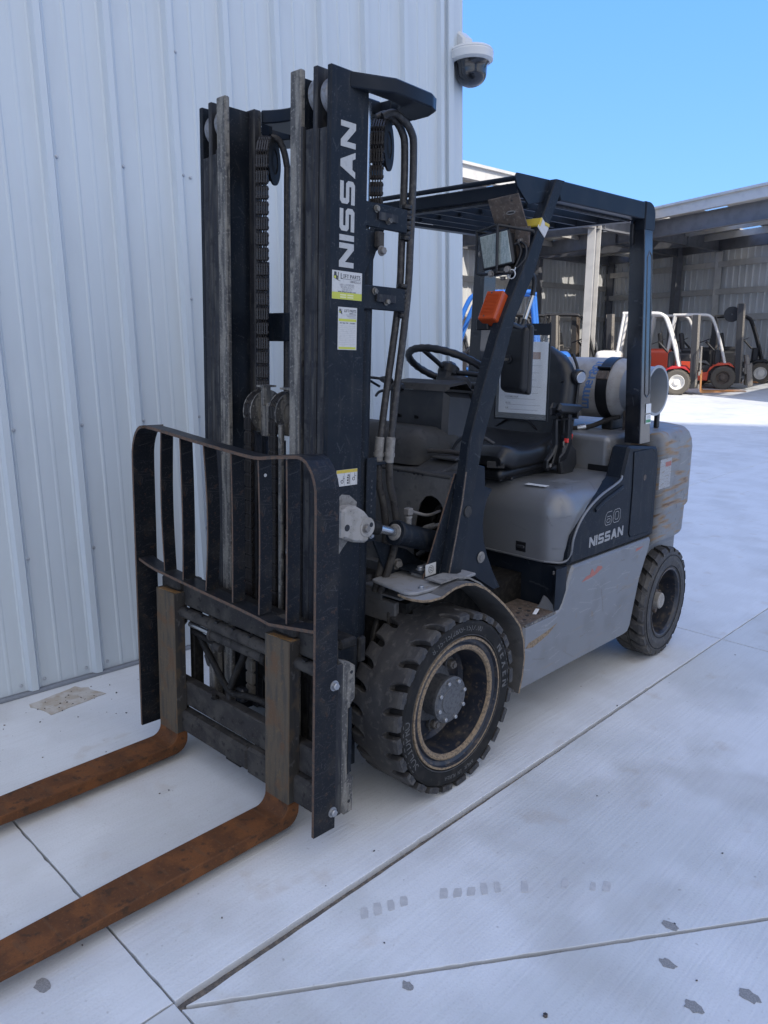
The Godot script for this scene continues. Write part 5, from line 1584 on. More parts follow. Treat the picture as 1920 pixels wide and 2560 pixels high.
	b.cyl(M.worn, Vector3(0.1725, 1.372, -0.565), Vector3(0.1745, 1.372, -0.565), 0.004, 8)
	put(lift, "dashboard", b)
	b = MB.new()
	b.box(M.plastic, Vector3(0.0, 1.455, -0.585), Vector3(0.075, 0.15, 0.06), 0.015, Basis(Vector3(1, 0, 0), -0.35))
	b.rbox(M.plastic_dust, Vector3(0.04, 1.425, -0.60), Vector3(0.13, 0.09, 0.12), 0.04, Basis.IDENTITY, 4)
	for k in 5:
		var p := Vector3(0.10 + k * 0.012, 1.398 - k * 0.009, -0.60 - k * 0.008)
		b.lathe(M.bracket, [[0.018, -0.006], [0.030, 0.0], [0.018, 0.006]], Transform3D(Basis(Vector3(0, 0, -1), Vector3(0, 1, 0), Vector3(1, 0, 0)).rotated(Vector3(0, 0, 1), -0.6), p), 16)
	put(lift, "steering_column", b)
	b = MB.new()
	var W := Transform3D(Basis(Vector3(1, 0, 0), 0.0) * Basis(Vector3(1, 0, 0), -PI / 2 - 0.48), Vector3(0.0, 1.502, -0.612))
	var rings := []
	for i in 61:
		var a := TAU * i / 60.0
		var ring := PackedVector3Array()
		for j in 10:
			var c := TAU * j / 10.0
			var rr := 0.0158 + 0.0010 * cos(a * 30.0)
			ring.append(W * (Vector3(cos(a), sin(a), 0) * (0.187 + cos(c) * rr) + Vector3(0, 0, sin(c) * rr)))
		rings.append(ring)
	b.loft(M.black, rings, false, true)
	for a in [0.4, 2.5, 4.6]: b.tube(M.black, [W * Vector3(0, 0, -0.02), W * (Vector3(cos(a), sin(a), 0) * 0.10 + Vector3(0, 0, -0.008)), W * (Vector3(cos(a), sin(a), 0) * 0.185)], 0.011, 8)
	b.lathe(M.black, [[0.045, -0.03], [0.045, 0.005], [0.035, 0.012], [0.0001, 0.012]], W, 20)
	put(lift, "steering_wheel", b)
	for e in [[Vector3(-0.24, 1.42, -0.42), Vector3(-0.205, 1.462, -0.31), Vector3(-0.13, 1.463, -0.31), Vector3(-0.105, 1.460, -0.31)], [Vector3(-0.20, 1.385, -0.36), Vector3(-0.13, 1.408, -0.31), Vector3(-0.07, 1.420, -0.305), Vector3(-0.035, 1.427, -0.305)]]:
		b = MB.new()
		b.curve(M.black, e, 0.006, 8)
		var d: Vector3 = (e[3] - e[2]).normalized()
		b.loft(M.black, knob_rings(e[3] - d * 0.02, d, [0.008, 0.012, 0.0145, 0.017, 0.019, 0.018, 0.010], 0.011), true, true)
		put(lift, "hydraulic_lever", b)
	# fenders
	for s in [1.0, -1.0]:
		b = MB.new()
		b.plan(M.fender, [[s * 0.285, 0.155], [s * 0.30, 0.163], [s * 0.470, 0.186], [s * 0.490, 0.180], [s * 0.506, 0.160], [s * 0.513, 0.10], [s * 0.516, -0.04], [s * 0.512, -0.16], [s * 0.30, -0.16], [s * 0.285, 0.02]], 0.772, 0.784, 0.003, M.fender)
		hex(b, M.bolt, Vector3(s * 0.485, 0.784, 0.115), Vector3.UP, 0.0085, 0.009)
		put(lift, "fender_plate", b)
		b = MB.new()
		b.plan(M.fender, [[s * 0.44, 0.10], [s * 0.44, 0.187], [s * 0.475, 0.193], [s * 0.51, 0.192], [s * 0.545, 0.178], [s * 0.563, 0.152], [s * 0.568, 0.115], [s * 0.568, 0.0995]], 0.7605, 0.7695, 0.002, M.tan_rust)
		var path := [[0.10, 0.765], [0.07, 0.773], [0.03, 0.782], [-0.03, 0.782], [-0.09, 0.768], [-0.155, 0.735], [-0.215, 0.690], [-0.275, 0.640], [-0.335, 0.582], [-0.385, 0.525], [-0.415, 0.455], [-0.425, 0.38], [-0.415, 0.30], [-0.395, 0.235]]
		var Tz := Transform3D(Basis(Vector3(0, 0, 1), Vector3(0, 1, 0), Vector3(1, 0, 0)), Vector3.ZERO)
		b.strip(M.body_dust, path, 0.009, minf(s * 0.35, s * 0.568), maxf(s * 0.35, s * 0.568), Tz, M.tan_rust)
		b.strip(M.dust_light, [[0.06, 0.790], [-0.03, 0.790], [-0.10, 0.772], [-0.165, 0.737], [-0.225, 0.690], [-0.28, 0.642]], 0.006, minf(s * 0.46, s * 0.53), maxf(s * 0.46, s * 0.53), Tz.translated(Vector3(0, 0.009, 0.0)), M.dust_light)
		put(lift, "fender", b)
	# overhead guard
	for s in [1.0, -1.0]:
		b = MB.new()
		var st := [[0.776, -0.051, -0.126, 0.427], [0.92, -0.088, -0.160, 0.427], [1.058, -0.122, -0.192, 0.428], [1.16, -0.140, -0.215, 0.430], [1.271, -0.158, -0.246, 0.432], [1.45, -0.226, -0.318, 0.431], [1.64, -0.310, -0.392, 0.428], [1.705, -0.345, -0.418, 0.428], [1.865, -0.442, -0.528, 0.428], [2.02, -0.535, -0.60, 0.428], [2.145, -0.610, -0.672, 0.430], [2.216, -0.650, -0.712, 0.430]]
		var R := []
		for e in st:
			var x1: float = s * 0.470
			var x0: float = s * e[3]
			var d: float = e[1] - e[2]
			R.append(PackedVector3Array([Vector3(x0, e[0], e[1]), Vector3(x1 - s * 0.004, e[0], e[1]), Vector3(x1, e[0], e[1] - 0.004), Vector3(x1, e[0], e[2] + 0.003), Vector3(x1 - s * 0.003, e[0], e[2]), Vector3(x0 + s * 0.002, e[0], e[2]), Vector3(x0 + s * 0.002, e[0], e[1] - 0.012), Vector3(x0, e[0], e[1] - 0.010)]))
		b.loft(M.navy, R, true, false)
		if s > 0:
			b.tube(M.bracket, [Vector3(0.4685, 0.79, -0.0565), Vector3(0.4688, 0.92, -0.0925), Vector3(0.4688, 1.058, -0.1265), Vector3(0.4688, 1.16, -0.1445)], 0.0032, 6)
		var pil := put(lift, "front_pillar", b)
		b = MB.new()
		b.side(M.navy, [[0.036, 0.785], [-0.134, 1.149], [-0.142, 1.149], [-0.052, 0.785]], s * 0.4200, s * 0.4265, 0.0, M.rust_edge)
		b.bb(M.navy, s * 0.30, s * 0.4195, 0.80, 0.806, -0.03, 0.042, 0.002)
		hex(b, M.bolt, Vector3(s * 0.385, 0.806, 0.005), Vector3.UP, 0.013, 0.013)
		b.bb(M.dust_light, s * 0.36, s * 0.41, 0.785, 0.7995, -0.02, 0.03)
		if s > 0:
			var LT := Transform3D(Basis(Vector3(0, 0, -1), Vector3(0, 1, 0), Vector3(1, 0, 0)), Vector3(0.4267, 0.814, 0.002))
			sheet(b, M.label, LT, -0.024, 0.034, -0.022, 0.022)
			b.lathe(M.ink, [[0.013, 0.0006], [0.0145, 0.0006], [0.0145, 0.0012], [0.013, 0.0012]], LT * Transform3D(Basis.IDENTITY, Vector3(0.006, 0.0, 0)), 24)
			for k in 3: sheet(b, M.ink, LT, -0.003, 0.015, -0.0065 + k * 0.006, -0.0045 + k * 0.006, 0.0011)
		put(pil, "gusset", b)
		b = MB.new()
		b.side(M.navy_clean, [[-0.132, 0.775], [-0.168, 0.92], [-0.200, 1.058], [-0.224, 1.16], [-0.248, 1.17], [-0.280, 1.160], [-0.287, 1.082], [-0.330, 1.066], [-0.300, 1.03], [-0.284, 0.985], [-0.279, 0.93], [-0.288, 0.87], [-0.312, 0.81], [-0.352, 0.735], [-0.405, 0.655], [-0.36, 0.655], [-0.29, 0.70], [-0.2, 0.76]], s * 0.438, s * 0.452, 0.003)
		b.cyl(M.dust_light, Vector3(s * 0.4515, 0.809, -0.268), Vector3(s * 0.458, 0.809, -0.268), 0.023, 22, 0.003)
		b.cyl(M.bolt_dirty, Vector3(s * 0.458, 0.809, -0.268), Vector3(s * 0.460, 0.809, -0.268), 0.013, 12)
		if s > 0:
			b.cyl(M.plastic_dust, Vector3(s * 0.4702, 1.01, -0.157), Vector3(s * 0.4745, 1.01, -0.157), 0.022, 22, 0.003)
		put(pil, "rear_gusset", b)
		# side beam of the roof and the rear post with its rounded cap
		b = MB.new()
		b.side(M.navy_clean, [[-0.654, 2.2155], [-0.690, 2.142], [-1.388, 2.142], [-1.388, 2.2155]], s * 0.412, s * 0.4695, 0.004)
		if s > 0: b.bb(M.worn_dark, 0.405, 0.4118, 2.134, 2.1415, -1.36, -0.70)
		put(lift, "roof_side_beam", b)
		b = MB.new()
		var PR := []
		for e in [[2.10, -0.098, 0.0], [1.933, -0.100, 0.011], [1.537, -0.112, 0.030], [1.30, -0.118, 0.043], [1.14, -0.125, 0.050]]:
			var xo: float = s * (0.472 + e[2])
			var xi: float = s * (0.400 + e[2] * 0.9)
			var z0 := -1.391
			var z1: float = -1.391 + e[1]
			PR.append(PackedVector3Array([Vector3(xi, e[0], z0), Vector3(xo - s * 0.003, e[0], z0), Vector3(xo, e[0], z0 - 0.003), Vector3(xo, e[0], z1 + 0.022), Vector3(xo - s * 0.007, e[0], z1 + 0.006), Vector3(xo - s * 0.02, e[0], z1), Vector3(xi, e[0], z1)]))
		b.loft(M.black_gloss, PR, true, false)
		var cap := [[-1.391, 2.099], [-1.391, 2.219]]
		for k in 7:
			var a := PI / 2 * k / 6.0
			cap.append([-1.430 - 0.058 * sin(a), 2.161 + 0.058 * cos(a)])
		cap.append([-1.488, 2.099])
		b.side(M.navy_clean, cap, s * 0.400, s * 0.4725, 0.004)
		# long recess, drawn by its raised rim
		if s > 0:
			var G := func(y: float, dz: float) -> Vector3: return Vector3(0.472 + (2.10 - y) * 0.0525 + 0.0012, y, -1.391 + dz)
			b.tube(M.black_gloss, [G.call(1.98, -0.028), G.call(1.37, -0.036), G.call(1.355, -0.055), G.call(1.37, -0.082), G.call(1.99, -0.070), G.call(2.01, -0.05), G.call(1.98, -0.028)], 0.0035, 6)
		var post := put(lift, "rear_post", b)
		if s > 0:
			b = MB.new()
			var LT := Transform3D(Basis(Vector3(0, 0, -1), Vector3(0, 1, 0), Vector3(1, 0, 0)), Vector3(0.5185, 1.275, -1.465))
			LT.basis = LT.basis.rotated(Vector3(0, 0, 1), 0.045)
			sheet(b, M.label_white, LT, -0.026, 0.026, 0.004, 0.048)
			sheet(b, M.label_white, LT, -0.026, 0.026, -0.046, -0.002)
			sheet(b, M.ink_green, LT, -0.024, 0.024, -0.040, -0.026, 0.001)
			for k in 3: sheet(b, M.ink_grey, LT, -0.016, 0.016, -0.010 - k * 0.005, -0.0085 - k * 0.005, 0.001)
			put(post, "label", b)
		b = MB.new()
		b.side(M.black, [[-1.383, 2.135], [-1.372, 2.125], [-1.372, 2.06], [-1.378, 2.04], [-1.3905, 2.04], [-1.3905, 2.14]], s * 0.408, s * 0.425, 0.003)
		put(post, "hook", b)
		b = MB.new()       # corner plate at the front of the roof
		b.side(M.navy_clean, [[-0.415, 2.196], [-0.428, 2.2125], [-0.455, 2.213], [-0.640, 2.2145], [-0.60, 2.13], [-0.505, 2.112], [-0.43, 2.168]], s * 0.440, s * 0.448, 0.0015)
		put(lift, "roof_corner_plate", b)
	b = MB.new()
	b.cyl(M.navy_clean, Vector3(-0.44, 2.196, -0.437), Vector3(0.44, 2.196, -0.437), 0.0095, 12)
	b.bb(M.navy_clean, -0.44, 0.44, 2.133, 2.183, -0.505, -0.445, 0.004)
	b.bb(M.worn_dark, -0.41, 0.41, 2.125, 2.1328, -0.50, -0.46)
	put(lift, "roof_front_beam", b)
	b = MB.new()
	b.bb(M.navy_clean, -0.41, 0.41, 2.142, 2.2, -1.45, -1.392, 0.004)
	put(lift, "roof_rear_beam", b)
	for k in 7:
		b = MB.new()
		var x := -0.345 + 0.115 * k
		b.bb(M.navy_clean, x - 0.006, x + 0.006, 2.146, 2.196, -1.391, -0.506, 0.002)
		b.cyl(M.navy_clean, Vector3(x - 0.02, 2.16, -0.80), Vector3(x + 0.02, 2.16, -0.80), 0.012, 10)
		put(lift, "roof_bar", b)
	b = MB.new()           # warning label on the far beam
	var FT := Transform3D(Basis(Vector3(0, 0, -1), Vector3(0, 1, 0), Vector3(1, 0, 0)), Vector3(-0.4114, 2.176, -0.82))
	sheet(b, M.label_white, FT, -0.15, 0.15, -0.02, 0.02)
	var tri := PackedVector2Array([Vector2(-0.142, -0.009), Vector2(-0.122, -0.009), Vector2(-0.132, 0.011)])
	b.prism(M.yellow, tri, 0.0006, 0.0011, FT)
	b.prism(M.ink, PackedVector2Array([Vector2(-0.134, -0.003), Vector2(-0.130, -0.003), Vector2(-0.131, 0.006), Vector2(-0.133, 0.006)]), 0.0011, 0.0014, FT)
	for x in [-0.107, 0.032, 0.078]:
		b.prism(M.ink, PackedVector2Array([Vector2(x - 0.006, -0.013), Vector2(x + 0.006, -0.013), Vector2(x + 0.003, 0.002), Vector2(x, 0.013), Vector2(x - 0.003, 0.002)]), 0.0006, 0.0011, FT)
	for k in 5: sheet(b, M.ink_grey, FT, -0.095, -0.047, 0.009 - k * 0.005, 0.011 - k * 0.005, 0.001)
	for k in 3: sheet(b, M.ink_grey, FT, 0.044, 0.068, 0.009 - k * 0.009, 0.011 - k * 0.009, 0.001)
	for x in [0.098, 0.117, 0.138]: sheet(b, M.ink_grey, FT, x - 0.004, x + 0.004, -0.007, 0.009, 0.001)
	put(lift, "warning_label", b)
	# step well, side panels
	b = MB.new()
	b.bb(M.bracket, 0.30, 0.548, 0.498, 0.5055, -0.70, -0.40, 0.001)
	for i in 3:
		for j in 4: b.lathe(M.ink, [[0.0085, 0.0], [0.0085, 0.0012], [0.0001, 0.0012]], Transform3D(Basis(Vector3(1, 0, 0), Vector3(0, 0, -1), Vector3(0, 1, 0)), Vector3(0.40 + 0.045 * i + 0.02 * (j % 2), 0.5055, -0.45 - 0.05 * j)), 12)
	b.bb(M.worn, 0.546, 0.556, 0.4975, 0.508, -0.668, -0.440, 0.002)
	b.box(M.paper, Vector3(0.50, 0.512, -0.60), Vector3(0.016, 0.003, 0.05), 0.001, Basis(Vector3.UP, 0.3).rotated(Vector3(1, 0, 0), 0.15))
	put(lift, "step", b)
	b = MB.new()
	b.bb(M.navy_clean, -0.42, 0.50, 0.44, 0.688, -0.745, -0.722, 0.0)
	var cr := []
	for k in 7:
		var a := PI / 2 * k / 6.0
		cr.append([0.44 + 0.0 + sin(a) * 0.105, -0.722 + 0.10 * (1 - cos(a))])
	for e in [[0.535, -0.745], [0.44, -0.745]]: cr.append(e)
	b.plan(M.navy_clean, [[0.44, -0.7218], [0.485, -0.714], [0.52, -0.698], [0.548, -0.665], [0.552, -0.70], [0.551, -0.745], [0.44, -0.745]], 0.506, 0.688, 0.002)
	b.bb(M.bolt_dirty, 0.515, 0.527, 0.655, 0.672, -0.697, -0.690, 0.002)
	put(lift, "step_riser", b)
	for s in [1.0, -1.0]:
		b = MB.new()
		b.side(M.silver, [[-0.389, 0.233], [-0.41, 0.29], [-0.428, 0.36], [-0.434, 0.43], [-0.434, 0.503], [-0.655, 0.503], [-0.690, 0.512], [-0.712, 0.535], [-0.738, 0.58], [-0.778, 0.668], [-0.79, 0.682], [-1.514, 0.670], [-1.520, 0.655], [-1.506, 0.615], [-1.430, 0.478], [-1.385, 0.33], [-1.365, 0.255], [-1.340, 0.222], [-1.305, 0.218]], s * 0.45, s * 0.556, 0.010)
		put(lift, "side_panel", b)
		b = MB.new()
		b.side(M.navy, [[-0.748, 0.692], [-0.752, 0.74], [-0.769, 0.818], [-0.80, 0.858], [-0.841, 0.890], [-0.90, 0.925], [-0.964, 0.951], [-1.05, 0.976], [-1.133, 0.995], [-1.172, 1.012], [-1.185, 1.05], [-1.22, 1.145], [-1.235, 1.150], [-1.515, 1.118], [-1.535, 1.05], [-1.535, 0.679], [-1.2, 0.685]], s * 0.47, s * 0.557, 0.012)
		if s > 0:
			b.side(M.navy, [[-1.265, 1.12], [-1.275, 0.95], [-1.270, 0.735], [-1.285, 0.715], [-1.47, 0.708], [-1.488, 0.74], [-1.49, 1.09], [-1.45, 1.118]], 0.5572, 0.5610, 0.003)
			b.curve(M.navy_clean, [Vector3(0.5575, 0.90, -0.94), Vector3(0.5578, 0.93, -1.02), Vector3(0.5578, 0.955, -1.12), Vector3(0.5576, 0.97, -1.18)], 0.010, 8)
			b.cyl(M.bracket, Vector3(0.561, 0.985, -1.39), Vector3(0.562, 0.985, -1.39), 0.014, 14)
		var rc := put(lift, "rear_cover", b)
		if s > 0:
			b = MB.new()
			var U := Basis(Vector3(0, 0, -1), Vector3(0, 1, 0), Vector3(1, 0, 0))
			wide_word(b, M.decal_worn, "NISSAN", 0.046, 0.305, Transform3D(U, Vector3(0.5573, 0.738, -0.908)))
			outline60(b, Transform3D(U, Vector3(0.5573, 0.812, -1.035)))
			put(rc, "lettering", b)
			b = MB.new()
			b.side(M.red_scrape, [[-0.865, 0.590], [-0.90, 0.607], [-0.935, 0.610], [-0.95, 0.635], [-0.975, 0.612], [-1.0, 0.635], [-1.035, 0.628], [-1.045, 0.617], [-0.98, 0.598], [-0.92, 0.593]], 0.5560, 0.5566)
			put(lift, "scrape_mark", b)
			b = MB.new()
			b.side(M.red_scrape, [[-1.36, 0.628], [-1.37, 0.642], [-1.44, 0.640], [-1.40, 0.63]], 0.5560, 0.5565)
			put(lift, "scrape_mark", b)
			b = MB.new()
			b.side(M.tan_rust, [[-0.445, 0.408], [-0.47, 0.425], [-0.60, 0.438], [-0.68, 0.455], [-0.62, 0.425], [-0.56, 0.41], [-0.50, 0.398]], 0.5560, 0.5565)
			put(lift, "scrape_mark", b)
	# hood: one rounded shell with a seam bead
	b = MB.new()
	b.rbox(M.silver_clean, Vector3(0, 0.76, -1.05), Vector3(1.096, 0.49, 0.70), 0.115, Basis.IDENTITY, 9, 0.695)
	var hood := put(lift, "hood", b)
	b = MB.new()
	b.curve(M.silver_clean, [Vector3(-0.30, 0.702, -0.703), Vector3(0.0, 0.701, -0.703), Vector3(0.40, 0.700, -0.703), Vector3(0.475, 0.700, -0.712), Vector3(0.530, 0.702, -0.742), Vector3(0.552, 0.735, -0.765), Vector3(0.560, 0.812, -0.772), Vector3(0.561, 0.892, -0.838), Vector3(0.561, 0.955, -0.962), Vector3(0.561, 1.000, -1.135), Vector3(0.555, 1.02, -1.172)], 0.0055, 8)
	put(hood, "seam_bead", b)
	b = MB.new()
	b.bb(M.black, 0.318, 0.372, 0.722, 0.768, -0.704, -0.6990, 0.002)
	b.bb(M.plastic, 0.325, 0.365, 0.738, 0.752, -0.702, -0.6945, 0.003)
	put(hood, "latch", b)
	b = MB.new()
	b.box(M.label_white, Vector3(0.355, 1.0058, -0.79), Vector3(0.10, 0.0012, 0.035), 0.0, Basis(Vector3.UP, 0.1))
	put(hood, "worn_label", b)
	b = MB.new()
	b.box(M.silver, Vector3(0.395, 1.0058, -0.95), Vector3(0.09, 0.0012, 0.10), 0.0, Basis(Vector3.UP, -0.05))
	put(hood, "worn_label", b)
	# counterweight
	b = MB.new()
	var prof := [[0.615, 0.965], [0.625, 0.975], [0.758, 0.98], [0.775, 1.0], [1.07, 1.0], [1.11, 0.992], [1.145, 0.972], [1.165, 0.945], [1.172, 0.90]]
	var R := []
	for e in prof:
		var ring := PackedVector3Array()
		var k: float = e[1]
		var inset := (1.0 - k) * 0.55
		var hw := 0.553 - inset
		var rr := 0.30
		var zf := -1.545
		var zr := -2.165 + inset
		ring.append(Vector3(-hw, e[0], zf)); ring.append(Vector3(hw, e[0], zf))
		ring.append(Vector3(hw, e[0], -1.70))
		for j in 9:
			var a := PI / 2 * j / 8.0
			ring.append(Vector3(hw - rr + cos(a) * rr, e[0], zr + rr - sin(a) * rr))
		for j in 9:
			var a := PI / 2 + PI / 2 * j / 8.0
			ring.append(Vector3(-hw + rr + cos(a) * rr, e[0], zr + rr - sin(a) * rr))
		ring.append(Vector3(-hw, e[0], -1.70))
		R.append(ring)
	b.loft(M.silver_rusty, R, true, true)
	b.rbox(M.silver, Vector3(0, 1.02, -1.50), Vector3(0.80, 0.30, 0.36), 0.03, Basis.IDENTITY, 4)
	b.bb(M.black, 0.30, 0.46, 1.0, 1.03, -1.34, -1.318)
	b.bb(M.grease, -0.16, 0.16, 0.25, 0.62, -2.02, -1.85)
	b.bb(M.silver, 0.30, 0.50, 0.50, 0.62, -1.93, -1.60, 0.01)
	var cw := put(lift, "counterweight", b)
	b = MB.new()
	var LC := Transform3D(Basis(Vector3(0, 0, -1), Vector3(0, 1, 0), Vector3(1, 0, 0)), Vector3(0.5536, 0.985, -1.625))
	sheet(b, M.torn, LC, -0.062, 0.062, -0.085, 0.062, 0.0006)
	sheet(b, M.red_scrape, LC, -0.005, 0.058, 0.022, 0.045, 0.0009)
	put(cw, "worn_label", b)

func knob_rings(at: Vector3, d: Vector3, rs: Array, step: float) -> Array:
	var x := d.cross(Vector3.UP).normalized()
	var y := x.cross(d)
	var R := []
	for i in rs.size():
		var ring := PackedVector3Array()
		for j in 12: ring.append(at + d * step * i + (x * cos(TAU * j / 12) + y * sin(TAU * j / 12)) * rs[i])
		R.append(ring)
	return R

func outline60(b: MB, T: Transform3D):      # the hollow 60 above the small lettering
	var six := [[0.062, 0.060], [0.022, 0.060], [0.010, 0.050], [0.002, 0.030], [0.002, 0.012], [0.012, 0.001], [0.052, 0.001], [0.063, 0.012], [0.063, 0.028], [0.052, 0.039], [0.020, 0.039]]
	var sin_ := [[0.024, 0.028], [0.044, 0.028], [0.048, 0.024], [0.048, 0.017], [0.044, 0.012], [0.022, 0.012], [0.018, 0.017], [0.019, 0.024], [0.024, 0.028]]
	var o := [[0.086, 0.001], [0.128, 0.001], [0.140, 0.012], [0.142, 0.050], [0.131, 0.061], [0.090, 0.061], [0.078, 0.050], [0.076, 0.012], [0.086, 0.001]]
	var oi := [[0.098, 0.014], [0.118, 0.014], [0.125, 0.021], [0.126, 0.042], [0.119, 0.049], [0.100, 0.049], [0.093, 0.042], [0.092, 0.021], [0.098, 0.014]]
	for p in [six, sin_, o, oi]: b.strip(M.decal_worn, p, 0.0026, 0.0, 0.0007, T)

# ---------- seat, lamps, mirror
func make_seat():
	var b := MB.new()
	b.bb(M.black, -0.20, 0.20, 1.003, 1.035, -1.13, -0.74, 0.006)
	b.rbox(M.black, Vector3(0, 1.050, -0.95), Vector3(0.46, 0.05, 0.52), 0.022, Basis(Vector3(1, 0, 0), 0.03), 3)
	b.box(M.black, Vector3(0.20, 1.022, -0.755), Vector3(0.10, 0.016, 0.028), 0.006, Basis(Vector3.UP, 0.25))
	put(lift, "seat_base", b)
	b = MB.new()
	# cushion: high rolled front, dished middle
	var R := []
	for i in 15:
		var t := i / 14.0
		var z := lerpf(-0.675, -1.20, t)
		var top := 1.182 - 0.03 * sin(PI * clampf(t * 1.25, 0, 1)) + 0.02 * maxf(0, t - 0.7)
		if i == 0: top = 1.125
		if i == 1: top = 1.165
		var low := 1.062 if i > 1 else 1.075 + 0.012 * (1 - i)
		var hw := 0.262 - 0.02 * (1.0 if i == 0 else 0.0) - 0.012 * (1.0 if i == 1 else 0.0)
		var ring := PackedVector3Array()
		for e in [[-1.0, 0.25], [-1.0, 0.72], [-0.96, 0.93], [-0.86, 1.03], [-0.62, 1.0], [-0.3, 0.95], [0.0, 0.94], [0.3, 0.95], [0.62, 1.0], [0.86, 1.03], [0.96, 0.93], [1.0, 0.72], [1.0, 0.25], [0.93, 0.0], [-0.93, 0.0]]:
			ring.append(Vector3(e[0] * hw, low + (top - low) * e[1], z))
		R.append(ring)
	b.loft(M.vinyl, R, true, true)
	b.strip(M.black, [[-0.13, -0.80], [-0.14, -1.06], [0.14, -1.06], [0.13, -0.80]], 0.004, 1.148, 1.1555, Transform3D(Basis(Vector3(1, 0, 0), Vector3(0, 0, 1), Vector3(0, 1, 0)), Vector3.ZERO))
	put(lift, "seat_cushion", b)
	b = MB.new()
	var LT := Transform3D(Basis(Vector3(0.85, 0, -0.52).normalized(), Vector3(0, 1, 0), Vector3(0.52, 0, 0.85).normalized()), Vector3(0.215, 1.092, -0.676))
	b.box(M.plastic_dust, LT * Vector3(0, 0, 0), Vector3(0.075, 0.03, 0.004), 0.0015, LT.basis)
	sheet(b, M.ink, LT, 0.0, 0.03, -0.006, 0.004, 0.003)
	put(lift, "seat_label", b)
	b = MB.new()
	R = []
	for i in 13:
		var t := i / 12.0
		var y := lerpf(1.10, 1.585, t)
		var hw := 0.245 + 0.018 * sin(PI * t) - 0.10 * pow(maxf(0, (t - 0.62) / 0.38), 2.4)
		if i == 12: hw *= 0.82
		var zf := -1.10 - 0.10 * t - 0.02 * sin(PI * t) * 0.5
		var th := 0.125 - 0.055 * pow(t, 2.0)
		if i == 12: zf -= 0.022; th *= 0.45
		var ring := PackedVector3Array()
		for e in [[-0.80, 0.0], [-0.4, -0.012], [0.0, -0.018], [0.4, -0.012], [0.80, 0.0], [0.94, -0.010], [1.0, -0.045], [1.0, -0.085], [0.92, -0.12], [0.5, -0.13], [-0.5, -0.13], [-0.92, -0.12], [-1.0, -0.085], [-1.0, -0.045], [-0.94, -0.010]]:
			ring.append(Vector3(e[0] * hw, y, zf + e[1] * th / 0.13))
		R.append(ring)
	b.loft(M.vinyl, R, true, true)
	b.curve(M.black, [Vector3(-0.20, 1.40, -1.178), Vector3(-0.10, 1.352, -1.186), Vector3(0.02, 1.345, -1.188), Vector3(0.12, 1.37, -1.184), Vector3(0.225, 1.43, -1.180)], 0.006, 6)
	b.strip(M.black, [[-0.12, 1.195], [-0.06, 1.235], [0.06, 1.235], [0.12, 1.195]], 0.006, -1.142, -1.130)
	put(lift, "seat_back", b)
	b = MB.new()
	b.curve(M.black, [Vector3(0.262, 1.14, -1.19), Vector3(0.266, 1.34, -1.235), Vector3(0.255, 1.47, -1.255), Vector3(0.215, 1.55, -1.268)], 0.007, 6)
	b.cyl(M.black, Vector3(0.255, 1.452, -1.235), Vector3(0.292, 1.446, -1.222), 0.034, 22, 0.006)
	b.cyl(M.chrome, Vector3(0.2915, 1.446, -1.222), Vector3(0.2945, 1.4455, -1.221), 0.027, 22, 0.002)
	put(lift, "adjuster_knob", b)
	b = MB.new()
	b.side(M.black, [[-1.20, 1.262], [-1.205, 1.315], [-1.02, 1.335], [-1.005, 1.318], [-1.01, 1.29], [-1.06, 1.285], [-1.075, 1.14], [-1.04, 1.06], [-0.975, 1.035], [-0.955, 1.05], [-0.958, 1.085], [-1.0, 1.115], [-1.025, 1.15], [-1.018, 1.24], [-1.02, 1.268]], 0.272, 0.300, 0.006)
	b.side(M.black, [[-1.155, 1.285], [-1.165, 1.14], [-1.12, 1.07], [-1.06, 1.06], [-1.06, 1.09], [-1.10, 1.11], [-1.13, 1.155], [-1.125, 1.285]], 0.272, 0.298, 0.005)
	b.side(M.vinyl, [[-1.005, 1.312], [-1.02, 1.342], [-1.21, 1.322], [-1.215, 1.30], [-1.16, 1.285], [-1.03, 1.295]], 0.258, 0.318, 0.009)
	b.cyl(M.bolt_dirty, Vector3(0.300, 1.062, -0.978), Vector3(0.303, 1.062, -0.978), 0.009, 12)
	put(lift, "armrest", b)
	b = MB.new()
	b.side(M.plastic, [[-1.08, 1.06], [-1.10, 1.13], [-1.16, 1.15], [-1.215, 1.11], [-1.225, 1.04], [-1.18, 0.99], [-1.10, 1.0]], 0.262, 0.296, 0.008)
	b.box(M.red, Vector3(0.285, 1.168, -1.148), Vector3(0.024, 0.052, 0.036), 0.004, Basis(Vector3(1, 0, 0), -0.35))
	b.box(M.black, Vector3(0.2975, 1.168, -1.148), Vector3(0.003, 0.028, 0.014), 0.001, Basis(Vector3(1, 0, 0), -0.35))
	b.box(M.worn, Vector3(0.290, 1.128, -1.115), Vector3(0.004, 0.07, 0.016), 0.002, Basis(Vector3(1, 0, 0), 0.55))
	put(lift, "seat_belt_buckle", b)

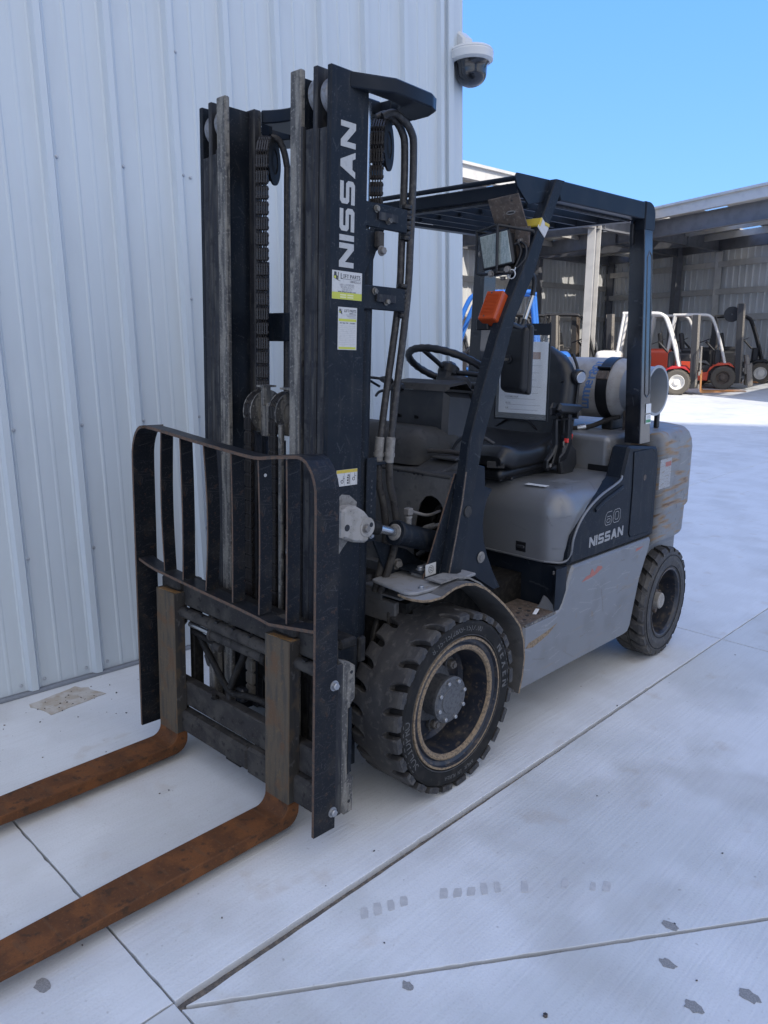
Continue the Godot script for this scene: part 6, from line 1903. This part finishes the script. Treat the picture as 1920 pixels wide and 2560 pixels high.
func make_fittings():
	var b := MB.new()
	# work lamp in its wire cage on the near pillar
	var F := Basis(Vector3.UP, 0.30) * Basis(Vector3(0, 0, 1), 0.19)
	var o := Vector3(0.372, 1.952, -0.418)
	b.box(M.black, o - F.z * 0.035, Vector3(0.118, 0.124, 0.060), 0.014, F)
	b.box(M.black, o, Vector3(0.124, 0.130, 0.014), 0.005, F)
	b.box(M.black, o + F * Vector3(0.0, -0.078, -0.02), Vector3(0.06, 0.026, 0.05), 0.004, F)
	hex(b, M.bolt_dirty, o + F * Vector3(0.035, -0.083, 0.012), F.z, 0.011, 0.014)
	hex(b, M.bolt_dirty, o + F * Vector3(-0.03, -0.083, 0.012), F.z, 0.009, 0.012)
	hex(b, M.bolt_dirty, o + F * Vector3(-0.066, 0.0, -0.015), -F.x, 0.010, 0.010)
	var wl := put(lift, "work_lamp", b)
	b = MB.new()
	b.box(M.lens, o + F.z * 0.0075, Vector3(0.108, 0.114, 0.004), 0.0015, F)
	for k in 22: b.box(M.lens, o + F * Vector3(0, -0.053 + k * 0.005, 0.0102), Vector3(0.104, 0.0022, 0.0016), 0.0, F)
	put(wl, "lens", b)
	b = MB.new()
	var c := func(x: float, y: float, z: float) -> Vector3: return Vector3(0.378, 1.952, -0.42) + Vector3(x, y, z)
	var rr := 0.0055
	b.tube(M.black, [c.call(-0.115, 0.073, -0.02), c.call(0.010, 0.085, 0.02)], rr, 8)
	b.tube(M.black, [c.call(0.010, 0.085, 0.02), c.call(0.112, 0.062, -0.06)], rr, 8)
	b.tube(M.black, [c.call(-0.115, 0.073, -0.02), c.call(-0.02, 0.06, -0.14)], rr, 8)
	b.tube(M.black, [c.call(0.112, 0.062, -0.06), c.call(0.05, 0.055, -0.15)], rr, 8)
	b.curve(M.black, [c.call(-0.115, 0.073, -0.02), c.call(-0.114, 0.0, -0.02), c.call(-0.113, -0.068, -0.02), c.call(-0.103, -0.082, -0.02), c.call(-0.055, -0.084, -0.03)], rr, 8, 4)
	b.curve(M.black, [c.call(0.010, 0.085, 0.02), c.call(0.012, -0.07, 0.02), c.call(0.016, -0.082, 0.018), c.call(0.06, -0.082, -0.02)], rr, 8, 4)
	b.bb(M.black, 0.315, 0.45, 1.862, 1.868, -0.46, -0.41, 0.002)
	put(wl, "cage", b)
	b = MB.new()
	b.front(M.bracket, [[0.36, 1.87], [0.455, 1.87], [0.462, 2.035], [0.40, 2.04], [0.385, 1.93]], -0.505, -0.499)
	hex(b, M.bolt_dirty, Vector3(0.425, 1.985, -0.498), Vector3(0, 0, 1), 0.008, 0.014)
	hex(b, M.bolt_dirty, Vector3(0.394, 1.855, -0.435), Vector3(0, -1, 0), 0.010, 0.012)
	b.curve(M.black, [Vector3(0.398, 1.965, -0.47), Vector3(0.42, 1.975, -0.485), Vector3(0.44, 1.945, -0.48), Vector3(0.432, 1.90, -0.465), Vector3(0.425, 1.875, -0.45)], 0.0055, 8)
	b.curve(M.black, [Vector3(0.41, 1.99, -0.49), Vector3(0.455, 1.965, -0.485), Vector3(0.462, 1.92, -0.475), Vector3(0.442, 1.885, -0.455)], 0.0045, 8)
	var ring := []
	for k in 13: ring.append(Vector3(0.44 + 0.016 * cos(TAU * k / 12), 1.862 + 0.016 * sin(TAU * k / 12), -0.425))
	b.tube(M.label_white, ring, 0.0022, 6, false)
	b.tube(M.label_white, [Vector3(0.452, 1.872, -0.424), Vector3(0.460, 1.884, -0.420)], 0.0022, 6)
	put(wl, "bracket", b)
	# bare plate hanging from the roof, with tape round the pillar
	b = MB.new()
	var B := Basis(Vector3(1, 0, 0), 0.55) * Basis(Vector3.UP, 0.20)
	var pc := Vector3(0.382, 2.075, -0.475)
	b.box(M.bracket, pc, Vector3(0.125, 0.150, 0.007), 0.002, B)
	var sl := []
	for k in 25: sl.append(pc + B * Vector3(0.014 + cos(TAU * k / 24) * 0.017, 0.012 + sin(TAU * k / 24) * 0.0055, 0.0042))
	b.tube(M.dust_light, sl, 0.0022, 6, false)
	b.box(M.ink, pc + B * Vector3(0.014, 0.012, 0.0037), Vector3(0.026, 0.006, 0.0008), 0.0, B)
	for e in [[0.03, 0.055], [-0.005, -0.03]]: b.cyl(M.ink, pc + B * Vector3(e[0], e[1], 0.003), pc + B * Vector3(e[0], e[1], 0.0045), 0.0045, 10)
	put(lift, "mounting_plate", b)
	b = MB.new()
	b.box(M.yellow, Vector3(0.436, 2.052, -0.553), Vector3(0.078, 0.036, 0.012), 0.003, Basis(Vector3(1, 0, 0), -0.52))
	b.box(M.label, Vector3(0.4715, 2.035, -0.572), Vector3(0.004, 0.045, 0.060), 0.0015, Basis(Vector3(1, 0, 0), -0.62))
	b.box(M.yellow, Vector3(0.4735, 2.047, -0.596), Vector3(0.004, 0.012, 0.03), 0.0015, Basis(Vector3(1, 0, 0), -0.2))
	put(lift, "yellow_tape", b)
	# turn signal
	b = MB.new()
	var A := Basis(Vector3(1, 0, 0), -0.50)
	var ao := Vector3(0.412, 1.738, -0.362)
	b.box(M.black, ao - A.z * 0.034, Vector3(0.078, 0.118, 0.012), 0.004, A)
	b.bb(M.black, 0.345, 0.40, 1.66, 1.70, -0.39, -0.34, 0.004)
	var ts := put(lift, "turn_signal", b)
	b = MB.new()
	b.box(M.amber, ao, Vector3(0.076, 0.116, 0.058), 0.004, A)
	for k in 15: b.box(M.amber, ao + A * Vector3(-0.002, -0.038 + k * 0.0058, 0.0295), Vector3(0.058, 0.0028, 0.002), 0.0006, A)
	for y in [-0.046, 0.049]: b.cyl(M.ink, ao + A * Vector3(-0.012, y, 0.0288), ao + A * Vector3(-0.012, y, 0.0298), 0.0035, 10)
	put(ts, "lens", b)
	# mirror seen from behind
	b = MB.new()
	var D := Basis(Vector3.UP, -0.33)
	var mo := Vector3(0.352, 1.546, -0.600)
	b.rbox(M.black, mo, Vector3(0.160, 0.262, 0.050), 0.022, D, 4)
	b.rbox(M.black, mo - D.z * 0.012, Vector3(0.172, 0.274, 0.026), 0.0125, D, 3)
	b.cyl(M.worn, mo + D * Vector3(-0.01, 0.0, 0.024), mo + D * Vector3(0.0, 0.0, 0.07), 0.006, 10)
	b.cyl(M.black, mo + D * Vector3(-0.01, 0.0, 0.022), mo + D * Vector3(-0.008, 0.0, 0.034), 0.018, 14, 0.003)
	b.tube(M.worn, [mo + D * Vector3(0.0, 0.0, 0.066), Vector3(0.40, 1.53, -0.40)], 0.006, 8)
	var mi := put(lift, "mirror", b)
	b = MB.new()
	b.box(M.mirror, mo - D.z * 0.0255, Vector3(0.150, 0.250, 0.002), 0.0005, D)
	put(mi, "glass", b)
	# grab handle
	b = MB.new()
	b.curve(M.black, [Vector3(0.43, 1.875, -0.53), Vector3(0.43, 1.868, -0.575), Vector3(0.43, 1.84, -0.590), Vector3(0.43, 1.79, -0.583)], 0.0095, 10)
	b.tube(M.chrome, [Vector3(0.43, 1.79, -0.583), Vector3(0.43, 1.70, -0.535)], 0.0088, 10)
	b.curve(M.black, [Vector3(0.43, 1.70, -0.535), Vector3(0.43, 1.678, -0.522), Vector3(0.43, 1.672, -0.50), Vector3(0.43, 1.685, -0.44)], 0.0095, 10)
	put(lift, "grab_handle", b)

func make_forklift():
	lift = node(self, "forklift")
	tag(lift, "big worn grey and navy forklift with rusty forks parked beside the metal building", "forklift")
	make_mast()
	make_carriage()
	make_forks()
	drive_wheel(1.0); drive_wheel(-1.0)
	steer_wheel(1.0); steer_wheel(-1.0)
	make_body()
	make_seat()
	make_fittings()

func make_loose_things():
	# gas bottle lying on the counterweight
	var t := node(self, "gas_cylinder", Transform3D(Basis.IDENTITY, Vector3(0, 1.372, -1.65)))
	tag(t, "dented silver propane cylinder lying on the forklift's counterweight", "gas cylinder")
	var X := Transform3D(Basis(Vector3(0, 1, 0), Vector3(0, 0, 1), Vector3(1, 0, 0)), Vector3.ZERO)
	var b := MB.new()
	var pr := [[0.0001, -0.345]]
	for k in 8:
		var a := PI / 2 * k / 7.0
		pr.append([0.1525 * sin(a) if k else 0.03, -0.26 - 0.075 * cos(a)])
	pr.append([0.1525, 0.0]); pr.append([0.1525, 0.27])
	for k in 8:
		var a := PI / 2 * (k + 1) / 8.0
		pr.append([maxf(0.0001, 0.1525 * cos(a)), 0.27 + 0.085 * sin(a)])
	b.lathe(M.tank, pr, X, 56, true)
	put(t, "shell", b)
	b = MB.new()
	b.lathe(M.tank_end, [[0.112, 0.30], [0.116, 0.345], [0.116, 0.455], [0.1225, 0.462], [0.1225, 0.47], [0.110, 0.47], [0.110, 0.30]], X, 48)
	b.cyl(M.bolt_dirty, Vector3(0.345, 0, 0), Vector3(0.41, 0, 0), 0.022, 14)
	put(t, "collar", b)
	b = MB.new()
	for k in 9: pass
	arc_wrap(b, M.blue_ink, "Lumner80I", 0.050, 0.1531, 0.145)
	put(t, "marking", b)
	var s := node(self, "cylinder_bracket", Transform3D(Basis.IDENTITY, Vector3(0, 1.372, -1.65)))
	tag(s, "black strap and cradle that hold the propane cylinder behind the seat", "cylinder bracket")
	for x in [-0.22, 0.245]:
		b = MB.new()
		b.lathe(M.black, [[0.1535, -0.030], [0.1575, -0.030], [0.1575, 0.030], [0.1535, 0.030]], X * Transform3D(Basis.IDENTITY, Vector3(0, 0, x)), 56)
		b.box(M.bracket, Vector3(x, 0.072, 0.142), Vector3(0.064, 0.045, 0.014), 0.004, Basis(Vector3(1, 0, 0), -0.45))
		b.tube(M.black, [Vector3(x - 0.036, 0.108, 0.125), Vector3(x + 0.034, 0.108, 0.125)], 0.008, 8)
		put(s, "strap", b)
	b = MB.new()
	for x in [-0.22, 0.26]:
		b.bb(M.black, x - 0.03, x + 0.03, -0.20, -0.145, -0.10, 0.10, 0.006)
		b.bb(M.bracket, x + 0.06, x + 0.085, -0.20, -0.10, 0.02, 0.05, 0.003)
	b.bb(M.black, 0.40, 0.42, -0.20, -0.07, -0.16, -0.13, 0.004)
	put(s, "cradle", b)
	b = MB.new()
	b.curve(M.dusty, [Vector3(0.30, -0.135, 0.05), Vector3(0.26, -0.155, 0.11), Vector3(0.20, -0.185, 0.16), Vector3(0.13, -0.197, 0.20), Vector3(0.06, -0.198, 0.22)], 0.0125, 10)
	b.cyl(M.chrome, Vector3(0.185, -0.187, 0.168), Vector3(0.15, -0.194, 0.190), 0.0155, 10)
	b.cyl(M.bolt_dirty, Vector3(0.10, -0.115, 0.19), Vector3(0.16, -0.12, 0.19), 0.014, 10)
	put(s, "gas_hose", b)
	# paper form in a clear sleeve hanging beside the seat
	var p := node(self, "document_sleeve", Transform3D(Basis(Vector3.UP, 0.15), Vector3(0.250, 1.278, -0.80)))
	tag(p, "white paper form in a clear black-edged sleeve hanging in front of the seat", "document sleeve")
	b = MB.new()
	b.bb(M.black, -0.105, 0.125, 0.362, 0.410, -0.002, 0.002, 0.001)
	b.bb(M.black, 0.1185, 0.125, 0.0, 0.362, -0.0018, 0.0018)
	b.bb(M.black, -0.128, -0.123, 0.0, 0.40, -0.0018, 0.0018)
	b.bb(M.black, -0.123, 0.1185, 0.0, 0.006, -0.0018, 0.0018)
	for k in 2: b.bb(M.ink_grey, -0.06 + 0.0, 0.03 + 0.03 * k, 0.392 - 0.01 * k, 0.395 - 0.01 * k, 0.0021, 0.0024)
	put(p, "frame", b)
	b = MB.new()
	b.bb(M.sleeve, -0.1228, 0.1184, 0.0062, 0.3618, 0.0011, 0.0014)
	put(p, "clear_cover", b)
	b = MB.new()
	b.bb(M.paper, -0.108, 0.1155, 0.030, 0.335, -0.0006, 0.0004)
	var pp := put(p, "paper", b)
	b = MB.new()
	b.bb(M.sepia, 0.035, 0.082, 0.262, 0.292, 0.0005, 0.0008)
	var rows := [0.235, 0.205, 0.175, 0.145, 0.118, 0.092, 0.066, 0.045]
	for k in rows.size():
		var y: float = rows[k]
		b.bb(M.ink_grey, -0.07, 0.09 - 0.012 * (k % 3), y, y + 0.0011, 0.0005, 0.0008)
	var U := func(x: float, y: float) -> Transform3D: return Transform3D(Basis.IDENTITY, Vector3(x, y, 0.0005))
	write(b, M.ink_grey, "CUSTOMER NAME", 0.0075, U.call(-0.045, 0.100), 400, 0.062)
	write(b, M.ink_grey, "MODEL", 0.0075, U.call(-0.062, 0.073), 400, 0.026)
	write(b, M.ink_grey, "S/N", 0.0075, U.call(-0.068, 0.052), 400, 0.014)
	put(pp, "print", b)

func arc_wrap(b: MB, m, text: String, h: float, r: float, x0: float):   # painted letters climbing round the cylinder
	var a := 0.62
	for ch in text:
		var g := glyphs(ch, h, 0.0005, 700)
		var v: PackedVector3Array = g[Mesh.ARRAY_VERTEX]
		var n: PackedVector3Array = g[Mesh.ARRAY_NORMAL]
		for k in v.size():
			var p := v[k]
			# the line runs up round the shell, letters lean to -x
			var an := a - p.x / r
			var rr := r + 0.0004 + p.z
			v[k] = Vector3(x0 - p.y + (0.62 - an) * 0.035, -sin(an) * rr, cos(an) * rr)
			n[k] = Vector3(0, -sin(an), cos(an))
		g[Mesh.ARRAY_VERTEX] = v; g[Mesh.ARRAY_NORMAL] = n
		b.tmesh(m, g, Transform3D.IDENTITY)
		a -= 0.205

# ---------- lift trucks parked in the yard
# local frame like the near forklift: it faces +z, front axle at the origin
func yard_truck(label: String, at: Vector2, heading: Vector2, body, guard, mast_h := 2.05, opt := {}):
	var t := node(self, "parked_forklift", Transform3D(Basis(Vector3.UP, atan2(heading.x, heading.y)), Vector3(at.x, 0.0, at.y)))
	tag(t, label, "forklift", "forklifts parked by the shed")
	var wheel_m = opt.get("wheel", M.yard_white)
	var b := MB.new()
	b.side(body, [[0.30, 0.62], [0.18, 0.74], [-0.15, 0.76], [-0.38, 0.62], [-0.44, 0.48], [-0.75, 0.46], [-0.80, 0.78], [-1.55, 0.80], [-1.6, 0.24], [-0.42, 0.24], [-0.40, 0.5], [-0.25, 0.66], [0.1, 0.70]], -0.52, 0.52, 0.012)
	b.bb(M.yard_black, -0.40, 0.40, 0.25, 0.66, -1.2, 0.2)
	b.bb(M.yard_black, -0.38, 0.38, 0.70, 1.12, -0.28, -0.10, 0.03)
	put(t, "body", b)
	b = MB.new()
	b.rbox(opt.get("hood", M.yard_black), Vector3(0, 0.86, -1.05), Vector3(0.98, 0.36, 0.62), 0.09, Basis.IDENTITY, 4)
	put(t, "hood", b)
	b = MB.new()
	b.rbox(opt.get("weight", body), Vector3(0, 0.72, -1.82), Vector3(1.08, 0.82, 0.68), 0.12, Basis.IDENTITY, 4)
	put(t, "counterweight", b)
	b = MB.new()
	b.rbox(M.yard_black, Vector3(0, 1.09, -0.98), Vector3(0.48, 0.14, 0.46), 0.05, Basis.IDENTITY, 3)
	b.rbox(M.yard_black, Vector3(0, 1.36, -1.22), Vector3(0.46, 0.50, 0.13), 0.05, Basis(Vector3(1, 0, 0), -0.15), 3)
	put(t, "seat", b)
	b = MB.new()
	b.tube(M.yard_black, [Vector3(0, 1.10, -0.3), Vector3(0, 1.36, -0.55)], 0.03, 8)
	b.lathe(M.yard_black, [[0.165, -0.012], [0.19, 0.0], [0.165, 0.012], [0.165, -0.012]], Transform3D(Basis(Vector3(1, 0, 0), -PI / 2 - 0.4), Vector3(0, 1.38, -0.57)), 24)
	put(t, "steering_wheel", b)
	for s in [1.0, -1.0]:
		b = MB.new()
		var hx: float = s * 0.47
		b.curve(guard, [Vector3(hx, 0.74, 0.02), Vector3(hx, 1.30, -0.14), Vector3(hx, 1.90, -0.36), Vector3(hx, 2.08, -0.50), Vector3(hx, 2.12, -0.72), Vector3(hx, 2.12, -1.50)], 0.042, 8, 4)
		put(t, "front_pillar", b)
		b = MB.new()
		b.tube(guard, [Vector3(hx, 2.12, -1.46), Vector3(hx, 0.95, -1.60)], 0.042, 8)
		put(t, "rear_post", b)
	for k in 6:
		b = MB.new()
		b.tube(guard, [Vector3(-0.47, 2.125, -0.62 - k * 0.16), Vector3(0.47, 2.125, -0.62 - k * 0.16)], 0.018, 6)
		put(t, "roof_bar", b)
	# wheels
	var X := Transform3D(Basis(Vector3(0, 1, 0), Vector3(0, 0, 1), Vector3(1, 0, 0)), Vector3.ZERO)
	var made := {}
	for e in [[0.47, 0.0, 0.335, 0.11, "front_wheel"], [0.46, -1.60, 0.265, 0.08, "rear_wheel"]]:
		for s in [1.0, -1.0]:
			var R: float = e[2]
			var hw: float = e[3]
			var w := node(t, e[4], Transform3D(Basis(Vector3.UP, 0.0 if s > 0 else PI), Vector3(s * e[0], R, e[1])))
			b = MB.new()
			b.lathe(M.yard_tyre, [[R * 0.58, -hw * 0.8], [R * 0.86, -hw], [R * 0.97, -hw * 0.9], [R, -hw * 0.6], [R, hw * 0.6], [R * 0.97, hw * 0.9], [R * 0.86, hw], [R * 0.58, hw * 0.86]], X, 40)
			for k in 26:
				var a := TAU * k / 26
				b.box(M.yard_tyre, Vector3(hw * (0.5 if k % 2 else -0.5), cos(a) * R, sin(a) * R), Vector3(hw * 0.9, 0.018, R * 0.13), 0.004, Basis(Vector3(1, 0, 0), a))
			put(w, "tyre", b)
			b = MB.new()
			var rm = wheel_m if R > 0.3 else M.yard_grey
			b.lathe(rm, [[R * 0.60, hw * 0.84], [R * 0.57, hw * 0.92], [R * 0.52, hw * 0.75], [R * 0.42, hw * 0.2], [R * 0.26, hw * 0.2], [R * 0.24, hw * 0.8], [R * 0.14, hw * 0.85], [0.0001, hw * 0.85]], X, 32)
			put(w, "rim", b)
	# mast
	var F := Transform3D(Basis(Vector3(1, 0, 0), -0.035), Vector3(0, 0, 0))
	var steel = opt.get("steel", M.yard_steel)
	for s in [1.0, -1.0]:
		for e in [[0.30, 0.0, M.yard_black], [0.245, 0.05, steel]]:
			b = MB.new(F)
			var x: float = s * e[0]
			b.bb(e[2], x - 0.012, x + 0.012, 0.15, mast_h, 0.32 + e[1], 0.46 + e[1], 0.004)
			b.bb(steel, x - s * 0.05, x, 0.15, mast_h, 0.44 + e[1], 0.464 + e[1], 0.004)
			b.bb(steel, x - s * 0.05, x, 0.15, mast_h, 0.316 + e[1], 0.34 + e[1], 0.004)
			put(t, "mast_rail", b)
		b = MB.new(F)
		b.cyl(M.yard_black, Vector3(s * 0.17, 0.3, 0.37), Vector3(s * 0.17, mast_h - 0.1, 0.37), 0.035, 12)
		put(t, "lift_cylinder", b)
	for y in [0.35, 1.0, mast_h - 0.06]:
		b = MB.new(F)
		b.bb(steel, -0.30, 0.30, y - 0.05, y + 0.05, 0.30, 0.33, 0.004)
		put(t, "mast_cross_member", b)
	b = MB.new(F)
	for x in [-0.06, 0.06]: b.bb(M.chain, x - 0.02, x + 0.02, 0.5, mast_h - 0.15, 0.43, 0.46)
	put(t, "lift_chain", b)
	for k in opt.get("papers", 0):
		b = MB.new(F)
		b.box(M.paper, Vector3(0.3135, mast_h - 0.30 - k * 0.34, 0.40), Vector3(0.003, 0.22, 0.11), 0.001)
		put(t, "paper_tag", b)
	if opt.has("word"):
		b = MB.new(F)
		write(b, M.paper, opt.word, 0.12, Transform3D(Basis(Vector3(0, 1, 0), Vector3(0, 0, 1), Vector3(1, 0, 0)), Vector3(0.313, mast_h - 0.82, 0.395)), 700, 0.62, 0.001)
		put(t, "mast_lettering", b)
	if opt.has("reel"):
		b = MB.new(F)
		b.lathe([M.yard_black, M.yard_black, M.yard_black, M.yard_grey, M.yard_grey, M.yard_grey, M.paper], [[0.03, -0.06], [0.22, -0.06], [0.225, -0.03], [0.20, 0.0], [0.19, 0.02], [0.14, 0.02], [0.05, 0.022], [0.0001, 0.022]], X * Transform3D(Basis.IDENTITY, Vector3(mast_h - 0.28, 0.18, 0.40)), 36)
		for k in 3: b.box(M.paper, Vector3(0.424, mast_h - 0.28 + 0.06 * (k - 1), 0.18), Vector3(0.003, 0.03, 0.12), 0.0)
		put(t, "hose_reel", b)
	# carriage
	b = MB.new(F)
	for y in [0.16, 0.50]: b.bb(steel, -0.50, 0.50, y, y + 0.10, 0.53, 0.575, 0.005)
	put(t, "carriage_bar", b)
	if opt.get("backrest", true):
		b = MB.new(F)
		for y in [0.66, 1.22]: b.bb(steel, -0.50, 0.50, y, y + 0.03, 0.56, 0.60, 0.004)
		put(t, "backrest_frame", b)
		for k in 8:
			b = MB.new(F)
			var x := -0.49 + 0.14 * k
			b.bb(steel if k in [0, 7] else M.yard_black, x - 0.008, x + 0.008, 0.55, 1.22, 0.562, 0.60, 0.002)
			put(t, "backrest_bar", b)
	if opt.get("clamp", false):
		b = MB.new(F)
		b.bb(steel, -0.42, 0.42, 0.42, 0.72, 0.58, 0.70, 0.02)
		for s in [1.0, -1.0]:
			b.rbox(steel, Vector3(s * 0.40, 0.38, 0.72), Vector3(0.14, 0.66, 0.16), 0.05, Basis(Vector3(1, 0, 0), 0.1 * s), 3)
			b.cyl(steel, Vector3(s * 0.40, 0.70, 0.66), Vector3(s * 0.40, 0.95, 0.62), 0.06, 12, 0.01)
		b.rbox(M.yard_grey, Vector3(0, 0.35, 0.72), Vector3(0.28, 0.5, 0.10), 0.03, Basis.IDENTITY, 3)
		put(t, "clamp", b)
	elif opt.get("forks", true):
		for x in [-0.26, 0.26]:
			b = MB.new(F)
			b.side(M.yard_fork, [[0.58, 0.62], [0.58, 0.08], [0.60, 0.045], [0.66, 0.03], [1.72, 0.055], [1.72, 0.068], [0.68, 0.08], [0.625, 0.12], [0.625, 0.62]], x - 0.06, x + 0.06, 0.003)
			put(t, "fork", b)
	return t

func make_yard():
	var h := Vector2(0.928, -0.373).normalized()        # most of them look to the right
	var h2 := Vector2(0.90, -0.43).normalized()
	yard_truck("red forklift with a white guard and pale front wheel, forks out over sunlit concrete", Vector2(-7.0, -18.95), h, M.yard_red, M.yard_white, 2.06, {"papers": 1, "weight": M.yard_white})
	yard_truck("orange-red forklift with a round hose reel on its mast, clamp instead of forks", Vector2(-6.95, -21.95), h, M.yard_orange, M.yard_white, 2.42, {"reel": true, "backrest": false, "clamp": true, "papers": 1, "wheel": M.bracket})
	yard_truck("grey forklift with a white guard behind the red forklift's mast", Vector2(-8.1, -23.0), h, M.yard_grey, M.yard_white, 2.0, {"papers": 1})
	yard_truck("dark forklift whose black mast carries white lettering, above the propane cylinder", Vector2(-9.62, -19.2), h2, M.yard_black, M.yard_black, 2.12, {"word": "DOOSAN", "papers": 1, "backrest": false})
	yard_truck("forklift with two slim dusty mast rails and a white paper beside the document sleeve", Vector2(-10.78, -18.1), h2, M.yard_black, M.yard_black, 2.08, {"papers": 1, "weight": M.yard_grey})
	yard_truck("forklift with a rust-brown mast just behind the seat's top", Vector2(-11.0, -19.6), h2, M.yard_grey, M.yard_black, 2.1, {"steel": M.bracket, "backrest": false})
	yard_truck("pale forklift with a light guard between the rusty mast and the lettered mast", Vector2(-10.68, -21.2), h2, M.yard_white, M.yard_white, 2.0, {"backrest": true})
	var bl = yard_truck("blue forklift with a blue guard partly hidden by the metal building's corner", Vector2(-8.1, -10.5), Vector2(-0.86, 0.51), M.yard_blue, M.yard_blue, 1.9, {"backrest": false, "forks": false})
	bl.scale = Vector3.ONE * 1.12
	yard_truck("black forklift with blue bodywork behind the blue guard", Vector2(-10.6, -14.3), h2, M.yard_blue, M.yard_black, 2.0, {})
	yard_truck("black forklift in the shade of the shed at the right edge", Vector2(-7.05, -25.3), h, M.yard_black, M.yard_black, 2.1, {})

func _ready():
	make_camera_and_light()
	make_materials()
	make_ground()
	make_near_building()
	make_shade_tower()
	make_shed()
	make_forklift()
	make_loose_things()
	make_yard()
